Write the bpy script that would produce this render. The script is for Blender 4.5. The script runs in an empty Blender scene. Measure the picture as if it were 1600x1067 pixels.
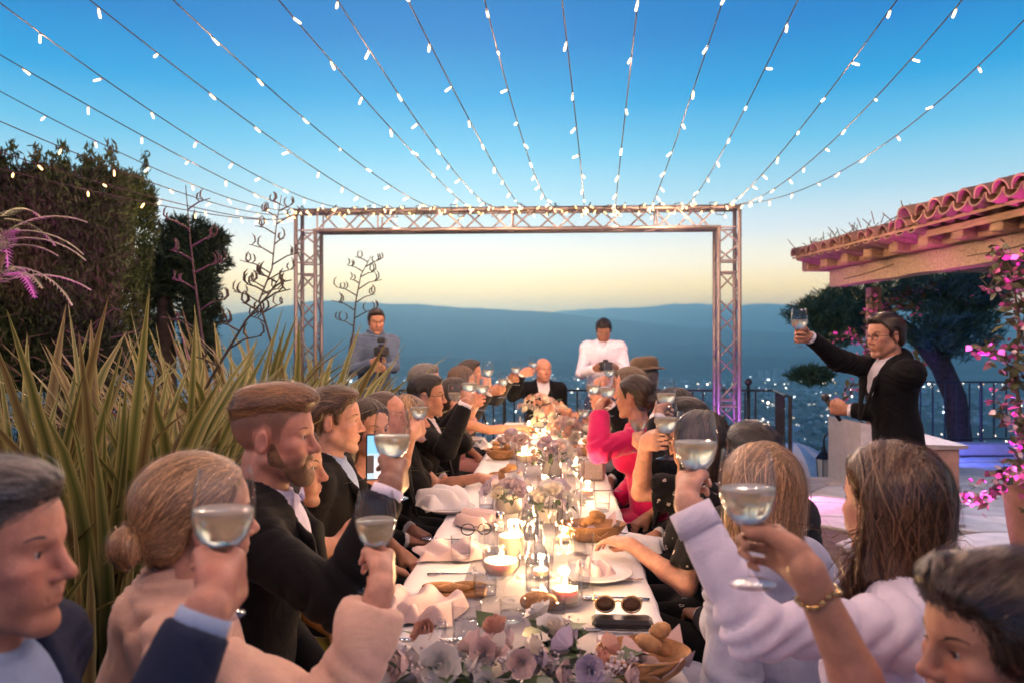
import bpy, bmesh, math, random
import numpy as np
from mathutils import Vector, Matrix
import openvdb
R_ = math.radians
random.seed(7); rng = np.random.default_rng(7)
scn = bpy.context.scene
col = scn.collection

# ------------------------------------------------------------------ camera
EYE = 1.5; F = 1200.0; HZ = 536.0
cam_d = bpy.data.cameras.new('camera'); cam = bpy.data.objects.new('camera', cam_d); col.objects.link(cam)
cam_d.sensor_width = 36; cam_d.lens = 27.0; cam_d.shift_y = 0.0016
cam_d.clip_start = 0.05; cam_d.clip_end = 60000
cam.location = (0, 0, EYE); cam.rotation_euler = (R_(90), 0, 0)
cam_d.dof.use_dof = True; cam_d.dof.focus_distance = 2.7; cam_d.dof.aperture_fstop = 3.5
scn.camera = cam

# ------------------------------------------------------------------ sky (dusk, glow over the valley at +Y) and afterglow
world = bpy.data.worlds.new('World'); scn.world = world; world.use_nodes = True
SKY = [(-1.0, (.055, .065, .09)), (-.02, (.50, .42, .36)), (0.0, (3.4, 1.75, .26)), (.045, (3.7, 1.95, .16)), (.068, (3.3, 1.98, .36)), (.10, (2.2, 1.72, 1.05)),
       (.14, (1.22, 1.22, 1.18)), (.185, (.56, .90, 1.04)), (.24, (.17, .64, .93)), (.30, (.0, .39, .80)), (.365, (.0, .225, .63)),
       (.45, (.0, .165, .52)), (.7, (.002, .09, .32)), (1.0, (.002, .05, .21))]
def build_world():
    nt = world.node_tree; N = nt.nodes; L = nt.links; N.clear()
    out = N.new('ShaderNodeOutputWorld')
    tc = N.new('ShaderNodeTexCoord'); sep = N.new('ShaderNodeSeparateXYZ'); L.new(tc.outputs['Generated'], sep.inputs[0])
    m = N.new('ShaderNodeMapRange'); m.inputs[1].default_value = -1; m.inputs[2].default_value = 1
    L.new(sep.outputs['Z'], m.inputs[0])
    def ramp(stops):
        r = N.new('ShaderNodeValToRGB'); e = r.color_ramp.elements
        while len(e) > 1: e.remove(e[-1])
        e[0].position = 0; e[0].color = (*stops[0][1], 1)
        for z, c in stops[1:]:
            q = e.new((z + 1) / 2); q.color = (*c, 1)
        L.new(m.outputs[0], r.inputs[0]); return r
    r1 = ramp(SKY)
    # away from the sunset the low sky turns to a muted mauve-blue
    r2 = ramp([(-1., (.055, .065, .09)), (0., (.20, .24, .36)), (.1, (.30, .32, .45)), (.25, (.16, .28, .50)), (.45, (.01, .12, .40)), (.7, (.004, .07, .27)), (1., (.004, .05, .2))])
    az = N.new('ShaderNodeMapRange'); az.interpolation_type = 'SMOOTHSTEP'; az.inputs[1].default_value = -.35; az.inputs[2].default_value = .75
    L.new(sep.outputs['Y'], az.inputs[0])
    mix = N.new('ShaderNodeMix'); mix.data_type = 'RGBA'
    L.new(az.outputs[0], mix.inputs['Factor']); L.new(r2.outputs[0], mix.inputs[6]); L.new(r1.outputs[0], mix.inputs[7])
    sky = N.new('ShaderNodeTexSky'); sky.sky_type = 'NISHITA'; sky.sun_disc = False
    sky.sun_elevation = R_(0.5); sky.sun_rotation = R_(-6); sky.altitude = 250
    b1 = N.new('ShaderNodeBackground'); b1.inputs[1].default_value = SKY_STRENGTH
    L.new(mix.outputs[2], b1.inputs[0])
    b2 = N.new('ShaderNodeBackground'); b2.inputs[1].default_value = 0.05 * .15; L.new(sky.outputs[0], b2.inputs[0])
    add = N.new('ShaderNodeAddShader'); L.new(b1.outputs[0], add.inputs[0]); L.new(b2.outputs[0], add.inputs[1])
    L.new(add.outputs[0], out.inputs[0])
SKY_STRENGTH = 0.70
build_world()
sd = bpy.data.lights.new('afterglow', 'SUN'); sd.energy = 0.35; sd.angle = R_(25); sd.color = (1, .72, .5)
sun = bpy.data.objects.new('afterglow', sd); col.objects.link(sun)
sun.rotation_euler = (R_(-82), 0, R_(6))      # from the glow behind the ridge, towards the table
vs = scn.view_settings; vs.view_transform = 'Standard'; vs.look = 'None'; vs.exposure = 0.62; vs.gamma = 1.0; vs.use_curve_mapping = False
cy = scn.cycles
cy.use_denoising = True; cy.max_bounces = 8; cy.diffuse_bounces = 3; cy.glossy_bounces = 3; cy.transmission_bounces = 6
cy.transparent_max_bounces = 24; cy.volume_bounces = 2; cy.caustics_reflective = False; cy.caustics_refractive = False
cy.sample_clamp_indirect = 4.0; cy.use_light_tree = True; cy.blur_glossy = 0.5
BULB = 2.6         # radiance of the fairy-light capsules
BULB_W = 11.0        # watts of the lamp in every fifth capsule

# ------------------------------------------------------------------ helpers
def W(px, py, Y): return Vector(((px - 800) / F * Y, Y, EYE - (py - HZ) / F * Y))
def link(o, parent=None):
    col.objects.link(o)
    if parent is not None: o.parent = parent
    return o
def tag(o, label=None, cat=None, group=None, kind=None):
    for k, v in (('label', label), ('category', cat), ('group', group), ('kind', kind)):
        if v: o[k] = v
    return o
def empty(name, loc=(0, 0, 0), rz=0, label=None, cat=None, group=None):
    o = bpy.data.objects.new(name, None); link(o); o.location = loc; o.rotation_euler = (0, 0, rz); o.empty_display_size = .1
    return tag(o, label, cat, group)
def mesh(name, V, Fc, mats=None, smooth=True, idx=None):
    me = bpy.data.meshes.new(name)
    if isinstance(V, np.ndarray) and isinstance(Fc, np.ndarray):
        n = len(Fc); k = Fc.shape[1]
        me.vertices.add(len(V)); me.vertices.foreach_set('co', np.ascontiguousarray(V, dtype=np.float32).ravel())
        me.loops.add(n * k); me.loops.foreach_set('vertex_index', np.ascontiguousarray(Fc, dtype=np.int32).ravel())
        me.polygons.add(n); me.polygons.foreach_set('loop_start', np.arange(0, n * k, k, dtype=np.int32))
        me.update(calc_edges=True)
    else:
        me.from_pydata([tuple(v) for v in V], [], [tuple(f) for f in Fc]); me.update()
    for m in (mats if isinstance(mats, (list, tuple)) else [mats] if mats else []): me.materials.append(m)
    if smooth: me.polygons.foreach_set('use_smooth', np.ones(len(me.polygons), dtype=bool))
    if idx is not None: me.polygons.foreach_set('material_index', np.asarray(idx, dtype=np.int32))
    return me
def obj(name, me, parent=None, loc=None, rot=None):
    o = bpy.data.objects.new(name, me); link(o, parent)
    if loc is not None: o.location = loc
    if rot is not None: o.rotation_euler = rot
    return o
class MB:
    """collects simple solids into one mesh"""
    def __init__(s): s.v = []; s.f = []; s.m = []
    def add(s, V, Fc, mi=0):
        b = len(s.v); s.v += [tuple(v) for v in V]; s.f += [tuple(i + b for i in f) for f in Fc]; s.m += [mi] * len(Fc); return s
    def box(s, c, size, M=None, bev=0.0, mi=0):
        x, y, z = (q / 2 for q in size); c = Vector(c)
        if bev <= 0:
            P = [Vector((a * x, b * y, d * z)) for d in (-1, 1) for b in (-1, 1) for a in (-1, 1)]
            Q = [(0, 2, 3, 1), (4, 5, 7, 6), (0, 1, 5, 4), (2, 6, 7, 3), (0, 4, 6, 2), (1, 3, 7, 5)]
        else:
            w = min(bev, x * .9, y * .9, z * .9); P = []; Q = []
            def ring(zz, i):
                return [Vector((a, b, zz)) for a, b in ((-x + i, -y), (x - i, -y), (x, -y + i), (x, y - i), (x - i, y), (-x + i, y), (-x, y - i), (-x, -y + i))]
            rr = [[Vector((p.x * (1 - w / x), p.y * (1 - w / y), -z)) for p in ring(-z, w)], ring(-z + w, w), ring(z - w, w), [Vector((p.x * (1 - w / x), p.y * (1 - w / y), z)) for p in ring(z, w)]]
            for r in rr: P += r
            for k in range(3):
                for i in range(8): j = (i + 1) % 8; Q.append((k * 8 + i, k * 8 + j, k * 8 + 8 + j, k * 8 + 8 + i))
            Q.append(tuple(range(7, -1, -1))); Q.append(tuple(range(24, 32)))
        P = [(M @ p if M else p) + c for p in P]
        return s.add(P, Q, mi)
    def tube(s, pts, r, n=8, cap=True, mi=0):
        pts = [Vector(p) for p in pts]; rs = r if isinstance(r, (list, tuple)) else [r] * len(pts)
        P = []; Q = []; up = None
        for i, p in enumerate(pts):
            d = (pts[min(i + 1, len(pts) - 1)] - pts[max(i - 1, 0)]).normalized()
            if up is None: up = d.orthogonal().normalized()
            up = (up - d * up.dot(d)); up = up.normalized() if up.length > 1e-6 else d.orthogonal().normalized()
            sd_ = d.cross(up)
            for k in range(n):
                a = 2 * math.pi * k / n; P.append(p + (up * math.cos(a) + sd_ * math.sin(a)) * rs[i])
        for i in range(len(pts) - 1):
            for k in range(n):
                j = (k + 1) % n; Q.append((i * n + k, i * n + j, i * n + n + j, i * n + n + k))
        if cap: Q.append(tuple(range(n - 1, -1, -1))); Q.append(tuple(range((len(pts) - 1) * n, len(pts) * n)))
        return s.add(P, Q, mi)
    def lathe(s, prof, n=24, c=(0, 0, 0), mi=0, M=None, sx=1, sy=1):
        P = []; Q = []; c = Vector(c)
        for r, z in prof:
            for k in range(n):
                a = 2 * math.pi * k / n; p = Vector((r * math.cos(a) * sx, r * math.sin(a) * sy, z)); P.append((M @ p if M else p) + c)
        for i in range(len(prof) - 1):
            for k in range(n):
                j = (k + 1) % n; Q.append((i * n + k, i * n + j, i * n + n + j, i * n + n + k))
        return s.add(P, Q, mi)
    def ico(s, c, r, sub=1, sc=(1, 1, 1), M=None, mi=0):
        bm = bmesh.new(); bmesh.ops.create_icosphere(bm, subdivisions=sub, radius=r)
        bm.verts.ensure_lookup_table(); c = Vector(c)
        P = [Vector((v.co.x * sc[0], v.co.y * sc[1], v.co.z * sc[2])) for v in bm.verts]
        P = [(M @ p if M else p) + c for p in P]
        Q = [tuple(v.index for v in f.verts) for f in bm.faces]; bm.free()
        return s.add(P, Q, mi)
    def mesh(s, name, mats=None, smooth=False): return mesh(name, s.v, s.f, mats, smooth, s.m if isinstance(mats, (list, tuple)) and len(mats) > 1 else None)
    def build(s, name, mats=None, parent=None, smooth=False, loc=None, rot=None): return obj(name, s.mesh(name, mats, smooth), parent, loc, rot)
def auto_smooth(me, ang=40):
    me.polygons.foreach_set('use_smooth', np.ones(len(me.polygons), dtype=bool))
    try: me.set_sharp_from_angle(angle=R_(ang))
    except Exception: pass
    return me

_LT = {}
def lattice(n, seed):
    if seed not in _LT: _LT[seed] = _lattice(n, seed)
    return _LT[seed]
def _lattice(n, seed):
    return np.random.default_rng(seed).random((n, n)).astype(np.float32)
def vnoise(x, y, seed=0):
    T = lattice(256, seed); xi = np.floor(x).astype(int); yi = np.floor(y).astype(int); fx = x - xi; fy = y - yi
    fx = fx * fx * (3 - 2 * fx); fy = fy * fy * (3 - 2 * fy)
    g = lambda a, b: T[a % 256, b % 256]
    return (g(xi, yi) * (1 - fx) + g(xi + 1, yi) * fx) * (1 - fy) + (g(xi, yi + 1) * (1 - fx) + g(xi + 1, yi + 1) * fx) * fy
def fbm(x, y, seed=0, o=4):
    s = 0; a = .5; t = 0
    for k in range(o): s = s + a * vnoise(x * 2 ** k, y * 2 ** k, seed + k); t += a; a *= .5
    return s / t
def rotframe(d, up=(0, 0, 1)):
    """matrix whose Z is d"""
    d = Vector(d).normalized(); u = Vector(up)
    x = u.cross(d)
    if x.length < 1e-4: x = Vector((1, 0, 0)).cross(d)
    x.normalize(); y = d.cross(x)
    return Matrix((x, y, d)).transposed()

# ------------------------------------------------------------------ materials
MATS = {}
def mat(name, base=(.5, .5, .5), rough=.6, var=.15, scale=8., bump=0., bscale=60., metal=0., spec=.5, sss=0., sheen=0., trans=0., emit=None, estr=0., alpha=1., dark=None, coat=0., stretch=None, attr=None, ior=None):
    if name in MATS: return MATS[name]
    m = bpy.data.materials.new(name); m.use_nodes = True; MATS[name] = m
    nt = m.node_tree; N = nt.nodes; L = nt.links; b = N['Principled BSDF']
    b.inputs['Base Color'].default_value = (*base, 1); b.inputs['Roughness'].default_value = rough; b.inputs['Metallic'].default_value = metal
    b.inputs['Specular IOR Level'].default_value = spec
    if ior: b.inputs['IOR'].default_value = ior
    if sss: b.inputs['Subsurface Weight'].default_value = sss; b.inputs['Subsurface Radius'].default_value = (1, .35, .2); b.inputs['Subsurface Scale'].default_value = .012
    if sheen: b.inputs['Sheen Weight'].default_value = sheen; b.inputs['Sheen Roughness'].default_value = .4
    if trans: b.inputs['Transmission Weight'].default_value = trans
    if coat: b.inputs['Coat Weight'].default_value = coat
    if emit: b.inputs['Emission Color'].default_value = (*emit, 1); b.inputs['Emission Strength'].default_value = estr
    if alpha < 1: b.inputs['Alpha'].default_value = alpha
    if var or bump:
        tc = N.new('ShaderNodeTexCoord'); mp = N.new('ShaderNodeMapping'); L.new(tc.outputs['Object'], mp.inputs[0])
        if stretch: mp.inputs['Scale'].default_value = stretch
    if var:
        oi = N.new('ShaderNodeObjectInfo'); ad = N.new('ShaderNodeVectorMath'); ad.operation = 'ADD'
        L.new(mp.outputs[0], ad.inputs[0])
        vm = N.new('ShaderNodeVectorMath'); vm.operation = 'SCALE'; vm.inputs[0].default_value = (7, 3, 5); L.new(oi.outputs['Random'], vm.inputs['Scale'])
        L.new(vm.outputs[0], ad.inputs[1])
        nz = N.new('ShaderNodeTexNoise'); nz.inputs['Scale'].default_value = scale; nz.inputs['Detail'].default_value = 5; nz.inputs['Roughness'].default_value = .6; L.new(ad.outputs[0], nz.inputs['Vector'])
        rp = N.new('ShaderNodeValToRGB'); e = rp.color_ramp.elements
        lo = dark if dark else tuple(c * (1 - var) for c in base); hi = tuple(min(1, c * (1 + var)) for c in base)
        e[0].position = .3; e[0].color = (*lo, 1); e[1].position = .7; e[1].color = (*hi, 1); L.new(nz.outputs['Fac'], rp.inputs[0])
        L.new(rp.outputs[0], b.inputs['Base Color'])
    if attr:
        src = b.inputs['Base Color'].links[0].from_socket if b.inputs['Base Color'].links else None
        for an, ac, af in attr:
            at = N.new('ShaderNodeAttribute'); at.attribute_name = an
            mx = N.new('ShaderNodeMix'); mx.data_type = 'RGBA'
            mm = N.new('ShaderNodeMath'); mm.operation = 'MULTIPLY'; mm.inputs[1].default_value = af; L.new(at.outputs['Fac'], mm.inputs[0]); L.new(mm.outputs[0], mx.inputs['Factor'])
            if src: L.new(src, mx.inputs[6])
            else: mx.inputs[6].default_value = (*base, 1)
            mx.inputs[7].default_value = (*ac, 1); src = mx.outputs[2]
        L.new(src, b.inputs['Base Color'])
    if bump:
        n2 = N.new('ShaderNodeTexNoise'); n2.inputs['Scale'].default_value = bscale; n2.inputs['Detail'].default_value = 4; L.new(mp.outputs[0], n2.inputs['Vector'])
        bp = N.new('ShaderNodeBump'); bp.inputs['Strength'].default_value = bump; bp.inputs['Distance'].default_value = .01
        L.new(n2.outputs['Fac'], bp.inputs['Height']); L.new(bp.outputs[0], b.inputs['Normal'])
    return m
def vcol_mat(name, attr='tint', rough=.6, spec=.3, trans_amt=0., sheen=0., scale=0, ani=0., trc=None):
    """colour from a per-vertex attribute that holds the thing's own colour (leaf margins, hair strands)"""
    if name in MATS: return MATS[name]
    m = bpy.data.materials.new(name); m.use_nodes = True; MATS[name] = m
    N = m.node_tree.nodes; L = m.node_tree.links; b = N['Principled BSDF']
    at = N.new('ShaderNodeAttribute'); at.attribute_name = attr; L.new(at.outputs['Color'], b.inputs['Base Color'])
    b.inputs['Roughness'].default_value = rough; b.inputs['Specular IOR Level'].default_value = spec
    if ani: b.inputs['Anisotropic'].default_value = ani
    if trans_amt:
        t = N.new('ShaderNodeBsdfTranslucent'); L.new(at.outputs['Color'], t.inputs[0]); mx = N.new('ShaderNodeMixShader'); mx.inputs[0].default_value = trans_amt
        L.new(b.outputs[0], mx.inputs[1]); L.new(t.outputs[0], mx.inputs[2]); L.new(mx.outputs[0], N['Material Output'].inputs[0])
    return m
def set_tint(me, C, name='tint'):
    a = me.attributes.new(name, 'FLOAT_COLOR', 'POINT'); C = np.asarray(C, dtype=np.float32)
    if C.shape[1] == 3: C = np.concatenate([C, np.ones((len(C), 1), np.float32)], 1)
    a.data.foreach_set('color', np.ascontiguousarray(C).ravel())
def set_float(me, name, v):
    a = me.attributes.new(name, 'FLOAT', 'POINT'); a.data.foreach_set('value', np.ascontiguousarray(v, dtype=np.float32))
def emat(name, c, s):
    if name in MATS: return MATS[name]
    m = bpy.data.materials.new(name); m.use_nodes = True; MATS[name] = m; N = m.node_tree.nodes
    e = N.new('ShaderNodeEmission'); e.inputs[0].default_value = (*c, 1); e.inputs[1].default_value = s
    N.remove(N['Principled BSDF']); m.node_tree.links.new(e.outputs[0], N['Material Output'].inputs[0]); return m
def glass_mat(name='clear_glass', tint=(.992, .995, .995), rim=1.0):
    """thin clear glass: see-through, with edge and lamp reflections"""
    if name in MATS: return MATS[name]
    m = bpy.data.materials.new(name); m.use_nodes = True; MATS[name] = m; N = m.node_tree.nodes; L = m.node_tree.links
    N.remove(N['Principled BSDF'])
    t = N.new('ShaderNodeBsdfTransparent'); g = N.new('ShaderNodeBsdfGlossy'); g.inputs['Roughness'].default_value = .03
    t.inputs[0].default_value = (*tint, 1)
    fr = N.new('ShaderNodeLayerWeight'); fr.inputs[0].default_value = .5
    pw = N.new('ShaderNodeMath'); pw.operation = 'POWER'; pw.inputs[1].default_value = 3.7; L.new(fr.outputs['Facing'], pw.inputs[0])
    mm = N.new('ShaderNodeMath'); mm.operation = 'MULTIPLY_ADD'; mm.inputs[1].default_value = .66 * rim; mm.inputs[2].default_value = .045; mm.use_clamp = True; L.new(pw.outputs[0], mm.inputs[0])
    mx = N.new('ShaderNodeMixShader'); L.new(mm.outputs[0], mx.inputs[0]); L.new(t.outputs[0], mx.inputs[1]); L.new(g.outputs[0], mx.inputs[2])
    L.new(mx.outputs[0], N['Material Output'].inputs[0]); return m
# ================================================================== far country
def valley_height(x, y):
    d = np.sqrt(x * x + y * y)
    floor = -255 + 26 * (fbm(x / 700 + 40, y / 700 + 40, 3) - .5) + 14 * (fbm(x / 180, y / 180, 9) - .5)
    t = np.clip((d - 11) / 560, 0, 1); s = t ** .82
    z = -1.6 + (floor + 1.6) * np.minimum(1, s * 1.05)
    up = np.clip((y - 8000) / 9000, 0, 1)
    return z + 60 * up
def build_terrain():
    A = np.radians(np.linspace(-58, 58, 240)); D = 9.3 * (17600 / 9.3) ** (np.linspace(0, 1, 210))
    a, d = np.meshgrid(A, D); x = d * np.sin(a); y = d * np.cos(a); z = valley_height(x, y)
    z[:4] = np.minimum(z[:4], -1.6)
    V = np.stack([x, y, z], -1).reshape(-1, 3); n, m_ = x.shape
    i = (np.arange(n - 1)[:, None] * m_ + np.arange(m_ - 1)[None]).ravel()
    Fc = np.stack([i, i + 1, i + m_ + 1, i + m_], -1)
    gm = mat('valley_ground', (.075, .085, .055), .9, .6, .004, dark=(.018, .03, .018))
    o = obj('valley', mesh('valley', V, Fc[:, ::-1], gm)); tag(o, kind='structure')
    # ridges: each a long hill with a real cross-section
    def ridge(name, crest, dist, depth, base_z, colr, seed, amp=1.0):
        px = np.linspace(-500, 2100, 420); cy_ = np.interp(px, [c[0] for c in crest], [c[1] for c in crest])
        cy_ = cy_ + (fbm(px / 34, px * 0 + seed, seed, 4) - .5) * 9 * amp
        X = (px - 800) / F * dist; H = EYE - (cy_ - HZ) / F * dist
        s = np.linspace(-1, 1, 34); V = []
        for k in s:
            w = np.exp(-(k * 1.7) ** 2) if k < 0 else 1 - .25 * k * k
            ruff = (fbm(px / 26 + 7, np.full_like(px, k * 7), seed + 5, 4) - .5) * 150 * (1 - w) * min(1, 3 * (1 - abs(k)))
            V.append(np.stack([X * (dist + k * depth) / dist, np.full_like(px, dist + k * depth), base_z + (H - base_z) * w + ruff], -1))
        V = np.array(V); n, m_ = V.shape[:2]; V = V.reshape(-1, 3)
        i = (np.arange(n - 1)[:, None] * m_ + np.arange(m_ - 1)[None]).ravel()
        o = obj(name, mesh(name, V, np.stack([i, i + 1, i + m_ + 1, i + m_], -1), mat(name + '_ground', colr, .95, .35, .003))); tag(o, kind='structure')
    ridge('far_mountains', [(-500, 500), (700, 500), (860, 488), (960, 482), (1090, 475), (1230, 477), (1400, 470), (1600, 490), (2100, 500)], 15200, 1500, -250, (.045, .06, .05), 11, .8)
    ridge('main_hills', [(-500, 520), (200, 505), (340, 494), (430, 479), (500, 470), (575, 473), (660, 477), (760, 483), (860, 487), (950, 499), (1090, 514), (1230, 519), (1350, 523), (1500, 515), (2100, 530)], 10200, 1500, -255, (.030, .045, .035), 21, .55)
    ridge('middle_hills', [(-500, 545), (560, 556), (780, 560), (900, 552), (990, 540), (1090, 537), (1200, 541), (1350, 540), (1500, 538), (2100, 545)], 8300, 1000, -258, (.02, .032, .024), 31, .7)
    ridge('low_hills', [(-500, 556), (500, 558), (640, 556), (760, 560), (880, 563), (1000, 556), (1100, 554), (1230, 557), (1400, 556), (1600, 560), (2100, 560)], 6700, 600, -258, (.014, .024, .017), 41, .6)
build_terrain()

def build_town():
    g = np.random.default_rng(5)
    wall = [mat('town_wall_%s' % n, c, .8, .08) for n, c in (('cream', (.64, .59, .50)), ('white', (.76, .75, .72)), ('ochre', (.45, .34, .24)))]
    roof = mat('town_roof', (.32, .15, .09), .8, .2); pane = mat('town_pane', (.03, .035, .04), .15, 0)
    protos = []
    for k in range(6):
        w, d_, h = (11, 9, 6.5) if k < 3 else ((16, 11, 9) if k < 5 else (20, 14, 17))
        b = MB(); b.box((0, 0, h / 2 - 2), (w, d_, h + 4), mi=0)
        if k < 5:
            b.add([(-w / 2 - .5, -d_ / 2 - .5, h), (w / 2 + .5, -d_ / 2 - .5, h), (w / 2 + .5, d_ / 2 + .5, h), (-w / 2 - .5, d_ / 2 + .5, h), (-w / 2 + 1.5, 0, h + 2.6), (w / 2 - 1.5, 0, h + 2.6)],
                  [(0, 1, 5, 4), (1, 2, 5), (2, 3, 4, 5), (3, 0, 4), (3, 2, 1, 0)], 1)
        for fl in range(int(h // 3)):
            for q in range(3): b.box(((q - 1) * w * .3, -d_ / 2 - .02, 1.6 + fl * 3), (1.5, .12, 1.5), mi=2)
        protos.append(b.mesh('house', [wall[k % 3], roof, pane]))
    # scatter, nearer first
    pts = []
    while len(pts) < 5200:
        dist = 950 * (6.2) ** g.random(); a = R_(g.uniform(-26, 38)); x, y = dist * math.sin(a), dist * math.cos(a)
        if fbm(np.array([x / 420.]), np.array([y / 420. + 3]), 77, 3)[0] > .47 - .06 * (dist > 2500): pts.append((dist, x, y))
    pts.sort()
    P = np.array(pts); Z = valley_height(P[:, 1], P[:, 2])
    for i in range(260):
        o = obj('house', protos[g.integers(0, 6)], None, (P[i, 1], P[i, 2], Z[i]), (0, 0, g.uniform(-.6, .6)))
        tag(o, 'tile roofed house far below among the hazy lights of the valley', 'house', 'houses of the valley town')
    V = []; Fc = []; mi = []
    base = np.array([(a, b, c) for c in (0, 1) for b in (-.5, .5) for a in (-.5, .5)])
    fq = np.array([(4, 5, 7, 6), (0, 1, 5, 4), (2, 6, 7, 3), (0, 4, 6, 2), (1, 3, 7, 5)])
    for i in range(260, len(P)):
        s = np.array([g.uniform(9, 22), g.uniform(8, 14), g.uniform(5, 10) * (2.6 if g.random() < .06 else 1)]); an = g.uniform(-.7, .7)
        v = base * s; c, sn = math.cos(an), math.sin(an)
        v = np.stack([v[:, 0] * c - v[:, 1] * sn + P[i, 1], v[:, 0] * sn + v[:, 1] * c + P[i, 2], v[:, 2] + Z[i] - 1], -1)
        V.append(v); Fc.append(fq + 8 * len(Fc)); k = g.integers(0, 3); mi += [3, k, k, k, k]
    o = obj('town_houses', mesh('town_houses', np.concatenate(V), np.concatenate(Fc), wall + [roof], False, mi)); tag(o, 'mass of small houses across the valley floor', 'town', kind='stuff')
    # tall apartment blocks seen behind the end of the railing
    for i, (px, Y, w, h) in enumerate(((1200, 5200, 26, 70), (1212, 5100, 24, 82), (1222, 5300, 24, 76), (1190, 5500, 30, 52))):
        b = MB(); b.box((0, 0, h / 2 - 5), (w, 18, h + 10)); b.box((w * .2, 0, h + 2), (6, 6, 4))
        for fl in range(int(h // 5)): b.box((0, -9.1, 3 + fl * 5), (w * .86, .4, 1.8), mi=1)
        x = (px - 800) / F * Y
        o = b.build('apartment_block', [wall[1], pane], None, False, (x, Y, float(valley_height(np.array([x]), np.array([float(Y)]))[0])))
        tag(o, ('pale apartment tower leftmost but one of the far cluster', 'tallest pale apartment tower of the far cluster', 'rightmost pale apartment tower of the far cluster', 'lowest and widest apartment block of the far cluster')[i], 'building', 'apartment towers in the valley')
    # town lights
    lm = [emat('town_lamp_white', (1, .86, .68), 11), emat('town_lamp_cool', (.8, .92, 1), 9), emat('town_lamp_amber', (1, .6, .25), 10)]
    b = bmesh.new(); bmesh.ops.create_icosphere(b, subdivisions=1, radius=1); iv = np.array([v.co[:] for v in b.verts]); it = np.array([[v.index for v in f.verts] for f in b.faces]); b.free()
    V = []; Fc = []; mi = []; k = 0
    for _ in range(560):
        dist = 900 * (6.6) ** (g.random() ** .7); a = R_(g.uniform(-13, 37) if g.random() < .9 else g.uniform(-24, -13)); x, y = dist * math.sin(a), dist * math.cos(a)
        z = float(valley_height(np.array([x]), np.array([y]))[0]) + g.uniform(6, 16)
        r = dist / F * (.40 + 1.05 * g.random() ** 4)
        V.append(iv * r + [x, y, z]); Fc.append(it + len(iv) * k); mi += [int(g.choice(3, p=[.62, .28, .10]))] * len(it); k += 1
    o = obj('town_lights', mesh('town_lights', np.concatenate(V), np.concatenate(Fc), lm, True, mi)); tag(o, 'scattered lamps of the town in the valley', 'lights', kind='stuff')
    # woods
    V = []; Fc = []; k = 0
    for _ in range(5200):
        dist = 300 * 24 ** g.random(); a = R_(g.uniform(-40, 42)); x, y = dist * math.sin(a), dist * math.cos(a)
        if fbm(np.array([x / 300.]), np.array([y / 300. + 9]), 55, 3)[0] < .5: continue
        z = float(valley_height(np.array([x]), np.array([y]))[0]); r = g.uniform(4, 9) * (1 + dist / 6000)
        V.append(iv * [r * g.uniform(.8, 1.6), r, r * .8] * (1 + .3 * (g.random((12 if len(iv) == 12 else len(iv), 1)) - .5)) + [x, y, z + r * .3]); Fc.append(it + len(iv) * k); k += 1
    o = obj('valley_woods', mesh('valley_woods', np.concatenate(V), np.concatenate(Fc), mat('wood_leaves', (.022, .036, .02), .9, .4, .02), True)); tag(o, 'dark groves across the valley', 'woods', kind='stuff')
build_town()
HAZE = 1.75 / 13000
def build_haze():
    b = MB(); b.box((0, 8400, 280), (46000, 20000, 1090))
    m = bpy.data.materials.new('haze'); m.use_nodes = True; N = m.node_tree.nodes; N.remove(N['Principled BSDF'])
    v = N.new('ShaderNodeVolumePrincipled'); v.inputs['Color'].default_value = (.46, .82, 1, 1); v.inputs['Density'].default_value = HAZE; v.inputs['Anisotropy'].default_value = .78
    m.node_tree.links.new(v.outputs[0], N['Material Output'].inputs['Volume'])
    o = b.build('haze', m); tag(o, kind='stuff'); o['label'] = 'thin blue evening haze over the valley'
build_haze()
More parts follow.
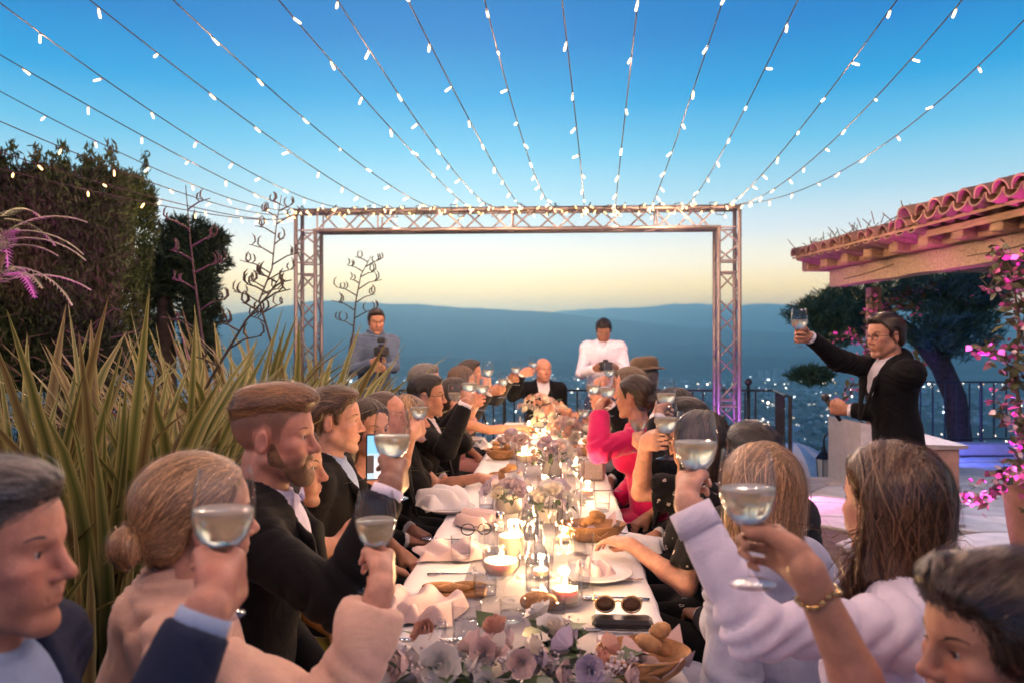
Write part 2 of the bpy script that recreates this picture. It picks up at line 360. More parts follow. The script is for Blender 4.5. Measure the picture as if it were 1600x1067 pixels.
# ================================================================== terrace
def build_terrace():
    gm = mat('mulch_soil', (.10, .075, .05), .95, .45, 9, .6, 90)
    b = MB(); b.box((-3.6, 2.3, -1.5), (13.4, 12.9, 3.0)); o = b.build('garden_ground', gm); tag(o, kind='structure')
    # paved terrace on the right, with a step-down for the stair
    b = MB(); b.box((4.95, 1.0, -1.5), (3.69, 15.2, 2.99)); b.box((8.0, 3.3, -1.5), (2.4, 15.4, 2.98)); b.box((6.35, 9.75, -1.5), (3.3, 2.28, 2.97))
    pv = b.build('terrace_paving', mat('mortar', (.10, .09, .085), .95, .2, 20, .3, 120)); tag(pv, kind='structure')
    g = random.Random(4); sm = [mat('flagstone_%s' % n, c, .62, .22, 5, .35, 26) for n, c in (('grey', (.52, .50, .49)), ('beige', (.56, .52, .47)), ('dark', (.42, .41, .40)))]
    nx, ny = 8, 17; x0, y0, sx, sy = 2.25, 1.6, .78, .50
    pt = {}
    for i in range(nx + 1):
        for j in range(ny + 1):
            pt[i, j] = Vector((x0 + (i + .5 * (j % 2)) * sx + (g.uniform(-.16, .16)), y0 + j * sy + g.uniform(-.10, .10), 0))
    for i in range(nx):
        for j in range(ny):
            q = [pt[i, j], pt[i + 1, j], pt[i + 1, j + 1], pt[i, j + 1]]; c = sum(q, Vector()) / 4
            if c.y > 8.45 and c.x < 5.0: continue
            # cut the corners unevenly so stones read as broken slabs
            P = []
            for k in range(4):
                a, p, n_ = q[k - 1], q[k], q[(k + 1) % 4]
                t = g.uniform(.04, .22); P += [p.lerp(a, t), p.lerp(n_, g.uniform(.04, .22))]
            h = .018 + g.uniform(0, .008); tl = [g.uniform(-.004, .004) for _ in range(2)]
            V = []; n = len(P)
            for ins, z in ((.010, -.01), (.012, h - .006), (.022, h)):
                for p in P:
                    d = (c - p); r = p + d.normalized() * ins - c; V.append((r.x, r.y, z + r.x * tl[0] + r.y * tl[1]))
            Fc = [tuple(range(2 * n, 3 * n))]
            for l in range(2):
                for k in range(n): e = (k + 1) % n; Fc.append((l * n + k, l * n + e, l * n + n + e, l * n + n + k))
            s = obj('paving_stone', mesh('paving_stone', V, Fc, sm[g.randrange(3)], False), pv, (c.x, c.y, 0))
    b = MB(); b.box((7.0, 10.45, .07), (3.8, .3, .15), bev=.012); o = b.build('terrace_kerb', mat('kerb_render', (.45, .43, .42), .7, .12, 12, .2)); tag(o, kind='structure')
    # low masonry by the stair
    ph = mat('peach_render', (.50, .30, .22), .85, .18, 10, .4, 70); cp = mat('stone_cap', (.42, .36, .32), .7, .2, 14, .3)
    t = empty('pillar', (3.46, 6.5, 0), R_(4), 'low peach rendered pillar with a sloped stone cap behind the speaker', 'pillar')
    MB().box((0, 0, .32), (.36, .5, .64), bev=.015).build('shaft', ph, t)
    b = MB(); x, y = .22, .29; b.add([(-x, -y, .641), (x, -y, .641), (x, y, .641), (-x, y, .641), (-x, -y, .685), (x, -y, .67), (x, y, .70), (-x, y, .715)], [(3, 2, 1, 0), (4, 5, 6, 7), (0, 1, 5, 4), (1, 2, 6, 5), (2, 3, 7, 6), (3, 0, 4, 7)]); b.build('cap', cp, t)
    t = empty('stair_wall', (3.62, 8.2, 0), 0, 'small pale sloping stair wall beside the gap in the railing', 'wall')
    b = MB(); b.add([(-.12, -.5, 0), (.45, -.5, 0), (.45, .3, 0), (-.12, .3, 0), (-.12, -.5, .70), (.45, -.5, .60), (.45, .3, .60), (-.12, .3, .70)], [(3, 2, 1, 0), (4, 5, 6, 7), (0, 1, 5, 4), (1, 2, 6, 5), (2, 3, 7, 6), (3, 0, 4, 7)])
    b.build('wall_body', mat('pale_render', (.50, .47, .43), .85, .12, 10, .3), t)
    # lower terrace behind the gap
    b = MB(); b.box((3.6, 11.6, -2.35), (5.0, 5.6, .3)); o = b.build('lower_terrace', gm); tag(o, kind='structure')
build_terrace()

IRON = mat('black_iron', (.012, .012, .014), .42, .1, 30, .15, 160, spec=.5)
def railing(name, p0, p1, ztop, zbot, step, label, posts=(), knob=None):
    p0 = Vector(p0); p1 = Vector(p1); d = (p1 - p0); L_ = d.length; d.normalize(); an = math.atan2(d.y, d.x)
    t = empty(name, p0, an, label, 'railing')
    MB().box((L_ / 2, 0, ztop), (L_, .045, .022), bev=.006).build('top_rail', IRON, t)
    MB().box((L_ / 2, 0, zbot), (L_, .03, .018), bev=.004).build('bottom_rail', IRON, t)
    bm_ = MB().box((0, 0, (ztop + zbot) / 2), (.016, .016, ztop - zbot - .034)).mesh('baluster', IRON)
    n = int(L_ / step)
    for k in range(1, n): obj('baluster', bm_, t, (k * step, 0, 0))
    pm = MB().box((0, 0, ztop / 2 - .02), (.034, .034, ztop + .03), bev=.004).mesh('post', IRON)
    for x in posts: obj('post', pm, t, (x, .0405 if x not in (0, L_) else 0, 0))
    if knob is not None:
        b = MB(); b.tube([(knob, .045, 0), (knob, .045, ztop + .05)], .02, 8); b.ico((knob, .045, ztop + .09), .042, 2); b.build('finial_post', IRON, t, True)
    return t
def build_rails():
    a = W(575, 608, 8.45); a.z = 0; b = W(1210, 608, 8.42); b.z = 0
    railing('railing', a, b, .985, .10, .115, 'long black iron railing at the terrace edge behind the table', posts=(0, 1.5, 3.0), knob=4.19)
    c = W(1229, 612, 7.55); c.z = 0
    railing('railing', b, c, .985, .10, .12, 'short black railing panel turning back beside the stair gap', posts=((b - c).length - .05,))
    a = W(1400, 597, 10.72); a.z = .14; b = W(1690, 598, 10.75); b.z = .14
    railing('railing', a, b, .82, .03, .172, 'black railing on the kerb at the right, in front of the leaning pine trunk', posts=(0.02, 1.22, 2.4))
build_rails()

def build_lower_things():
    # lantern on a hooked post, standing on the lower terrace
    t = empty('garden_lantern', (4.0, 9.8, -2.2), 0, 'black hooked garden lantern with pale panes below the stair gap', 'lantern')
    b = MB(); pts = [(.12, 0, 0), (.12, 0, 2.45)] + [(.05 + .07 * math.cos(a), 0, 2.45 + .11 * math.sin(a)) for a in np.linspace(.2, math.pi, 9)] + [(-.02, 0, 2.38)]
    b.tube(pts, .013, 8); b.build('hook_post', IRON, t, True)
    b = MB(); b.lathe([(.0, 2.40), (.02, 2.39), (.035, 2.33), (.10, 2.25), (.115, 2.235), (.1, 2.23)], 6, (-.02, 0, 0)); b.lathe([(.075, 2.0), (.06, 1.97), (.02, 1.95), (0, 1.93)], 6, (-.02, 0, 0))
    for k in range(6): a = k * math.pi / 3; b.tube([(-.02 + .095 * math.cos(a), .095 * math.sin(a), 2.24), (-.02 + .075 * math.cos(a), .075 * math.sin(a), 1.99)], .006, 5)
    b.build('cage', IRON, t)
    b = MB(); b.lathe([(.088, 2.23), (.069, 2.0)], 6, (-.02, 0, 0)); b.build('pane', mat('lantern_milk_glass', (.72, .74, .72), .3, .05, trans=.2), t)
    # closed-weave parasol on the lower terrace
    t = empty('parasol', (4.0, 10.9, -2.2), 0, 'blue and white scalloped parasol below the railing', 'parasol')
    MB().tube([(0, 0, 0), (0, 0, 2.2)], .02, 8).build('pole', mat('pole_white', (.6, .6, .58), .4, .05), t, True)
    ms = [mat('parasol_blue', (.30, .58, .80), .8, .08), mat('parasol_white', (.80, .86, .90), .8, .05)]
    V = []; Fc = []; mi = []; n = 32
    for r, z in ((.03, 2.30), (.22, 2.24), (.42, 2.12), (.58, 1.96), (.66, 1.82)):
        for k in range(n): a = 2 * math.pi * k / n; rr = r * (1 - .04 * (k % 4 == 2) * (r > .1)); V.append((rr * math.cos(a), rr * math.sin(a), z))
    for l in range(4):
        for k in range(n): e = (k + 1) % n; Fc.append((l * n + k, l * n + e, l * n + n + e, l * n + n + k)); mi.append((k // 2) % 2)
    c = obj('canopy', mesh('canopy', V, Fc, ms, True, mi), t)
    V = []; Fc = []
    for k in range(n): a = 2 * math.pi * k / n; V += [(.662 * math.cos(a), .662 * math.sin(a), 1.82), (.668 * math.cos(a), .668 * math.sin(a), 1.72 + .03 * (k % 2))]
    for k in range(n): e = (k + 1) % n; Fc.append((2 * k, 2 * e, 2 * e + 1, 2 * k + 1))
    obj('valance', mesh('valance', V, Fc, ms[1], False), t)
    for k in range(8): a = k * math.pi / 4; MB().tube([(0.02 * math.cos(a), .02 * math.sin(a), 2.27), (.4 * math.cos(a), .4 * math.sin(a), 2.1), (.64 * math.cos(a), .64 * math.sin(a), 1.83)], .006, 5).build('rib', IRON, t)
    # terracotta planter at the picture's right edge
    t = empty('planter', (3.52, 5.15, 0), 0, 'tall terracotta planter at the foot of the climbing plant', 'planter')
    MB().lathe([(.0, .0), (.13, .0), (.17, .25), (.2, .5), (.19, .56), (.21, .57), (.215, .62), (.19, .625), (.175, .56), (0, .55)], 28).build('pot', mat('terracotta', (.30, .15, .11), .75, .2, 12, .3), t, True)
build_lower_things()

# ================================================================== pergola with a tiled roof
def build_pergola():
    wood = mat('beam_timber', (.33, .225, .155), .75, .35, 5, .6, 22, stretch=(9, 1, 9)); wood2 = mat('rafter_timber', (.28, .17, .10), .75, .35, 6, .5, 30, stretch=(1, 9, 9))
    tl = [mat('roof_clay_%s' % n, c, .8, .25, 14, .4, 60) for n, c in (('a', (.21, .11, .085)), ('b', (.26, .145, .11)), ('c', (.17, .10, .08)))]
    A = Vector((3.33, 8.05, 0)); B = Vector((3.52, 5.15, 0)); d = (B - A).normalized(); an = math.atan2(d.y, d.x)
    t = empty('pergola', A, an, 'timber pergola with clay tiled roof at the right edge, washed in magenta light', 'pergola')
    # local: x along the eave towards the viewer, y towards +X world (inwards)
    L_ = (B - A).length; inn = 1 
    g = random.Random(3)
    b = MB(); n = 14
    V = []; Fc = []
    for k in range(n + 1):
        x = L_ * k / n; w = [g.uniform(-.006, .006) for _ in range(4)]
        V += [(x, 0 + w[0], 2.09 + w[1]), (x, .17, 2.09), (x, .17, 2.262), (x, 0 + w[2], 2.262)]
    for k in range(n):
        for q in range(4): e = (q + 1) % 4; Fc.append((4 * k + q, 4 * k + e, 4 * k + 4 + e, 4 * k + 4 + q))
    Fc += [(0, 1, 2, 3), tuple(4 * n + q for q in (3, 2, 1, 0))]
    obj('beam', mesh('beam', V, Fc, wood, False), t)
    b = MB(); b.box((L_ + .9, .08, 2.2), (1.75, .22, .34), bev=.015); b.build('end_beam', wood, t)
    for k in range(2): 
        b = MB(); x = .3 + k * 1.9; b.tube([(x, -.004, 2.14 + .02 * k), (x + .5, -.004, 2.165), (x + .9, -.004, 2.2)], .004, 4); b.build('split_mark', mat('split', (.04, .025, .02), .9, 0), t)
    rm = MB().box((0, 1.35, 0), (.13, 3.1, .155), bev=.01).mesh('rafter', wood2)
    for k in range(11): obj('rafter', rm, t, (-.16 + k * .42, 0, 2.342))
    bm_ = MB().box((0, 1.3, 0), (.285, 3.0, .13)).mesh('infill_board', wood2)
    for k in range(10): obj('infill_board', bm_, t, (.05 + k * .42, .12, 2.335))
    sl = math.tan(R_(13))
    pm = MB().box((0, 0, 0), (4.75, .235, .022)).mesh('roof_plank', wood2)
    for k in range(12): obj('roof_plank', pm, t, (2.18, -.20 + k * .24, 2.43 + k * .24 * sl), (R_(13), 0, 0))
    # barrel tiles: half cones, the near part of the eave stands higher and further out
    V = []; Fc = []; n = 7
    for (r, y) in ((.085, 0.0), (.07, .42)):
        for rr in (r, r - .014):
            for k in range(n): a = math.pi * k / (n - 1); V.append((rr * math.cos(a), y, rr * math.sin(a)))
    for k in range(n - 1):
        Fc += [(k, k + 1, 2 * n + k + 1, 2 * n + k), (n + k + 1, n + k, 3 * n + k, 3 * n + k + 1), (k + 1, k, n + k, n + k + 1), (2 * n + k, 2 * n + k + 1, 3 * n + k + 1, 3 * n + k)]
    Fc += [(0, 2 * n, 3 * n, n), (n - 1, 2 * n - 1, 4 * n - 1, 3 * n - 1)]
    tm = [auto_smooth(mesh('roof_tile', V, Fc, m)) for m in tl]
    for k in range(26):
        x = -.14 + k * .17; near = x > 1.95
        for r in range(4):
            y = (-.40 if near else -.33) + r * .36; z = 2.442 + (y + .22) * sl + (.075 if near else 0) + r * .012
            o = obj('roof_tile', tm[g.randrange(3)], t, (x + g.uniform(-.012, .012), y + g.uniform(-.03, .03), z + g.uniform(-.006, .006)), (R_(13), 0, g.uniform(-.05, .05)))
            o2 = obj('roof_tile', tm[g.randrange(3)], t, (x + .085, y + .03, z + .0), (R_(13) , math.pi, 0)); o2.location.z += .028
    b = MB(); b.box((3.2, .9, 2.49 + .12), (2.5, 2.3, .05), Matrix.Rotation(R_(13), 3, 'X')); b.build('raised_deck', wood2, t)
    b = MB(); b.box((3.2, -.27, 2.475), (2.5, .03, .10)); b.build('eave_board', wood, t)
    po = mat('post_timber', (.33, .22, .15), .8, .3, 8, .5, 40, stretch=(9, 9, 1))
    for x, y in ((.05, .45), (2.95, .30)): MB().box((x, y, 1.04), (.12, .12, 2.08), bev=.012).build('post', po, t)
    for k in range(9):      # scraps of dry thatch and weeds along the ridge of tiles
        b = MB()
        for q in range(5): p = Vector((-.2 + k * .27 + g.uniform(-.1, .1), g.uniform(-.32, -.1), 2.52)); b.tube([p, p + Vector((g.uniform(-.1, .1), g.uniform(-.08, .08), g.uniform(.03, .10)))], .004, 4)
        b.build('dry_sprig', mat('dry_sprig', (.09, .07, .035), .9, .2), t)
build_pergola()

# ================================================================== truss arch and fairy lights
ALU = mat('truss_aluminium', (.26, .22, .215), .5, .12, 40, .1, 200, metal=.75)
BULBM = emat('fairy_bulb_glow', (1, .72, .38), BULB); CAPM = mat('bulb_socket', (.5, .45, .38), .5, 0)
WIRE = mat('fairy_wire', (.035, .026, .024), .6, .1, spec=.2)
def bulb_mesh(s):
    b = MB(); b.lathe([(0, 0), (.007 * s, -.001), (.009 * s, -.014 * s)], 8, mi=0); b.lathe([(.007 * s, -.014 * s), (.0085 * s, -.02 * s), (.009 * s, -.062 * s), (.006 * s, -.069 * s), (0, -.071 * s)], 8, mi=1)
    return auto_smooth(b.mesh('bulb', [CAPM, BULBM], True))
BULB_MESH = bulb_mesh(.74)
BULBM2 = emat('garland_bulb_glow', (1, .58, .20), 4.0)
BULB_SMALL = bulb_mesh(.66); BULB_SMALL.materials[1] = BULBM2
TRUSS_C = Vector((.028, 8.02, 0)); TRUSS_YAW = math.atan2(7.9 - 8.15, 2.32 + 2.287)
def truss_pt(x, y, z):
    return Matrix.Translation(TRUSS_C) @ Matrix.Rotation(TRUSS_YAW, 4, 'Z') @ Vector((x, y, z))
def build_truss():
    t = empty('truss_arch', TRUSS_C, TRUSS_YAW, 'square aluminium truss arch standing over the far end of the table', 'truss')
    hw, top, w = 2.31, 2.905, .25; r = .021; c = w / 2 - r
    def chord(a, b): return MB().tube([a, b], r, 10).build('chord', ALU, t, True)
    for sy in (-c, c):
        for z in (top - r, top - w + r):
            e = hw if z > top - .1 else hw - w + 2 * r
            chord((-e, sy, z), (e, sy, z))
        for s in (-1, 1):
            chord((s * (hw - r), sy, 0.02), (s * (hw - r), sy, top - r)); chord((s * (hw - w + r), sy, 0.02), (s * (hw - w + r), sy, top - w + r))
    unit = MB().tube([(0, 0, 0), (0, 0, 1)], .0095, 6, False).mesh('brace', ALU, True)
    def brace(a, b):
        a = Vector(a); b = Vector(b); o = obj('brace', unit, t, a); o.rotation_mode = 'QUATERNION'; o.rotation_quaternion = (b - a).to_track_quat('Z', 'Y'); o.scale = (1, 1, (b - a).length)
    z0, z1 = top - w + r, top - r; X = hw - w + r
    # beam: three lengths, each ending in upright rungs
    for (xa, xb) in ((-X + .02, -X + .62), (-X + .66, -.06), (-.02, X - .70), (X - .62, X - .02)):
        n = max(2, int(round((xb - xa) / .23))); st = (xb - xa) / n
        for sy in (-c, c):
            for k in range(n):
                up = (k % 2 == 0) ^ (sy > 0)
                brace((xa + k * st, sy, z0 if up else z1), (xa + (k + 1) * st, sy, z1 if up else z0))
            brace((xa, sy, z0), (xa, sy, z1))
        for z in (z0, z1):
            for k in range(n): brace((xa + k * st, -c if k % 2 else c, z), (xa + (k + 1) * st, c if k % 2 else -c, z))
    for s in (-1, 1):
        xa, xb = s * (hw - w + r), s * (hw - r)
        for (za, zb) in ((.05, .86), (.92, 2.22), (2.34, z0)):
            n = max(2, int(round((zb - za) / .22))); st = (zb - za) / n
            for sy in (-c, c):
                for k in range(n):
                    up = (k % 2 == 0) ^ (sy > 0)
                    brace((xa if up else xb, sy, za + k * st), (xb if up else xa, sy, za + (k + 1) * st))
                brace((xa, sy, za), (xb, sy, za)); brace((xa, sy, zb), (xb, sy, zb))
            for x in (xa, xb):
                for k in range(n): brace((x, -c if k % 2 else c, za + k * st), (x, c if k % 2 else -c, za + (k + 1) * st))
        MB().box((s * (hw - w / 2), 0, .01), (.42, .42, .02), bev=.004).build('base_plate', ALU, t)
build_truss()
NB = [0]
def bulb_on(parent, p, rr, small=False):
    NB[0] += 1
    if NB[0] % (8 if small else 6) == 0:
        l = bpy.data.lights.new('bulb_glow', 'POINT'); l.energy = BULB_W * (.10 if small else 1); l.color = (1, .60, .37); l.shadow_soft_size = .02
        q = bpy.data.objects.new('bulb_glow', l); link(q, parent); q.location = Vector(p) + Vector((0, 0, -.09))
    o = obj('bulb', BULB_SMALL if small else BULB_MESH, parent, p); o.rotation_euler = (rr.uniform(-1.1, 1.1), rr.uniform(-1.1, 1.1), rr.uniform(0, 6)); return o
def build_strings():
    rr = random.Random(12)
    # (truss px, then image points with depth, nearest last; a string carries on past the frame)
    def H(px, py, h=1.72): return W(px, py, h * F / (HZ - py))        # the point of a string h above the eye
    S = [((910, 322), [(896, 156, 1.42)], (878, 0, 1.70)), ((962, 322), [(980, 150, 1.42)], (997, 0, 1.70)), ((1013, 322), [(1075, 165, 1.42)], (1130, 0, 1.70)),
         ((1062, 322), [(1163, 172, 1.42)], (1247, 0, 1.70)), ((1125, 321), [(1266, 182, 1.42)], (1402, 0, 1.70)), ((1147, 322), [(1305, 217, 1.40)], (1504, 0, 1.72)),
         ((1150, 324), [(1365, 237, 1.40)], (1600, 32, 1.75)),
         ((865, 322), [(808, 190, 1.42)], (757, 0, 1.70)), ((818, 322), [(725, 172, 1.42)], (637, 0, 1.70)), ((775, 322), [(645, 180, 1.42)], (527, 0, 1.70)),
         ((742, 322), [(575, 161, 1.42)], (435, 0, 1.70)), ((700, 322), [(455, 168, 1.42)], (270, 0, 1.72)), ((622, 322), [(355, 166, 1.42)], (140, 0, 1.72)),
         ((550, 323), [(285, 206, 1.40)], (0, 5, 1.75)), ((480, 325), [(218, 210, 1.40)], (0, 86, 1.75)), ((457, 328), [(190, 240, 1.40)], (0, 143, 1.75)),
         ((457, 330), [(200, 272, 1.17)], (0, 190, 1.36)), ((457, 331), [(215, 302, 1.02)], (0, 238, 1.16)), ((457, 333), [(215, 314, .97)], (0, 264, 1.06))]
    desc = ['just left of the beam centre, nearly upright', 'just right of the beam centre, nearly upright', 'second right of the beam centre', 'third right of the beam centre', 'third from the right corner of the truss', 'second from the right corner of the truss',
            'rightmost, sagging towards the tiled roof', 'second left of the beam centre', 'third left of the beam centre', 'fourth left of the beam centre', 'fifth left of the beam centre', 'sixth left of the beam centre',
            'seventh left of the beam centre', 'crossing the upper left corner of the sky', 'ending below the upper left corner', 'lowest one over open sky at the left', 'topmost of those in front of the clipped hedge', 'second lowest in front of the clipped hedge', 'lowest, magenta lit in front of the clipped hedge']
    GOLD = desc[-3:]
    for (tp, mids, end), ds in zip(S, desc):
        xl = ((tp[0] - 800) / F * 8.0 - TRUSS_C.x); p0 = truss_pt(max(-2.3, min(2.3, xl)), -.1, 2.905)
        m = H(*mids[0]); e = H(*end)
        # quadratic through p0, m, e, carried on past the frame towards its anchor
        L1 = (m - p0).length; L2 = (e - m).length; tm = L1 / (L1 + L2)
        c2 = ((m - p0) / tm - (e - p0)) / (tm - 1); c1 = (e - p0) - c2
        T = 1.0
        ext = (e - p0); ext.z = 0
        pts = [p0 + c1 * t_ + c2 * t_ * t_ for t_ in np.linspace(0, 1, 22)]
        far = e + (pts[-1] - pts[-2]).normalized() * 6.2; far.z = min(far.z, 3.5)
        pts += [e.lerp(far, k / 9) for k in range(1, 10)]
        t = empty('string_light', p0, 0, 'fairy light string ' + ds, 'string light', 'fairy light strings fanning out from the truss')
        pts = [p - p0 for p in pts]
        MB().tube(pts, .0036, 5).build('wire', WIRE, t, True)
        d = .12
        acc = 0; want = .18
        for a, b in zip(pts[:-1], pts[1:]):
            L_ = (b - a).length
            while want <= acc + L_:
                p = a.lerp(b, (want - acc) / L_); bulb_on(t, p - Vector((0, 0, .006)), rr, ds in GOLD); want += .38 + rr.uniform(-.05, .05)
            acc += L_
    # garland wound along the top of the truss
    t = empty('light_garland', TRUSS_C, TRUSS_YAW, 'tangled warm fairy light garland wound along the truss beam', 'string light')
    pts = []; n = 190
    for k in range(n):
        x = -2.25 + 4.5 * k / (n - 1); a = k * .85
        pts.append(Vector((x + .03 * math.sin(k * 2.1), -.11 - .06 * math.cos(a) * (1 if math.cos(a) > 0 else .5), 2.865 + .055 * math.sin(a) + .02 * math.sin(k * 1.3))))
    MB().tube(pts, .005, 4).build('wire', WIRE, t, True)
    for k in range(0, n, 3): bulb_on(t, pts[k] + Vector((0, -.012, 0)), rr, True)
build_strings()

# ================================================================== coloured garden floodlights
def flood(loc, target, colr, power, label, size=R_(70)):
    t = empty('led_floodlight', loc, 0, label, 'floodlight')
    d = (Vector(target) - Vector(loc)).normalized(); M = rotframe(d)
    b = MB(); b.box((0, 0, 0), (.16, .11, .06), M, .01); b.build('housing', IRON, t)
    MB().tube([M @ Vector((-.09, 0, 0)), M @ Vector((-.09, 0, -.02)) + Vector((0, 0, -.08)), M @ Vector((.09, 0, -.02)) + Vector((0, 0, -.08)), M @ Vector((.09, 0, 0))], .007, 5).build('bracket', IRON, t)
    b = MB(); b.box(M @ Vector((0, 0, .033)), (.13, .085, .004), M); b.build('lens', emat('led_' + label[:12].replace(' ', '_'), colr, 4.0), t)
    l = bpy.data.lights.new('led_beam', 'SPOT'); l.energy = power; l.color = colr; l.spot_size = size; l.spot_blend = .5; l.shadow_soft_size = .04
    o = bpy.data.objects.new('led_beam', l); link(o, t); o.location = d * .05; o.rotation_mode = 'QUATERNION'; o.rotation_quaternion = (-d).to_track_quat('Z', 'Y')
MAG = (1, .06, .75); VIO = (.55, .18, 1)
def build_floods():
    flood((-3.5, 3.6, .12), (-3.15, 4.7, 2.0), MAG, 230, 'magenta floodlight on the soil under the clipped hedge', R_(60))
    flood((-2.55, 3.4, .12), (-2.2, 4.3, .9), (.75, .12, 1), 170, 'violet floodlight hidden among the sword leaves', R_(90))
    flood((2.95, 8.1, .10), (3.4, 8.0, 2.3), MAG, 60, 'magenta floodlight on the paving under the far end of the pergola beam', R_(50))
    flood((2.72, 4.5, .10), (3.35, 5.2, 2.6), MAG, 330, 'magenta floodlight near the terracotta planter', R_(60))
    flood((1.85, 3.9, .10), (3.3, 5.5, 2.55), MAG, 1000, 'magenta floodlight behind the right hand chairs aimed at the tiles', R_(42))
    flood((1.75, 7.2, .10), (2.2, 7.95, 1.3), VIO, 60, 'violet floodlight at the right truss foot', R_(70))
    flood((3.72, 6.4, 2.16), (4.7, 6.0, 0), (.80, .76, 1), 120, 'cool white floodlight under the pergola beam lighting the paving', R_(130))  # made-up lamp, added only to lift the dark paving
    flood((4.6, 9.6, .35), (6.2, 10.3, 0), (.10, .14, 1), 260, 'blue floodlight behind the pillar shining along the kerb', R_(120))
    flood((2.62, 7.6, .30), (2.95, 6.6, 0), (1, .25, .75), 50, 'pink floodlight fixed to the stair railing', R_(100))
build_floods()
# ================================================================== planting
def quads_at(C, A, B):
    """one diamond leaf per row: centre C, half-axis A (length) and B (width)"""
    n = len(C); V = np.stack([C - A, C - .1 * A + B, C + A, C - .1 * A - B], 1).reshape(-1, 3)
    return V, np.arange(4 * n).reshape(n, 4)
def unit(v): return v / np.maximum(np.linalg.norm(v, axis=-1, keepdims=True), 1e-9)
def foliage(name, V, Fc, cols, m, parent):
    me = mesh(name, V, Fc, m, True); set_tint(me, np.repeat(cols, len(V) // len(cols), axis=0)); return obj(name, me, parent)
LEAFM = vcol_mat('leaf_surface', 'tint', .55, .35, .25)
NEEDLE = vcol_mat('needle_surface', 'tint', .7, .2, .15)
def lerpc(a, b, t): return np.asarray(a)[None] * (1 - t[:, None]) + np.asarray(b)[None] * t[:, None]
def build_hedge():
    g = np.random.default_rng(21)
    t = empty('cypress_hedge', (-4.64, 6.2, 0), R_(8), 'tall clipped cypress hedge with feathery top at the left', 'hedge')
    # outline: a clipped block, slightly bulging, built from sprays standing off its faces
    n = 105000; hx, hy, top = 1.55, .38, 2.88
    face = g.choice(4, n, p=[.66, .14, .14, .06]); u = g.uniform(-1, 1, n); v = g.random(n)
    x = np.where(face == 0, u * hx, np.where(face == 1, hx, np.where(face == 2, u * hx, u * hx))); y = np.where(face == 0, -hy, np.where(face == 1, u * hy, np.where(face == 2, u * hy, g.uniform(-1, 1, n) * hy)))
    z = np.where(face == 2, top, v ** .9 * top)
    inside = g.random(n) ** 2 * .30
    P = np.stack([x, y, z], -1)
    cl = fbm(u * 3.1 + face * 9 + 20, z * 2.2 + 20, 61, 4)                # clumps in and out
    nrm = np.stack([np.where(face == 1, 1., 0), np.where(face == 0, -1., 0), np.where(face == 2, 1., 0)], -1)
    P = P + nrm * ((cl - .5) * .34 - inside)[:, None]
    low = z < 1.25                                                   # bare, twiggy lower part
    keep = ~(low & (g.random(n) < .60 + .35 * (1.25 - z) / 1.25)); P = P[keep]; cl = cl[keep]; nrm = nrm[keep]; inside = inside[keep]; zz = z[keep]; n = len(P)
    d = unit(nrm * .55 + np.array([0, 0, 1.0]) * g.uniform(.2, 1.3, (n, 1)) + g.normal(0, .45, (n, 3)))
    s = unit(np.cross(d, g.normal(0, 1, (n, 3))))
    L_ = g.uniform(.012, .046, n)[:, None]
    V, Fc = quads_at(P, d * L_, s * L_ * .22)
    brown = np.clip((fbm(P[:, 0] * 1.3 + 4, P[:, 2] * .9, 71, 3) - .48) * 5, 0, 1) * np.clip(1.4 - zz / 2.6, .1, 1)
    C = lerpc((.019, .040, .013), (.060, .084, .026), g.random(n) * (.35 + .9 * np.clip(cl - .2, 0, 1))); C = C * (1 - brown[:, None] * .6) + np.array([.085, .052, .028]) * brown[:, None] * .6
    foliage('crown', V, Fc, C, NEEDLE, t)
    # feathery leaders above the clipped top
    Vs = []; k = 0
    for q in range(120):
        bx, by = g.uniform(-hx, hx), g.uniform(-hy, hy); h = g.uniform(.06, .24) * (1.7 if g.random() < .2 else 1); m_ = int(40 + h * 160)
        f = g.random(m_); c = np.stack([bx + g.normal(0, .02, m_) + f * g.uniform(-.05, .05), by + g.normal(0, .02, m_), top - .05 + f * h], -1)
        c[:, :2] += g.normal(0, .035, (m_, 2)) * (1.15 - f)[:, None]
        Vs.append(c)
    P = np.concatenate(Vs); n = len(P); d = unit(np.array([0, 0, 1.]) + g.normal(0, .5, (n, 3))); s = unit(np.cross(d, g.normal(0, 1, (n, 3))))
    V, Fc = quads_at(P, d * .035, s * .009); foliage('leader', V, Fc, lerpc((.035, .055, .018), (.075, .09, .03), g.random(n)), NEEDLE, t)
    # core that keeps light from passing straight through, and the bare branches below
    b = MB(); b.box((0, .05, 1.95), (2.7, .36, 1.7), bev=.15); b.build('inner_growth', mat('hedge_inside', (.022, .018, .010), .95, .5, 6, .8, 14), t)
    br = mat('hedge_branch', (.085, .055, .04), .9, .3, 20, .4, 60)
    rr = random.Random(5)
    for k in range(10): MB().tube([(-1.4 + k * .3, rr.uniform(-.2, .2), 0), (-1.4 + k * .3 + rr.uniform(-.05, .05), rr.uniform(-.2, .2), .8), (-1.4 + k * .3, .1, 1.5)], [.05, .04, .03], 7).build('trunk', br, t, True)
    b = MB()
    for k in range(260):
        p = Vector((rr.uniform(-1.5, 1.5), rr.uniform(-.46, -.1), rr.uniform(.2, 1.6))); pts = [p]
        for _ in range(4): pts.append(pts[-1] + Vector((rr.uniform(-.14, .14), rr.uniform(-.12, .05), rr.uniform(-.06, .13))))
        b.tube(pts, [.007, .006, .005, .004, .002], 4, False)
    o = b.build('twigs', br, t); tag(o, kind='stuff')
build_hedge()

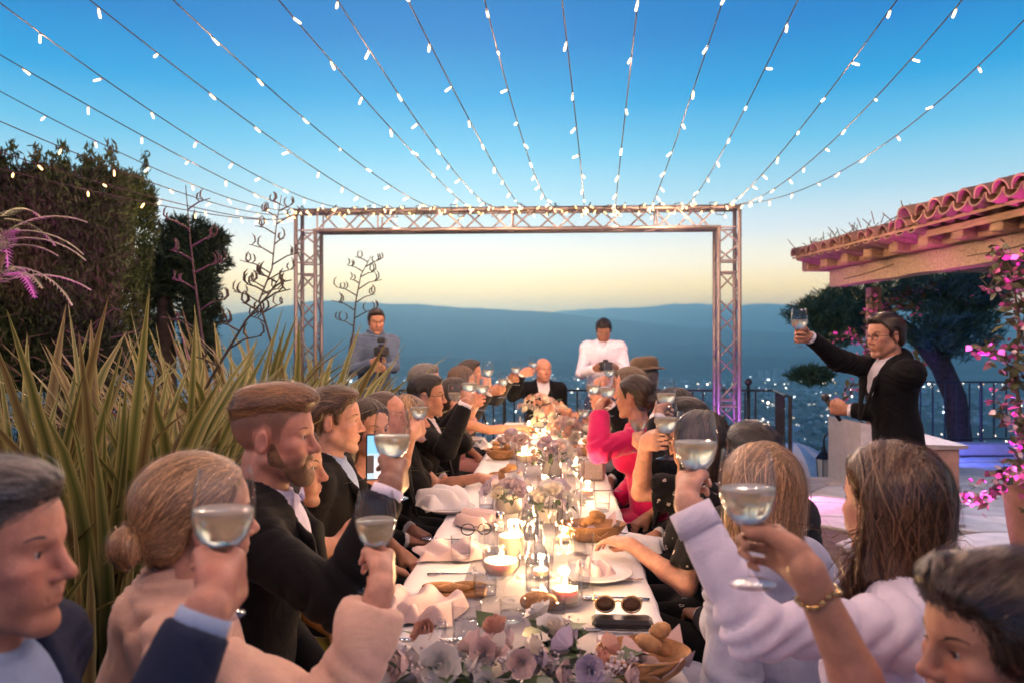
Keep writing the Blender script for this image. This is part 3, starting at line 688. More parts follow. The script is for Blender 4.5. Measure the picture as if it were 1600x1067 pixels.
def conifer(name, base, label, trunk, pads, ndl, c0, c1, seed, leaf=.10, wid=.13):
    """an open tree: trunk and limbs given as polylines, foliage pads as ellipsoids"""
    g = np.random.default_rng(seed); t = empty(name, base, 0, label, 'tree')
    bark = mat('pine_bark', (.060, .042, .034), .95, .4, 14, .8, 40)
    for i, (pts, rs) in enumerate(trunk): MB().tube([Vector(p) - Vector(base) for p in pts], rs, 9).build('trunk' if i == 0 else 'limb', bark, t, True)
    P = []; Dn = []; cc = []
    for (c, r, w) in pads:
        m = int(ndl * w); q = unit(g.normal(0, 1, (m, 3))) * (g.random((m, 1)) ** .42)
        lump = fbm(q[:, 0] * 2.2 + c[0] * 3 + 30, q[:, 1] * 2.2 + q[:, 2] * 2.7 + 30, seed, 3)
        q = q * (.70 + .75 * (lump - .25))[:, None]; kp = lump > .455
        q = q[kp]; P.append(q * np.array(r) + (np.array(c) - np.array(base))); Dn.append(unit(q * [1, 1, .5] + [0, 0, .5])); cc.append(g.random(len(q)) * .6 + lump[kp] * .6 - .1)
    P = np.concatenate(P); n = len(P); d = unit(np.concatenate(Dn) + g.normal(0, .6, (n, 3))); s = unit(np.cross(d, g.normal(0, 1, (n, 3)))); L_ = (leaf * g.uniform(.5, 1.2, n))[:, None]
    V, Fc = quads_at(P, d * L_, s * L_ * wid); foliage('crown', V, Fc, lerpc(c0, c1, np.clip(np.concatenate(cc), 0, 1)), NEEDLE, t); return t
def build_trees():
    w = lambda px, py, Y: tuple(W(px, py, Y))
    # the leaning pine behind the right railing
    Y = 13.0
    tr = [([w(1512, 800, Y), w(1500, 690, Y), w(1492, 620, Y), w(1470, 570, Y), w(1430, 525, Y), w(1400, 500, Y)], [.21, .19, .18, .17, .13, .09]),
          ([w(1470, 570, Y), w(1500, 520, Y), w(1510, 470, Y - .4)], [.10, .07, .04]), ([w(1430, 525, Y), w(1350, 520, Y), w(1290, 500, Y + .3)], [.08, .06, .03]), ([w(1420, 515, Y), w(1330, 570, Y), w(1270, 575, Y)], [.06, .04, .02]),
          ([w(1400, 500, Y), w(1370, 460, Y), w(1350, 440, Y)], [.08, .05, .03])]
    pads = [((*w(1285, 490, Y),), (.62, .8, .34), 1.0), ((*w(1320, 470, Y + .5),), (.7, .9, .4), 1.1), ((*w(1400, 455, Y + .4),), (.9, 1., .42), 1.3), ((*w(1470, 450, Y),), (.8, .9, .5), 1.3), ((*w(1520, 470, Y + .2),), (.6, .8, .5), 1.0),
            ((*w(1500, 520, Y - .3),), (.65, .7, .45), 1.0), ((*w(1455, 510, Y - .5),), (.5, .6, .4), .8), ((*w(1265, 585, Y),), (.40, .5, .20), .5), ((*w(1310, 520, Y),), (.5, .6, .25), .6), ((*w(1540, 440, Y),), (.6, .6, .5), .8), ((*w(1350, 500, Y + .3),), (.6, .6, .3), .7)]
    conifer('pine_tree', w(1512, 800, Y), 'leaning pine with a dark trunk behind the right railing', tr, pads, 3600, (.026, .072, .050), (.11, .19, .095), 3, .10, .10)
    # the dark tree beside the hedge
    Y = 9.2
    tr = [([w(262, 760, Y), w(262, 640, Y), w(260, 540, Y), w(258, 450, Y), w(275, 390, Y)], [.13, .12, .11, .09, .05]), ([w(258, 470, Y), w(300, 430, Y), w(330, 385, Y)], [.05, .04, .02]), ([w(262, 560, Y), w(310, 520, Y), w(318, 480, Y)], [.05, .04, .02]), ([w(258, 480, Y), w(225, 440, Y)], [.04, .02])]
    pads = [((*w(262, 405, Y),), (.45, .5, .42), 1.2), ((*w(310, 400, Y),), (.42, .5, .30), 1.0), ((*w(295, 362, Y),), (.34, .4, .2), .6), ((*w(335, 370, Y),), (.22, .3, .12), .35), ((*w(310, 480, Y),), (.30, .35, .45), 1.1), ((*w(312, 540, Y),), (.26, .3, .35), .8), ((*w(235, 440, Y),), (.28, .35, .38), .8), ((*w(225, 520, Y),), (.26, .3, .4), .6), ((*w(300, 440, Y),), (.35, .35, .3), .8)]
    conifer('cypress_tree', w(262, 760, Y), 'dark ragged cypress against the glow beside the clipped hedge', tr, pads, 3000, (.016, .034, .022), (.055, .085, .044), 8, .075, .15)
build_trees()

# ------------------------------------------------------------------ sword-leaved flax
def flax_leaf_mesh(k):
    g = np.random.default_rng(100 + k); n = 8; S = np.linspace(0, 1, n); L_ = 1.0
    bend = g.uniform(.10, .75); w0 = .0175 * g.uniform(.8, 1.2)
    V = []; C = []
    a = g.uniform(.0, .12); x = z = 0; green = np.array([.075, .100, .025]) * g.uniform(.6, 1.25) if k % 4 else np.array([.11, .070, .030]); cream = np.array([.45, .39, .15]) * g.uniform(.7, 1.1)
    wid = np.interp(S, [0, .25, .6, .85, 1], [.75, 1., .9, .5, .03]) * w0
    for i, s in enumerate(S):
        if i: a += bend / (n - 1) * (.4 + 1.6 * s); x += math.sin(a) / (n - 1); z += math.cos(a) / (n - 1)
        w = wid[i]; fold = .45 * (1 - s) + .12
        for u in (-1, -.62, 0, .62, 1):
            V.append((x - abs(u) * w * fold * -.0 + (1 - abs(u)) * w * fold * math.cos(a) * -1, u * w, z + (1 - abs(u)) * w * fold * math.sin(a)))
            C.append(cream if abs(u) > .9 else (green * .55 + cream * .45 if abs(u) > .5 else green))
    Fc = [(i * 5 + q, i * 5 + q + 1, i * 5 + q + 6, i * 5 + q + 5) for i in range(n - 1) for q in range(4)]
    me = mesh('leaf', np.array(V), np.array(Fc), LEAFM, True); set_tint(me, np.array(C)); return me
FLAX = [flax_leaf_mesh(k) for k in range(14)]
def flax(px, Y, n, hmin, hmax, lean, spread, label, seed, z=0.0):
    g = np.random.default_rng(seed); c = W(px, 536, Y); t = empty('flax_plant', (c.x, Y, z), 0, label, 'flax plant', 'sword leaved flax plants along the left bed')
    for k in range(n):
        az = g.uniform(0, 2 * math.pi); tilt = abs(g.normal(0, spread)) + .04
        M = Matrix.Rotation(az, 4, 'Z') @ Matrix.Rotation(tilt, 4, 'Y')
        o = obj('leaf', FLAX[g.integers(0, 14)], t)
        L_ = g.uniform(hmin, hmax) * (1 - .15 * tilt); ln = Matrix.Rotation(lean, 4, 'Y')
        o.matrix_local = Matrix.Translation((math.cos(az) * .07 * g.random(), math.sin(az) * .07 * g.random(), 0)) @ ln @ M @ Matrix.Rotation(g.uniform(-.5, .5), 4, 'Z') @ Matrix.Diagonal((L_, L_ * g.uniform(.9, 1.35), L_, 1))
    return t
def flax_stalk(pts, Y, label, seed, claws):
    rr = random.Random(seed); P = [W(*p, Y) for p in pts]; base = Vector((P[0].x, Y, P[0].z)); t = empty('flax_flower_stalk', base, 0, label, 'flower stalk', 'dry flax flower stalks'); m = mat('dry_stalk', (.045, .030, .024), .8, .3, 20)
    P = [p - base for p in P]; n = len(P); MB().tube(P, [.011 - .008 * i / (n - 1) for i in range(n)], 6).build('stem', m, t, True)
    for k in range(claws):
        f = .30 + .68 * k / claws; i = min(int(f * (n - 1)), n - 2); p = P[i].lerp(P[i + 1], f * (n - 1) - i); s = 1 if k % 2 else -1; L_ = rr.uniform(.10, .26) * (1.15 - f * .5)
        q = [p, p + Vector((s * L_ * .5, rr.uniform(-.03, .03), L_ * .30)), p + Vector((s * L_, rr.uniform(-.06, .06), L_ * .42))]
        br = MB().tube(q, [.006, .005, .003], 5).build('branch', m, t, True)
        for j in range(rr.randint(2, 4)):
            c = q[1].lerp(q[2], rr.random()); h = rr.uniform(.045, .085); sx = rr.choice((-1, 1))
            MB().tube([c, c + Vector((sx * h * .35, 0, h * .35)), c + Vector((sx * h * .30, 0, h * .8)), c + Vector((sx * h * .05, 0, h * 1.1))], [.003, .006, .006, .001], 5).build('pod', m, br, True)
def build_flax():
    flax(35, 3.05, 92, 1.25, 1.80, .02, .20, 'upright flax plant at the left edge under the hedge', 1)
    flax(160, 2.95, 130, 1.25, 1.82, .10, .27, 'broad flax plant with the longest yellow edged leaves above the grey haired man', 2)
    flax(255, 3.5, 115, 1.2, 1.75, .20, .30, 'flax plant behind the woman with the hair bun', 3)
    flax(330, 4.2, 110, 1.25, 1.85, .12, .40, 'flax plant in front of the dark cypress, leaves spreading', 4)
    flax(430, 4.6, 140, 1.25, 1.9, .22, .46, 'dense flax plant behind the bearded man', 5)
    flax(478, 5.7, 130, 1.2, 1.7, .28, .42, 'flax plant reaching towards the left photographer', 6)
    flax(120, 2.2, 60, .75, 1.15, .30, .55, 'low dark flax plant between the two nearest guests at the left', 7)
    flax(-60, 2.6, 46, 1.0, 1.5, .10, .25, 'flax plant cut by the left edge of the picture', 8)
    flax(360, 5.6, 100, 1.25, 1.95, .05, .35, 'flax plant farthest back, below the truss leg', 9)
    flax(555, 6.3, 60, .7, 1.1, .25, .45, 'low flax plant at the feet of the left photographer', 10)
    flax_stalk([(415, 640), (425, 540), (405, 470), (425, 420), (432, 350), (440, 305)], 5.6, 'tallest dry flower stalk with claw pods left of the truss leg', 1, 15)
    flax_stalk([(330, 640), (318, 540), (305, 440), (298, 380), (290, 290)], 5.2, 'dry flower stalk against the cypress', 2, 8)
    flax_stalk([(530, 620), (552, 520), (556, 470), (564, 430), (580, 400)], 6.6, 'thin dry flower stalk beside the left photographer', 3, 11)
    flax_stalk([(280, 690), (330, 590), (385, 500), (420, 460), (440, 430)], 4.3, 'dry flower stalk leaning right across the flax leaves', 4, 9)
build_flax()

def build_magenta_palm():
    g = random.Random(9); t = empty('fern_palm', (-3.35, 4.45, 0), 0, 'frond plant glowing magenta in front of the hedge at the left edge', 'palm')
    m = mat('frond', (.22, .24, .14), .6, .2, 10)
    MB().tube([(0, 0, 0), (.08, 0, 1.0), (.40, 0, 2.02)], [.03, .026, .02], 8).build('stem', mat('hedge_branch'), t, True)
    for k in range(22):
        az = g.uniform(0, 6.28); el = g.uniform(-.2, .9); L_ = g.uniform(.30, .52); b = MB(); p = Vector((.38 + .06 * g.random(), 0, 1.85 + .40 * g.random())); pts = [p]
        for q in range(8):
            e = el - q * .14; pts.append(pts[-1] + Vector((math.cos(az) * math.cos(e), math.sin(az) * math.cos(e), math.sin(e))) * L_ / 8)
        b.tube(pts, .005, 4)
        for q in range(1, 9):
            d = (pts[q] - pts[q - 1]).normalized(); s = d.cross(Vector((0, 0, 1))).normalized()
            for sg in (-1, 1):
                for h in (0, .5):
                    a = pts[q - 1].lerp(pts[q], h); tip = a + (s * sg * .8 + d * .6 + Vector((0, 0, -.15))) * (.085 * (1.1 - q / 11)); w = d * .007
                    b.add([a - w, a + w, tip], [(0, 1, 2)])
        b.build('frond', m, t)
build_magenta_palm()

def oval_leaf(name, L_, w, m, tint=None):
    V = [(0, 0, 0), (w * .8, L_ * .3, .1 * w), (w, L_ * .55, .12 * w), (0, L_, -.15 * L_), (-w, L_ * .55, .12 * w), (-w * .8, L_ * .3, .1 * w), (0, L_ * .5, -.12 * w)]
    return mesh(name, V, [(0, 1, 6), (1, 2, 6), (2, 3, 6), (3, 4, 6), (4, 5, 6), (5, 0, 6)], m, True)
def build_bougainvillea():
    g = random.Random(31); lm = mat('climber_leaf', (.075, .085, .035), .5, .35, 12); fm = mat('bract', (.45, .10, .26), .6, .25, 12); wm = mat('pale_bract', (.62, .50, .55), .6, .1)
    bark = mat('climber_bark', (.12, .08, .055), .9, .3, 30)
    leaf = [oval_leaf('leaf', .075, .019, lm), oval_leaf('leaf', .06, .016, lm)]; br = oval_leaf('bract', .042, .016, fm); bw = oval_leaf('bract', .042, .017, wm)
    def climber(label, stems, dens, flo, seedv, pale=0.0):
        rr = random.Random(seedv); base = stems[0][0][0]; t = empty('climbing_plant', base, 0, label, 'climbing plant')
        for pts, r0 in stems:
            P = [p - base for p in pts]; MB().tube(P, [r0 * (1 - .75 * i / (len(P) - 1)) for i in range(len(P))], 6).build('stem', bark, t, True)
            tot = sum((b - a).length for a, b in zip(P[:-1], P[1:]))
            for k in range(int(tot * dens)):
                f = rr.random() * (len(P) - 1); i = min(int(f), len(P) - 2); p = P[i].lerp(P[i + 1], f - i) + Vector((rr.gauss(0, .035), rr.gauss(0, .035), rr.gauss(0, .03)))
                isf = rr.random() < flo; o = obj('bract' if isf else 'leaf', (bw if rr.random() < pale else br) if isf else leaf[rr.randrange(2)], t, p, (rr.uniform(-1.2, 1.2), rr.uniform(-1.2, 1.2), rr.uniform(0, 6.28))); s = rr.uniform(.8, 1.5); o.scale = (s, s, s)
    w = lambda x, y, Y: W(x, y, Y)
    Y = 5.0
    climber('climbing plant rising from the planter to the roof, bracts lit magenta', [
        ([w(1622, 800, Y), w(1600, 690, Y), w(1588, 600, Y), w(1592, 500, Y), w(1580, 420, Y), w(1560, 390, Y)], .016),
        ([w(1588, 600, Y), w(1570, 560, Y), w(1545, 548, Y - .1), w(1530, 552, Y - .1)], .008), ([w(1592, 520, Y), w(1620, 450, Y), w(1600, 395, Y)], .008),
        ([w(1605, 700, Y - .1), w(1590, 660, Y - .2), w(1565, 620, Y - .2)], .007), ([w(1585, 440, Y), w(1555, 430, Y), w(1540, 460, Y)], .006),
        ([w(1620, 780, Y), w(1600, 720, Y - .2), w(1570, 735, Y - .3), w(1545, 770, Y - .3), w(1520, 790, Y - .3)], .008)], 165, .42, 2, .25)
    Y = 7.9
    climber('climbing plant with pink clusters on the far pergola post behind the speaker', [
        ([w(1366, 730, Y), w(1364, 600, Y), w(1362, 500, Y), w(1372, 455, Y)], .014), ([w(1364, 560, Y), w(1340, 530, Y), w(1320, 520, Y), w(1300, 535, Y)], .008), ([w(1364, 520, Y), w(1400, 480, Y), w(1440, 485, Y)], .008), ([w(1364, 600, Y), w(1330, 600, Y), w(1310, 640, Y)], .007), ([w(1362, 500, Y), w(1410, 460, Y), w(1450, 450, Y)], .006), ([w(1364, 580, Y), w(1420, 560, Y), w(1440, 570, Y)], .006)], 95, .36, 4)
build_bougainvillea()
# ================================================================== the long table
TX = lambda Y, v=0.0: -.09 + .056 * Y + v            # x of the table's centre line (plus v sideways) at depth Y
TYAW = -math.atan(.056)
TH = .75; TY0, TY1 = .92, 7.25; TWH = .375
def TP(px, py, up=0.0):
    Y = TH * F / (py - HZ); p = W(px, py, Y); p.z = TH + .006 + up; return p
LINEN = mat('white_linen', (.80, .78, .80), .85, .05, 5, .18, 260, sheen=.2)
PINKLIN = mat('blush_napkin', (.66, .49, .48), .85, .08, 6, .25, 240, sheen=.3)
GREYRUN = mat('grey_runner', (.36, .34, .37), .85, .10, 12, .3, 320)
GLASS = glass_mat(); GLASS2 = glass_mat('tumbler_glass', (.93, .94, .96), 1.3)
STEEL = mat('cutlery_steel', (.62, .60, .58), .22, .05, 20, metal=1.)
WAX = mat('candle_wax', (.85, .74, .55), .5, .04, sss=.4)
FLAME = emat('candle_flame', (1, .66, .28), 14)
BASKET = mat('olive_wood', (.40, .20, .075), .5, .35, 9, .3, 40, stretch=(1, 6, 6)); BREAD = mat('bread_crust', (.42, .22, .09), .8, .4, 22, .8, 60)
CANDLE_W = 4.8
def build_table():
    c = Vector((TX((TY0 + TY1) / 2), (TY0 + TY1) / 2, 0)); L_ = TY1 - TY0
    t = empty('dining_table', c, TYAW, 'long narrow banquet table under the white cloth', 'table')
    wd = mat('table_wood', (.22, .13, .08), .6, .3, 8)
    MB().box((0, 0, TH - .022), (TWH * 2 - .01, L_ - .01, .03)).build('tabletop', wd, t)
    for y in np.linspace(-L_ / 2 + .2, L_ / 2 - .2, 6):
        for s in (-1, 1): MB().box((s * .31, float(y), (TH - .04) / 2), (.05, .05, TH - .04), bev=.006).build('leg', wd, t)
    # cloth: top, rounded edge, hanging folds
    ny = 170; ys = np.linspace(-L_ / 2 - .006, L_ / 2 + .006, ny); prof = []
    for u in np.linspace(-1, 1, 21): prof.append((u * TWH, 0, 0))
    hang = [(.006, -.004), (.012, -.015), (.016, -.05), (.022, -.12), (.026, -.2), (.03, -.30), (.034, -.40)]
    left = [(-TWH - a, z, k) for k, (a, z) in enumerate(hang, 1)][::-1]; right = [(TWH + a, z, k) for k, (a, z) in enumerate(hang, 1)]
    P = left + prof + right; V = []
    for y in ys:
        for x, z, k in P:
            f = (k / 7) ** 1.5 * .022 * (math.sin(y * 21 + (1 if x > 0 else 4)) + .6 * math.sin(y * 37 + x)); s = 1 if x > 0 else -1
            wv = .0022 * (fbm(np.array([x * 5 + 3.]), np.array([y * 3 + 50.]), 91, 3)[0] - .5) * (k == 0)
            V.append((x + s * f, y, TH + .002 + z + max(0, wv)))
    m_ = len(P); i = (np.arange(ny - 1)[:, None] * m_ + np.arange(m_ - 1)[None]).ravel()
    o = obj('tablecloth', mesh('tablecloth', np.array(V), np.stack([i, i + 1, i + m_ + 1, i + m_], -1), LINEN), None, c, (0, 0, TYAW)); tag(o, 'white linen tablecloth hanging over the long table', 'tablecloth')
    V = []; n = 120
    for k in range(n):
        y = -L_ / 2 + .05 + (L_ - .1) * k / (n - 1)
        for q, x in enumerate((-.20, -.1, 0, .1, .20)): V.append((x + .005 * math.sin(y * 3), y, TH + .0065 + .0012 * math.sin(y * 9 + q)))
    i = (np.arange(n - 1)[:, None] * 5 + np.arange(4)[None]).ravel()
    o = obj('table_runner', mesh('table_runner', np.array(V), np.stack([i, i + 1, i + 6, i + 5], -1), GREYRUN), None, c, (0, 0, TYAW)); tag(o, 'grey runner laid down the middle of the white cloth', 'table runner')
build_table()

def flame_on(parent, z, s=1.0, w=1.0, xy=(0, 0)):
    b = MB(); b.lathe([(0, z), (.005 * s, z + .006 * s), (.0075 * s, z + .014 * s), (.0055 * s, z + .027 * s), (.002 * s, z + .038 * s), (0, z + .043 * s)], 10, (xy[0], xy[1], 0)); b.build('flame', FLAME, parent, True)
    l = bpy.data.lights.new('flame_light', 'POINT'); l.energy = CANDLE_W * w; l.color = (1, .58, .25); l.shadow_soft_size = .012
    q = bpy.data.objects.new('flame_light', l); link(q, parent); q.location = (xy[0], xy[1], z + .03 * s)
def hurricane(p, r, h, ch, label, w=1.0):
    t = empty('candle_holder', p, 0, label, 'candle', 'candles in clear glass on the table')
    b = MB(); b.lathe([(0, .002), (r * .92, .0), (r, .008), (r, h * .9), (r * 1.02, h), (r * .985, h + .001), (r * .96, h * .9), (r * .955, .012), (0, .011)], 28); auto_smooth(b.build('glass', GLASS, t, True).data, 50)
    b = MB(); rc = r * .74; b.lathe([(0, .0125), (rc, .0125), (rc, ch - .006), (rc * .94, ch), (rc * .6, ch - .006), (0, ch - .008)], 24); auto_smooth(b.build('wax', WAX, t, True).data, 50)
    MB().tube([(0, 0, ch - .01), (0, 0, ch + .004)], .0015, 5).build('wick', IRON, t); flame_on(t, ch + .001, .9, w)
def footed_candle(p, r, h, label, w=1.0):
    t = empty('candle_holder', p, 0, label, 'candle', 'candles in clear glass on the table'); s = h * .40
    b = MB(); b.lathe([(0, 0), (r * .75, 0), (r * .76, .005), (.012, .012), (.008, s * .6), (.014, s), (r * .7, s + .02), (r, s + .05), (r, h), (r * .97, h), (r * .965, s + .05), (r * .66, s + .024), (0, s + .012)], 28); auto_smooth(b.build('glass', GLASS, t, True).data, 60)
    ch = s + .062; b = MB(); b.lathe([(0, s + .016), (r * .6, s + .026), (r * .9, s + .047), (r * .9, ch - .003), (r * .86, ch), (0, ch - .004)], 24); auto_smooth(b.build('wax', WAX, t, True).data, 50)
    flame_on(t, ch - .002, .85, w)
def tumbler(p, r, h, label, fill=.0, flare=1.12):
    t = empty('tumbler', p, 0, label, 'glass', 'glasses standing on the table')
    b = MB(); b.lathe([(0, 0), (r * .96, 0), (r, .004), (r * flare, h), (r * flare - .002, h + .001), (r * .95, .012), (0, .010)], 24); auto_smooth(b.build('glass', GLASS2, t, True).data, 50)
    if fill: MB().lathe([(0, .0105), (r * .94, .0125), (r * (.94 + (flare - .94) * fill), h * fill), (0, h * fill)], 24).build('water', glass_mat('water_fill', (.90, .93, .95), 1.0), t, True)
def flute(p, label, h=.21, r=.026):
    t = empty('champagne_flute', p, 0, label, 'glass', 'glasses standing on the table')
    b = MB(); b.lathe([(0, .0), (.032, .0), (.033, .003), (.006, .01), (.0038, .03), (.0038, h * .38), (.012, h * .44), (r, h * .66), (r * 1.02, h * .8), (r * .9, h), (r * .87, h), (r * .99, h * .8), (r * .96, h * .66), (.009, h * .46), (0, h * .44)], 20); auto_smooth(b.build('glass', GLASS, t, True).data, 60)
def bottle(p, label, h=.24, r=.036):
    t = empty('glass_bottle', p, 0, label, 'bottle', 'clear bottles on the table')
    b = MB(); b.lathe([(0, 0), (r * .95, 0), (r, .006), (r, h * .42), (r * .8, h * .56), (r * .42, h * .7), (r * .38, h * .92), (r * .48, h * .93), (r * .48, h), (r * .34, h), (r * .32, h * .7), (r * .74, h * .55), (r * .94, h * .42), (r * .94, .012), (0, .01)], 24); auto_smooth(b.build('glass', GLASS2, t, True).data, 60)
    MB().lathe([(0, .0115), (r * .93, .0125), (r * .93, h * .38), (0, h * .38)], 20).build('water', glass_mat('water_fill'), t, True)

# ---- flowers
PET = {n: mat('petal_' + n, c, .65, .10, 30, sheen=.25) for n, c in (('white', (.88, .84, .78)), ('cream', (.82, .73, .60)), ('lilac', (.62, .52, .63)), ('mauve', (.56, .42, .50)), ('peach', (.72, .40, .29)), ('blush', (.78, .58, .54)))}
SPR = mat('leaf_green', (.055, .10, .035), .45, .3, 14); SPR2 = mat('leaf_silver', (.16, .20, .15), .6, .2, 14); STEM = mat('flower_stem', (.07, .11, .04), .6, .2)
def rose_mesh(colr, seed, openness):
    g = np.random.default_rng(seed); V = []; Fc = []
    for ring, (n, r, h, fl) in enumerate(((3, .28, .95, -.12), (4, .52, .92, .02), (5, .80, .80, .22 * openness), (6, 1.02, .58, .50 * openness))):
        for k in range(n):
            a0 = 2 * math.pi * (k + .5 * (ring % 2)) / n + g.uniform(-.2, .2); w = 2 * math.pi / n * .68; b = len(V)
            for i, f in enumerate((0, .5, 1)):
                for j, u in enumerate((-1, 0, 1)):
                    a = a0 + u * w * (.55 + .45 * math.sin(math.pi * (.25 + .55 * f))); rr = (r * (.25 + .75 * math.sin(f * math.pi / 2)) + fl * f * f) * (1 - .10 * abs(u) * f)
                    V.append((rr * math.cos(a), rr * math.sin(a), h * f - .12 * abs(u) * f + g.uniform(-.04, .04) - (.12 * ring * (1 - f))))
            for i in range(2):
                for j in range(2): Fc.append((b + i * 3 + j, b + i * 3 + j + 1, b + i * 3 + j + 4, b + i * 3 + j + 3))
    return mesh('rose', np.array(V), np.array(Fc), PET[colr], True)
ROSES = {}
def rose(colr, k):
    if (colr, k) not in ROSES: ROSES[colr, k] = rose_mesh(colr, hash(colr[:2]) % 50 + k if False else (len(ROSES) * 7 + k), (.4, 1.0, .75)[k])
    return ROSES[colr, k]
LEAFG = [oval_leaf('leaf', .075, .021, SPR), oval_leaf('leaf', .055, .014, SPR2)]
def filler_mesh():
    g = random.Random(8); b = MB()
    for k in range(14):
        p = Vector((g.gauss(0, .3), g.gauss(0, .3), g.uniform(.5, 1.1))); b.tube([(0, 0, 0), p * .6, p], [.02, .016, .012], 3, False)
        b.ico(p, g.uniform(.06, .10), 0)
    return b.mesh('filler_bloom', mat('filler_bloom', (.62, .55, .56), .8, .1), False)
FILL = filler_mesh()
def arrangement(p, rx, ry, h, n, cols, label, seed, leafn=10, vase=.05, fill=5, rs=(.024, .034)):
    g = random.Random(seed); t = empty('flower_arrangement', p, TYAW, label, 'flowers', 'low flower arrangements down the middle of the table')
    b = MB(); b.lathe([(0, 0), (vase, 0), (vase * 1.2, .03), (vase * 1.05, h * .5), (vase * .98, h * .5), (0, h * .4)], 20, sx=max(1, rx / ry * .6)); auto_smooth(b.build('vase', mat('ceramic_vase', (.55, .50, .47), .4, .05), t, True).data)
    for k in range(n):
        a = k * 2.39996; f = math.sqrt((k + .5) / n); q = Vector((math.cos(a) * f * rx, math.sin(a) * f * ry, h * (.60 + .40 * (1 - f * f)) + g.uniform(-.02, .03)))
        d = Vector((q.x * 2.2, q.y * 2.2, h * .8)).normalized(); d = (d + Vector((g.gauss(0, .22), g.gauss(0, .22), 0))).normalized(); s = g.uniform(*rs)
        o = obj('rose', rose(g.choice(cols), g.randrange(3)), t); o.matrix_local = Matrix.Translation(q) @ rotframe(d).to_4x4() @ Matrix.Rotation(g.uniform(0, 6), 4, 'Z') @ Matrix.Diagonal((s, s, s * 1.15, 1))
    b = MB()
    for k in range(n): a = k * 2.39996; f = math.sqrt((k + .5) / n); b.tube([(math.cos(a) * .02, math.sin(a) * .02, h * .3), (math.cos(a) * f * rx * .9, math.sin(a) * f * ry * .9, h * .62)], .002, 4, False)
    o = b.build('stems', STEM, t); tag(o, kind='stuff')
    for k in range(leafn):
        a = g.uniform(0, 6.28); f = g.uniform(.45, 1.1); o = obj('leaf', LEAFG[g.randrange(2)], t, (math.cos(a) * f * rx, math.sin(a) * f * ry, h * (.35 + .5 * g.random())), (g.uniform(-.6, .8), g.uniform(-.6, .6), a - 1.57)); s = g.uniform(.7, 1.25); o.scale = (s, s, s)
    for k in range(fill):
        a = g.uniform(0, 6.28); f = g.uniform(.2, 1.); o = obj('filler_bloom', FILL, t, (math.cos(a) * f * rx, math.sin(a) * f * ry, h * .5), (g.uniform(-.5, .5), g.uniform(-.5, .5), a)); s = g.uniform(.035, .055); o.scale = (s, s, s)
    return t
def tall_bud(t_loc, label, top, colr, seed, leaves=2, s=.026):
    g = random.Random(seed); t = empty('bud_stem', t_loc, 0, label, 'flower'); top = Vector(top) - Vector(t_loc)
    MB().lathe([(0, 0), (.022, 0), (.024, .04), (.012, .07), (.011, .10), (.009, .10), (.01, .068), (0, .06)], 14).build('bud_vase', GLASS2, t, True)
    MB().tube([(0, 0, .01), (top.x * .4, top.y * .4, top.z * .6), top], [.003, .0025, .002], 5).build('stem', STEM, t)
    d = (top - Vector((top.x * .4, top.y * .4, top.z * .6))).normalized(); o = obj('rose', rose(colr, 0), t); o.matrix_local = Matrix.Translation(top) @ rotframe(d).to_4x4() @ Matrix.Diagonal((s, s, s * 1.5, 1))
    for k in range(leaves): o = obj('leaf', LEAFG[0], t, top * g.uniform(.55, .92), (g.uniform(.1, .7), g.uniform(-.5, .5), g.uniform(0, 6.28))); o.scale = (1.1, 1.1, 1.1)

# ---- napkins, cutlery, small things
def napkin(p, w, l, rz, label, seed, hang=0.0, pile=.02, m=None):
    g = np.random.default_rng(seed); nx, ny = 26, 30; V = []
    u, v = np.meshgrid(np.linspace(-1, 1, nx), np.linspace(-1, 1, ny), indexing='ij')
    ang = g.uniform(-.5, .5); ph = g.uniform(0, 6, 3)
    f = np.abs(np.sin((u * math.cos(ang) + v * math.sin(ang)) * 4.2 + ph[0] + .7 * np.sin(v * 2 + ph[1]))) ** 1.5
    z = pile * (.25 + .9 * f * (1 - .55 * np.abs(u) ** 3)) + .008 * fbm(u * 2 + 10 + seed, v * 2 + 10, 19, 3)
    x = u * w / 2 * (1 + .10 * np.sin(v * 3 + ph[2])) ; y = v * l / 2 * (1 + .08 * np.sin(u * 4 + ph[1]))
    if hang:                                   # one end falls over the table edge
        over = np.clip(np.abs(x) - hang, 0, 1) * (np.sign(x) == np.sign(hang) if hang > 0 else 1)
    edge = (1 - u ** 6) * (1 - v ** 6); z = z * np.clip(edge * 1.6, 0.12, 1) + .002
    V = np.stack([x, y, z], -1).reshape(-1, 3); i = (np.arange(nx - 1)[:, None] * ny + np.arange(ny - 1)[None]).ravel()
    o = obj('napkin', mesh('napkin', V, np.stack([i, i + ny, i + ny + 1, i + 1], -1), m or PINKLIN), None, p, (0, 0, rz)); tag(o, label, 'napkin', 'cloth napkins on the table'); return o
def plate(p, r, label, parent=None):
    t = empty('plate', p, 0, label, 'plate', 'white plates at the places'); MB().lathe([(0, 0), (r * .6, 0), (r * .64, .006), (r * .98, .02), (r, .022), (r * .97, .024), (r * .62, .011), (0, .009)], 32).build('dish', mat('porcelain', (.74, .71, .69), .18, .02), t, True); return t
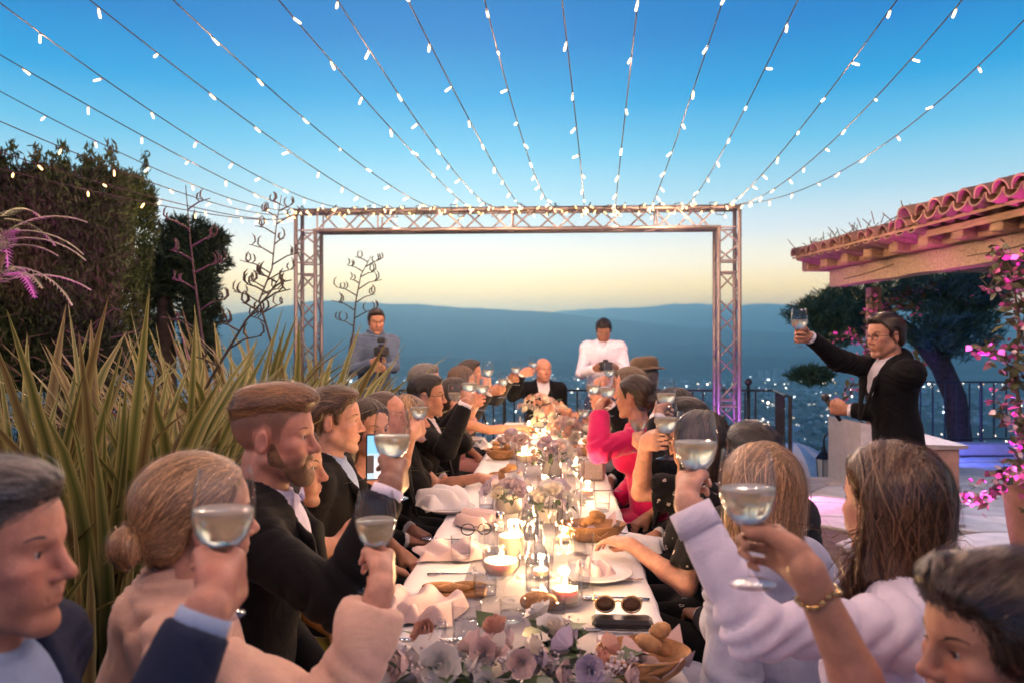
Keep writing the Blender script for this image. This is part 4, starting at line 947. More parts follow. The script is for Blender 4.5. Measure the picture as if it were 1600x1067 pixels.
def knife(p, rz, label, L_=.215):
    t = empty('knife', p, rz, label, 'knife', 'knives laid on the cloth'); b = MB(); n = [(-.5, .006, .0045), (-.42, .008, .006), (-.08, .006, .005)]
    b.tube([(x * L_, 0, .004) for x, _, _ in n], [.0055, .0065, .0045], 8); b.build('handle', STEEL, t, True)
    b = MB(); b.add([(-.08 * L_, -.006, .004), (.1 * L_, -.010, .004), (.42 * L_, -.010, .004), (.5 * L_, .004, .004), (-.08 * L_, .006, .004)] + [(-.08 * L_, -.006, .0055), (.1 * L_, -.010, .0055), (.42 * L_, -.010, .0055), (.5 * L_, .004, .0055), (-.08 * L_, .006, .0055)], [(4, 3, 2, 1, 0), (5, 6, 7, 8, 9), (0, 1, 6, 5), (1, 2, 7, 6), (2, 3, 8, 7), (3, 4, 9, 8), (4, 0, 5, 9)]); b.build('blade', STEEL, t)
def fork(p, rz, label, spoon=False, L_=.195):
    t = empty('spoon' if spoon else 'fork', p, rz, label, 'spoon' if spoon else 'fork', 'forks and spoons laid on the cloth')
    MB().tube([(-.5 * L_, 0, .003), (-.3 * L_, 0, .006), (.1 * L_, 0, .007), (.22 * L_, 0, .010)], [.005, .0045, .0028, .003], 7).build('handle', STEEL, t, True)
    if spoon: MB().ico((.36 * L_, 0, .007), 1, 2, (.034, .02, .005)).build('bowl', STEEL, t, True)
    else:
        b = MB(); b.box((.27 * L_, 0, .009), (.03, .022, .003), bev=.001); b.build('fork_head', STEEL, t)
        for k in range(4): MB().tube([(.33 * L_, -.009 + .006 * k, .009), (.43 * L_, -.0085 + .0057 * k, .006), (.5 * L_, -.008 + .0053 * k, .010)], .0014, 5).build('tine', STEEL, t)
def bread_bowl(p, r, label, seed, sx=1.5, rz=0):
    g = random.Random(seed); t = empty('bread_bowl', p, rz, label, 'bowl', 'boat shaped wooden bread bowls')
    b = MB(); b.lathe([(0, 0), (r * .5, 0), (r * .8, .025), (r, .062), (r * .96, .064), (r * .74, .03), (r * .45, .010), (0, .009)], 28, sx=sx); auto_smooth(b.build('bowl', BASKET, t, True).data, 60)
    nm = mesh('liner', [(x * r * 1.15, y * r * .9, .045 + .018 * math.sin(5 * x + 3 * y) - .03 * (1 - x * x - y * y)) for x in np.linspace(-1, 1, 9) for y in np.linspace(-1, 1, 9)], [(i * 9 + j, i * 9 + 9 + j, i * 9 + 10 + j, i * 9 + j + 1) for i in range(8) for j in range(8)], PINKLIN); obj('liner', nm, t)
    for k in range(4): b = MB(); b.ico((0, 0, 0), 1, 2, (.034, .021, .018)); b.build('bread_roll', BREAD, t, True, (g.uniform(-.5, .5) * r, g.uniform(-.3, .3) * r, .06 + .012 * k), (g.uniform(-.3, .3), g.uniform(-.3, .3), g.uniform(0, 3)))
def build_tableware():
    # ---- candles from the nearest to the far end
    hurricane(TP(883, 946), .050, .108, .045, 'low candle in a straight glass near the sunglasses', 1.0)
    footed_candle(TP(783, 944), .055, .15, 'floating candle in the footed glass bowl nearest the viewer', 1.0)
    hurricane(TP(799, 873), .060, .12, .078, 'thick candle in the wide straight glass behind the footed bowl', 1.1)
    footed_candle(TP(819, 745), .052, .155, 'glowing footed candle glass before the middle flowers', 1.0)
    for px, py, s, lb in ((829, 800, .04, 'small candle among the white roses'), (835, 703, .045, 'candle in a tumbler left of the lilac flowers'), (850, 690, .04, 'candle close before the cream flower mass'), (826, 676, .045, 'left candle of the far cluster'), (842, 668, .05, 'tallest candle of the far cluster'), (862, 664, .045, 'right candle of the far cluster'), (846, 657, .04, 'farthest candle, before the bald man'), (918, 780, .035, 'small candle glass by the pink dress')):
        hurricane(TP(px, py), s, s * 2.3, s * 1.2, lb, 1.0)
    # ---- glass
    bottle(TP(840, 930), 'clear water bottle between the candles', .22, .037); bottle(TP(828, 842), 'clear bottle in front of the white roses', .20, .034); bottle(TP(868, 775), 'pale bottle in the middle of the table', .25, .036)
    flute(TP(882, 905), 'champagne flute right of the wide candle'); flute(TP(868, 870), 'champagne flute behind the wide candle'); flute(TP(897, 868), 'champagne flute beside the bread boat'); flute(TP(845, 762), 'champagne flute amid the middle flowers')
    for px, py, r, h, lb, f in ((729, 1008, .034, .10, 'tall water tumbler on the left edge of the runner nearest the viewer', .55), (801, 978, .032, .065, 'short tumbler catching candle light at the middle', .5), (912, 872, .033, .085, 'tumbler before the boat shaped bread bowl', 0), (758, 938, .033, .09, 'tumbler left of the footed candle', .4), (770, 860, .033, .09, 'tumbler beside the folded eyeglasses', 0), (941, 800, .033, .085, 'tumbler at the right edge near the pink dress', .4), (790, 775, .033, .085, 'tumbler left of the white roses', .3), (895, 745, .033, .085, 'tumbler right of the lilac flowers', 0), (866, 960, .030, .075, 'tumbler just in front of the low candle', .4)):
        tumbler(TP(px, py), r, h, lb, f)
    # more glass crowding the middle of the table
    for px, py, k, lb in ((822, 905, 'f', 'flute just behind the footed candle'), (850, 885, 't', 'tumbler between the flutes and the wide candle'), (775, 905, 't', 'tumbler left of the wide candle'), (905, 925, 't', 'tumbler right behind the low candle'), (760, 800, 't', 'tumbler by the pleated napkin'), (905, 785, 'f', 'flute right of the pale bottle'), (815, 775, 'f', 'flute left of the pale bottle'),
                          (880, 725, 't', 'tumbler under the lilac bouquet'), (832, 728, 'f', 'flute before the dusty pink bouquet'), (800, 690, 't', 'tumbler near the far left places'), (905, 685, 't', 'tumbler near the far right places'), (825, 690, 'f', 'flute among the far candles, left'), (872, 690, 'f', 'flute among the far candles, right'), (855, 672, 't', 'tumbler among the far candles'), (720, 880, 't', 'tumbler on the left side by the blush napkin')):
        if k == 'f': flute(TP(px, py), 'champagne ' + lb)
        else: tumbler(TP(px, py), .032, .088, lb, .3)
    for px, py, s_, lb in ((846, 905, .034, 'tea light in small glass between the bottle and the flutes'), (808, 842, .032, 'tea light behind the wide candle'), (880, 850, .032, 'tea light among the flutes'), (850, 765, .034, 'tea light below the lilac bouquet'), (812, 705, .034, 'tea light left in the far half'), (880, 688, .034, 'tea light right in the far half'), (838, 684, .034, 'tea light in the middle of the far half'), (900, 735, .034, 'tea light by the silver purse')):
        hurricane(TP(px, py), s_, s_ * 2, s_ * .8, lb, .8)
    # salt shaker
    t = empty('salt_shaker', TP(781, 832), 0, 'small glass salt shaker with a steel cap', 'salt shaker'); MB().lathe([(0, 0), (.018, 0), (.019, .04), (.015, .055), (0, .055)], 16).build('jar', GLASS2, t, True); MB().lathe([(.016, .053), (.017, .07), (.012, .078), (0, .08)], 16).build('cap', STEEL, t, True); MB().lathe([(0, .003), (.016, .003), (.017, .035), (0, .035)], 14).build('salt', LINEN, t, True)
    # ---- flowers
    A = arrangement
    A(TP(690, 1072), .10, .08, .055, 6, ['white', 'cream', 'blush', 'white'], 'white and blush roses at the near left end of the table', 1, 12)
    A(TP(810, 1078), .13, .09, .06, 8, ['white', 'cream', 'white', 'blush', 'cream'], 'white and cream blooms in the nearest centre arrangement', 2, 22, fill=3, rs=(.020, .030))
    A(TP(915, 1074), .12, .09, .06, 7, ['peach', 'blush', 'white', 'lilac'], 'peach and blush blooms at the near right of the table', 3, 20, fill=3, rs=(.018, .028))
    A(TP(858, 1030), .05, .045, .08, 4, ['cream', 'white'], 'small cream bouquet with broad green leaves on the runner', 4, 12, fill=2)
    A(TP(795, 800), .10, .10, .12, 13, ['white', 'lilac', 'cream', 'mauve'], 'white and lilac roses left of the middle bottle', 5, 12)
    A(TP(862, 815), .11, .10, .12, 14, ['white', 'cream', 'white', 'lilac'], 'white roses with dark leaves behind the flutes', 6, 14)
    A(TP(862, 742), .15, .13, .17, 22, ['lilac', 'mauve', 'blush', 'white'], 'large lilac bouquet in the middle of the table', 7, 16, fill=10)
    A(TP(805, 715), .12, .11, .13, 14, ['blush', 'lilac', 'cream'], 'dusty pink bouquet left of the lilac one', 8, 12, fill=8)
    A(TP(890, 700), .17, .15, .17, 24, ['blush', 'cream', 'peach', 'mauve'], 'big blush flower mass near the black suited arm', 9, 18, fill=12)
    A(TP(868, 678), .18, .16, .20, 26, ['cream', 'peach', 'blush', 'cream'], 'cream and peach flower mass before the bald man', 10, 14, fill=12)
    A(TP(843, 661), .20, .15, .24, 22, ['cream', 'peach', 'cream', 'blush'], 'farthest cream bouquet lit by the candle cluster', 11, 12, fill=10)
    A(TP(755, 1070), .05, .05, .07, 4, ['blush', 'lilac'], 'few pale lilac blooms between the two nearest bouquets', 12, 6, fill=4)
    tall_bud(TP(690, 1040), 'peach rosebud standing high at the left', W(666, 992, 1.74), 'peach', 1, 1); tall_bud(TP(790, 1052), 'peach rosebud standing high beside the tumbler', W(776, 985, 1.74), 'peach', 2, 1); tall_bud(TP(868, 1045), 'leafy green sprig with a cream bud', W(868, 985, 1.76), 'cream', 3, 6, .02)
    # ---- napkins and plates
    for px, py, lb in ((700, 800, 'plate under the pleated napkin by the olive dress'), (735, 690, 'plate by the far left guests'), (930, 905, 'plate under the pink napkin at the right')): plate(TP(px, py), .12, lb)
    napkin(TP(708, 868), .26, .20, .15, 'blush napkin spread before the eyeglasses on the left', 1, pile=.032)
    napkin(TP(655, 960), .24, .20, -.1, 'large folded blush napkin at the near left place', 2, pile=.045)
    napkin(TP(612, 968), .12, .16, .5, 'end of a blush napkin hanging by the peach sleeve', 3, pile=.04)
    napkin(TP(694, 792), .24, .26, .3, 'pleated white napkin piled on the plate by the olive dress', 4, pile=.07, m=LINEN)
    napkin(TP(748, 822), .16, .18, .8, 'crumpled blush napkin left of the salt shaker', 5, pile=.05)
    napkin(TP(930, 898), .12, .14, .2, 'pale pink napkin beside the cutlery on the right', 6, pile=.03)
    napkin(TP(1005, 860), .10, .16, 1.0, 'white napkin at the table edge by the floral dress', 7, pile=.04, m=LINEN)
    napkin(TP(765, 700), .18, .2, .4, 'white napkin at the far left places', 8, pile=.04, m=LINEN)
    napkin(TP(640, 1045), .14, .14, .4, 'white napkin at the nearest left corner', 9, pile=.03, m=LINEN)
    # ---- cutlery
    knife(TP(950, 990), TYAW, 'long knife in front of the sunglasses case', .23); knife(TP(955, 909), TYAW + .03, 'knife right of the low candle', .21); fork(TP(962, 940), TYAW + math.pi, 'spoon lying right of the low candle', True)
    fork(TP(715, 902), TYAW, 'fork on the cloth left of the candles'); knife(TP(700, 846), TYAW, 'knife beside the eyeglasses'); fork(TP(945, 838), TYAW + .05, 'fork at the right edge by the bread boat'); knife(TP(950, 820), TYAW, 'knife at the right edge by the bread boat', .2); fork(TP(940, 770), TYAW, 'fork near the pink sleeve'); knife(TP(672, 1005), TYAW + .1, 'knife beside the nearest tumbler', .2); knife(TP(738, 755), TYAW, 'knife at the far left places', .2)
    # ---- bread
    bread_bowl(TP(925, 845), .085, 'boat shaped bread bowl right of the white roses', 1, 1.55); bread_bowl(TP(1005, 1062), .085, 'golden bread bowl at the near right corner', 2, 1.25); bread_bowl(TP(782, 718), .08, 'bread bowl at the left before the dusty pink bouquet', 3, 1.3); bread_bowl(TP(790, 760), .075, 'bread bowl left of the glowing footed candle', 4, 1.2); bread_bowl(TP(915, 712), .08, 'bread bowl beside the black sleeve', 5, 1.3)
    t = empty('bread_board', TP(708, 931), TYAW, 'narrow wooden board with sticks of bread', 'board'); MB().box((0, 0, .007), (.20, .075, .014), bev=.004).build('board', BASKET, t)
    for k, (x, y, a) in enumerate(((-.04, .0, .1), (.05, .008, -.08), (0, -.02, .05))):
        b = MB(); b.ico((0, 0, 0), 1, 2, (.055, .014, .012)); o = b.build('breadstick', BREAD, None, True, TP(708, 931) + Vector((x, y, .026)), (0, 0, a)); tag(o, ('breadstick at the left end of the board', 'breadstick at the right end of the board', 'breadstick at the front of the board')[k], 'bread', 'sticks of bread')
    b = MB(); b.ico((0, 0, 0), 1, 2, (.055, .04, .028)); o = b.build('bread_roll', BREAD, None, True, TP(842, 958, .028)); tag(o, 'round bread roll glowing before the low candle', 'bread')
    # ---- spectacles, sunglasses on their case, purse
    bl = mat('black_acetate', (.012, .012, .014), .3, .05); 
    def specs(p, rz, label, lensm, frm, w=.14, tilt=0):
        t = empty('sunglasses' if 'sun' in label else 'eyeglasses', p, rz, label, 'glasses')
        for s in (-1, 1):
            c = Vector((s * w * .25, 0, .024)); pts = [c + Vector((math.cos(a) * .026, math.sin(a) * .004, math.sin(a) * .021)) for a in np.linspace(0, 2 * math.pi, 17)]
            MB().tube(pts, .0022, 6, False).build('rim', frm, t, True)
            b = MB(); b.ico(c, 1, 2, (.025, .002, .020)); b.build('lens', lensm, t, True)
            MB().tube([(s * w * .44, 0, .032), (s * w * .47, .02, .03), (s * w * .42, .12, .006), (s * w * .38, .14, .003)], .0022, 6).build('temple', frm, t, True)
        MB().tube([(-.012, 0, .03), (0, 0, .034), (.012, 0, .03)], .002, 6).build('bridge', frm, t, True)
    MB_ = MB(); MB_.box((0, 0, .011), (.16, .06, .022), bev=.008); o = MB_.build('glasses_case', bl, None, False, TP(972, 980), (0, 0, TYAW)); tag(o, 'flat black case under the sunglasses', 'case')
    specs(TP(966, 974, .0225), TYAW, 'brown lensed sunglasses resting on the black case', mat('brown_lens', (.10, .045, .018), .12, .3, 40), mat('gold_wire', (.5, .32, .12), .3, 0, metal=1.), .14)
    specs(TP(744, 838), TYAW + .2, 'black framed eyeglasses folded on the cloth', GLASS, bl, .13)
    t = empty('sequin_purse', TP(924, 752), TYAW, 'silver sequinned purse at the right edge of the table', 'purse'); b = MB(); b.box((0, 0, .055), (.15, .055, .11), bev=.015); b.build('bag', mat('sequin', (.50, .44, .42), .3, .5, 160, .8, 220, metal=.6), t); MB().tube([(-.07, 0, .112), (0, 0, .118), (.07, 0, .112)], .004, 6).build('clasp', STEEL, t, True)
build_tableware()
# ================================================================== people: signed-distance modelling, one skin per person
class SDF:
    def __init__(s, h, lo, hi):
        s.h = h; s.lo = np.array(lo, float) - 4 * h; s.n = np.ceil((np.array(hi, float) + 4 * h - s.lo) / h).astype(int) + 1
        s.far = 6 * h; s.q = 1.0; s.D = np.full(s.n, 1.0, np.float32)
    def sub(s, lo, hi):
        a = np.clip(np.floor((np.asarray(lo) - s.lo) / s.h).astype(int), 0, s.n); b = np.clip(np.ceil((np.asarray(hi) - s.lo) / s.h).astype(int) + 1, 0, s.n)
        if np.any(b <= a): return None, None
        sl = tuple(slice(i, j) for i, j in zip(a, b))
        g = [(np.arange(i, j) * s.h + o).astype(np.float32) for i, j, o in zip(a, b, s.lo)]
        return sl, (g[0][:, None, None], g[1][None, :, None], g[2][None, None, :])
    def put(s, sl, d, k, op='u'):
        A = s.D[sl]
        if op == 'u':
            if k > 0: h = np.maximum(k - np.abs(A - d), 0) / k; s.D[sl] = np.minimum(A, d) - h * h * k * .25
            else: s.D[sl] = np.minimum(A, d)
        elif op == 's':
            if k > 0: h = np.maximum(k - np.abs(A + d), 0) / k; s.D[sl] = np.maximum(A, -d) + h * h * k * .25
            else: s.D[sl] = np.maximum(A, -d)
        elif op == 'i':
            s.D[sl] = np.maximum(A, d)
    def cone(s, a, b, ra, rb, k=.02, op='u', fr=None, sq=1.0):
        """capsule of two radii; fr, sq: flattened by sq along the direction fr"""
        ra, rb, k = ra * s.q, rb * s.q, k * s.q; a = np.array(a, float); b = np.array(b, float); R = max(ra, rb) + k + 3 * s.h
        sl, g = s.sub(np.minimum(a, b) - R, np.maximum(a, b) + R)
        if sl is None: return
        X, Y, Z = (g[i] - a[i] for i in range(3)); v = b - a; L2 = max(float(v @ v), 1e-12)
        if fr is None:
            t = np.clip((X * v[0] + Y * v[1] + Z * v[2]) / L2, 0, 1)
            d = np.sqrt((X - t * v[0]) ** 2 + (Y - t * v[1]) ** 2 + (Z - t * v[2]) ** 2) - (ra + (rb - ra) * t)
        else:
            f = np.array(fr, float); q = 1 / sq - 1; pf = X * f[0] + Y * f[1] + Z * f[2]; vf = float(v @ f)
            v2 = v + f * vf * q; X2 = X + f[0] * pf * q; Y2 = Y + f[1] * pf * q; Z2 = Z + f[2] * pf * q; L2 = max(float(v2 @ v2), 1e-12)
            t = np.clip((X2 * v2[0] + Y2 * v2[1] + Z2 * v2[2]) / L2, 0, 1)
            d = (np.sqrt((X2 - t * v2[0]) ** 2 + (Y2 - t * v2[1]) ** 2 + (Z2 - t * v2[2]) ** 2) - (ra + (rb - ra) * t)) * (sq + .15)
        s.put(sl, d.astype(np.float32), k, op)
    def ell(s, c, r, k=.02, op='u', M=None):
        k = k * s.q; c = np.array(c, float); r = np.array(r, float) * s.q; R = r.max() + k + 3 * s.h; sl, g = s.sub(c - R, c + R)
        if sl is None: return
        X, Y, Z = (g[i] - c[i] for i in range(3))
        if M is not None: M = np.array(M); X, Y, Z = (X * M[0, i] + Y * M[1, i] + Z * M[2, i] for i in range(3))
        k0 = np.sqrt((X / r[0]) ** 2 + (Y / r[1]) ** 2 + (Z / r[2]) ** 2); k1 = np.sqrt((X / r[0] ** 2) ** 2 + (Y / r[1] ** 2) ** 2 + (Z / r[2] ** 2) ** 2)
        d = k0 * (k0 - 1) / np.maximum(k1, 1e-6); s.put(sl, d.astype(np.float32), k, op)
    def field(s, fn, lo, hi, op='i', k=0):
        sl, g = s.sub(lo, hi)
        if sl is not None: s.put(sl, np.asarray(fn(*g), np.float32), k, op)
    def plane_cut(s, p, n, lo=None, hi=None):
        """keeps the side the normal points away from"""
        p = np.array(p); n = np.array(n, float); n = n / np.linalg.norm(n)
        lo = s.lo if lo is None else lo; hi = s.lo + s.n * s.h if hi is None else hi
        s.field(lambda X, Y, Z: (X - p[0]) * n[0] + (Y - p[1]) * n[1] + (Z - p[2]) * n[2], lo, hi)
    def polys(s, adapt=0.0):
        D = np.clip(s.D, -s.far, s.far).astype(np.float32)
        g = openvdb.FloatGrid(); g.background = s.far; g.copyFromArray(np.ascontiguousarray(D), tolerance=1e-6)
        P, T, Q = g.convertToPolygons(isovalue=0.0, adaptivity=adapt)
        P = np.asarray(P, float) * s.h + s.lo; T = np.asarray(T, int).reshape(-1, 3); Q = np.asarray(Q, int).reshape(-1, 4)
        return P, T, Q
    def mesh(s, name, m, adapt=0.0, disp=None):
        P, T, Q = s.polys(adapt); 
        if len(P) == 0: P = np.zeros((3, 3)); T = np.array([[0, 1, 2]]); Q = np.zeros((0, 4), int)
        nq, ntr = len(Q), len(T); me = bpy.data.meshes.new(name)
        Q = Q[:, ::-1]; T = T[:, ::-1]
        me.vertices.add(len(P)); me.vertices.foreach_set('co', P.astype(np.float32).ravel())
        me.loops.add(4 * nq + 3 * ntr); me.loops.foreach_set('vertex_index', np.concatenate([Q.ravel(), T.ravel()]).astype(np.int32))
        me.polygons.add(nq + ntr); me.polygons.foreach_set('loop_start', np.concatenate([np.arange(nq) * 4, 4 * nq + np.arange(ntr) * 3]).astype(np.int32))
        me.update(calc_edges=True); me.polygons.foreach_set('use_smooth', np.ones(nq + ntr, bool))
        if m: me.materials.append(m)
        if disp is not None:
            N = np.zeros(len(P) * 3, np.float32); me.vertex_normals.foreach_get('vector', N); N = N.reshape(-1, 3)
            P = P + N * disp(P, N)[:, None]; me.vertices.foreach_set('co', P.astype(np.float32).ravel()); me.update()
        return me, P
    def sample(s, P):
        i = (P - s.lo) / s.h; i0 = np.clip(np.floor(i).astype(int), 0, s.n - 2); f = np.clip(i - i0, 0, 1); r = 0
        for dx in (0, 1):
            for dy in (0, 1):
                for dz in (0, 1):
                    w = (f[:, 0] if dx else 1 - f[:, 0]) * (f[:, 1] if dy else 1 - f[:, 1]) * (f[:, 2] if dz else 1 - f[:, 2]); r = r + w * s.D[i0[:, 0] + dx, i0[:, 1] + dy, i0[:, 2] + dz]
        return r
    def grad(s, P):
        e = s.h; return unit(np.stack([s.sample(P + np.eye(3)[k] * e) - s.sample(P - np.eye(3)[k] * e) for k in range(3)], -1) + 1e-9)

def folds(seed, amp, scale=1.0, axis=None, joints=(), nape=None):
    g = np.random.default_rng(seed); W_ = unit(g.normal(0, 1, (7, 3))) * g.uniform(18, 62, (7, 1)) * scale; ph = g.uniform(0, 6.3, 7); A = 18 / np.linalg.norm(W_, axis=1) * 1.0
    def f(P, N):
        w = P + .02 * np.sin(P[:, [1, 2, 0]] * 14 + ph[:3])
        v = 0
        for k in range(7): v = v + A[k] * (1 - 2 * np.abs(np.sin((w @ W_[k]) * .5 + ph[k])) ** .8)
        v = amp * v * .42
        for e_, d_ in joints:
            q = P - e_; t_ = q @ d_; w2_ = np.exp(-(np.linalg.norm(q, axis=1) / .105) ** 2); v = v + amp * 1.5 * w2_ * (1 - 2 * np.abs(np.sin(t_ * 62 + 1.7 * np.sin(P[:, 2] * 40 + ph[0]) + ph[1])) ** .7)
        if nape is not None:
            q = P - nape[0]; a_ = np.arctan2(q @ nape[1], -q[:, 2] + .03); rr_ = np.linalg.norm(q, axis=1); v = v + .0105 * np.clip(rr_ / .12, 0, 1) * np.sin(a_ * 13 + 1.2 * np.sin(rr_ * 17) + ph[2]) * np.exp(-(rr_ / .5) ** 2)
        return v
    return f
SKIN = {}
def skin(tone):
    if tone not in SKIN:
        c = {'fair': (.60, .31, .215), 'tan': (.47, .225, .14), 'ruddy': (.56, .255, .175), 'deep': (.33, .17, .115)}[tone]
        SKIN[tone] = mat('skin_' + tone, c, .42, .20, 38, .22, 380, sss=.10, spec=.4, attr=[('lip', (.46, .13, .12), .75), ('blush', (.60, .20, .16), .35), ('stubble', (.10, .055, .035), .78)])
    return SKIN[tone]
HAIRC = {'black': (.012, .009, .008), 'darkbrown': (.032, .018, .011), 'brown': (.085, .045, .024), 'lightbrown': (.15, .085, .045), 'blond': (.34, .20, .10), 'paleblond': (.42, .27, .16), 'grey': (.20, .185, .175), 'darkgrey': (.085, .078, .074), 'copper': (.20, .098, .045), 'white': (.45, .43, .41)}
HAIRM = vcol_mat('hair_strands', 'tint', .30, .65, 0, ani=.5)
EYE_W = mat('eye_white', (.72, .68, .64), .12, 0); 
def eye_mat(c=(.10, .06, .035)):
    n = 'eyeball_%d' % int(c[0] * 1000)
    if n in MATS: return MATS[n]
    m = mat(n, (.72, .68, .64), .10, 0, spec=.6); N = m.node_tree.nodes; L = m.node_tree.links
    at = N.new('ShaderNodeAttribute'); at.attribute_name = 'iris'; r = N.new('ShaderNodeValToRGB'); r.color_ramp.interpolation = 'CONSTANT'; e = r.color_ramp.elements
    e[0].position = 0; e[0].color = (.70, .66, .62, 1); e[1].position = .862; e[1].color = (*[q * .6 for q in c], 1); a = e.new(.875); a.color = (*c, 1); b = e.new(.965); b.color = (.004, .004, .004, 1)
    L.new(at.outputs['Fac'], r.inputs[0]); L.new(r.outputs[0], N['Principled BSDF'].inputs['Base Color']); return m

def rot_head(yaw_dir, pitch=0, roll=0):
    f = Vector((yaw_dir[0], yaw_dir[1], 0)).normalized(); r = f.cross(Vector((0, 0, 1)))
    M = Matrix((r, f, Vector((0, 0, 1)))).transposed()
    return np.array(M @ Matrix.Rotation(pitch, 3, 'X') @ Matrix.Rotation(roll, 3, 'Y'))

HQ = .925          # head size against the pattern head
def head_parts(S, H, c, sex, open_mouth=0.0):
    """head and neck in the head frame H (columns right, forward, up) round the ear point c"""
    m = sex == 'm'; T = lambda p: c + HQ * (H @ np.array(p, float)); S.q = HQ
    S.ell(T((0, -.012, .045)), (.0755, .096, .083), .01, M=H)
    S.ell(T((0, .030, -.022)), (.060 if m else .057, .062, .080), .03, M=H)
    S.ell(T((0, .040, .050)), (.062, .052, .052), .03, M=H)                       # forehead
    jw = .055 if m else .049
    for s in (-1, 1):
        S.cone(T((s * jw, .002, -.045)), T((s * .020, .068, -.094)), .019, .017, .022)
        S.ell(T((s * .043, .062, -.012)), (.022, .022, .017), .022, M=H)            # cheekbone
        S.ell(T((s * .033, .064, -.045)), (.020, .024, .024), .02, M=H)
        S.cone(T((s * .010, .088, .029)), T((s * .043, .072, .030)), .011 if m else .0085, .008, .014)
    S.ell(T((0, .078, -.099)), (.019 if m else .015, .016, .015), .02, M=H)        # chin
    for s in (-1, 1): S.ell(T((s * .032, .099, .009)), (.018, .017, .0125), .010, 's', M=H)    # sockets
    for s in (-1, 1): S.ell(T((s * .031, .0735, .0095)), (.0145, .0135, .0125), .004, M=H)
    for s in (-1, 1): S.ell(T((s * .0315, .0885, .0088)), (.0145, .0075, .0056), .002, 's', M=H)
    S.cone(T((0, .086, .024)), T((0, .109, -.022)), .0075, .0105, .012); S.ell(T((0, .1105, -.0255)), (.0115, .011, .0098), .007, M=H)
    for s in (-1, 1):
        S.ell(T((s * .0125, .097, -.0295)), (.0078, .011, .0075), .006, M=H); S.ell(T((s * .0065, .1005, -.0375)), (.0035, .005, .0035), .002, 's', M=H)
    S.ell(T((0, .076, -.058)), (.028, .020, .020), .015, M=H)                      # mouth mound
    o = open_mouth
    S.cone(T((-.020, .086, -.0555)), T((0, .0955, -.0525)), .0042, .0062, .004); S.cone(T((.020, .086, -.0555)), T((0, .0955, -.0525)), .0042, .0062, .004)
    S.cone(T((-.018, .086, -.0625 - o)), T((.018, .086, -.0625 - o)), .005, .005, .004); S.ell(T((0, .0925, -.0655 - o)), (.014, .006, .0062), .004, M=H)
    S.cone(T((-.024, .088, -.0585 - o * .5)), T((.024, .088, -.0585 - o * .5)), .0014 + o * .5, .0014 + o * .5, .002, 's')
    for s in (-1, 1):                                                              # ears
        e = T((s * .0765, -.012, .002)); E = H @ np.array(Matrix.Rotation(s * -.35, 3, 'Z') @ Matrix.Rotation(-.2, 3, 'X'))
        S.ell(e, (.0065, .0185, .031), .005, M=E); S.ell(e + HQ * (H @ np.array((s * .0065, .003, .004))), (.0045, .0105, .019), .003, 's', M=E)
    S.q = 1.0
def neck_part(S, H, c, base, sex):
    r = .054 if sex == 'm' else .045
    S.cone(c + H @ np.array((0, -.022, -.055)), np.array(base), r, r * 1.12, .03)

def hand_parts(S, w, a, n, u, pose, scale=1.0, side=1):
    """w wrist, a palm direction, n palm normal (the way fingers curl), u from little finger to thumb"""
    w, a, n, u = (np.array(q, float) for q in (w, a, n, u)); q = scale
    S.cone(w, w + a * .03 * q, .026 * q, .028 * q, .02, fr=n, sq=.72)
    for t in (-.028, -.010, .010, .027): S.cone(w + a * .022 * q + u * t * .75 * q, w + a * .085 * q + u * t * q, .0155 * q, .0125 * q, .012)
    S.cone(w + a * .03 * q + u * .02 * q + n * .006 * q, w + a * .055 * q + u * .034 * q + n * .016 * q, .018 * q, .014 * q, .014)
    c0, c1, c2 = pose.get('curl', (50, 72, 50)); L_ = [(.040, .025, .021), (.045, .028, .022), (.042, .026, .021), (.033, .020, .018)]; B = [.028, .0095, -.0100, -.0285]
    for i in range(4):
        p = w + a * (.086 - .006 * (i == 3) - .002 * (i == 0)) * q + u * B[i] * q; an = 0; r0 = (.0084, .0088, .0084, .0074)[i] * q; spr = (.10, .03, -.04, -.12)[i] * pose.get('spread', .6)
        cur = (c0 + pose.get('fan', 0) * (i - 1), c1, c2)
        for j in range(3):
            an += math.radians(cur[j]); d = a * math.cos(an) + n * math.sin(an) + u * spr * math.cos(an); e = p + d * L_[i][j] * q
            S.cone(p, e, r0 * (1 - .10 * j), r0 * (.90 - .10 * j), .0035); p = e
    tb = w + a * .030 * q + u * .030 * q + n * .012 * q; t1 = pose.get('thumb', (w + a * .062 * q + u * .040 * q + n * .036 * q, w + a * .088 * q + u * .030 * q + n * .046 * q, w + a * .104 * q + u * .022 * q + n * .040 * q))
    S.cone(tb, t1[0], .0145 * q, .0115 * q, .010); S.cone(t1[0], t1[1], .0112 * q, .0102 * q, .004); S.cone(t1[1], t1[2], .0102 * q, .0082 * q, .003)

def ik(S, T, l1, l2, pole):
    S, T, pole = (np.array(q, float) for q in (S, T, pole)); v = T - S; d = np.linalg.norm(v); dd = min(d, (l1 + l2) * .995); v = v / d
    x = (l1 * l1 - l2 * l2 + dd * dd) / (2 * dd); hgt = math.sqrt(max(l1 * l1 - x * x, 0)); p = pole - v * (pole @ v); p = p / max(np.linalg.norm(p), 1e-6)
    return S + v * x + p * hgt, S + v * dd

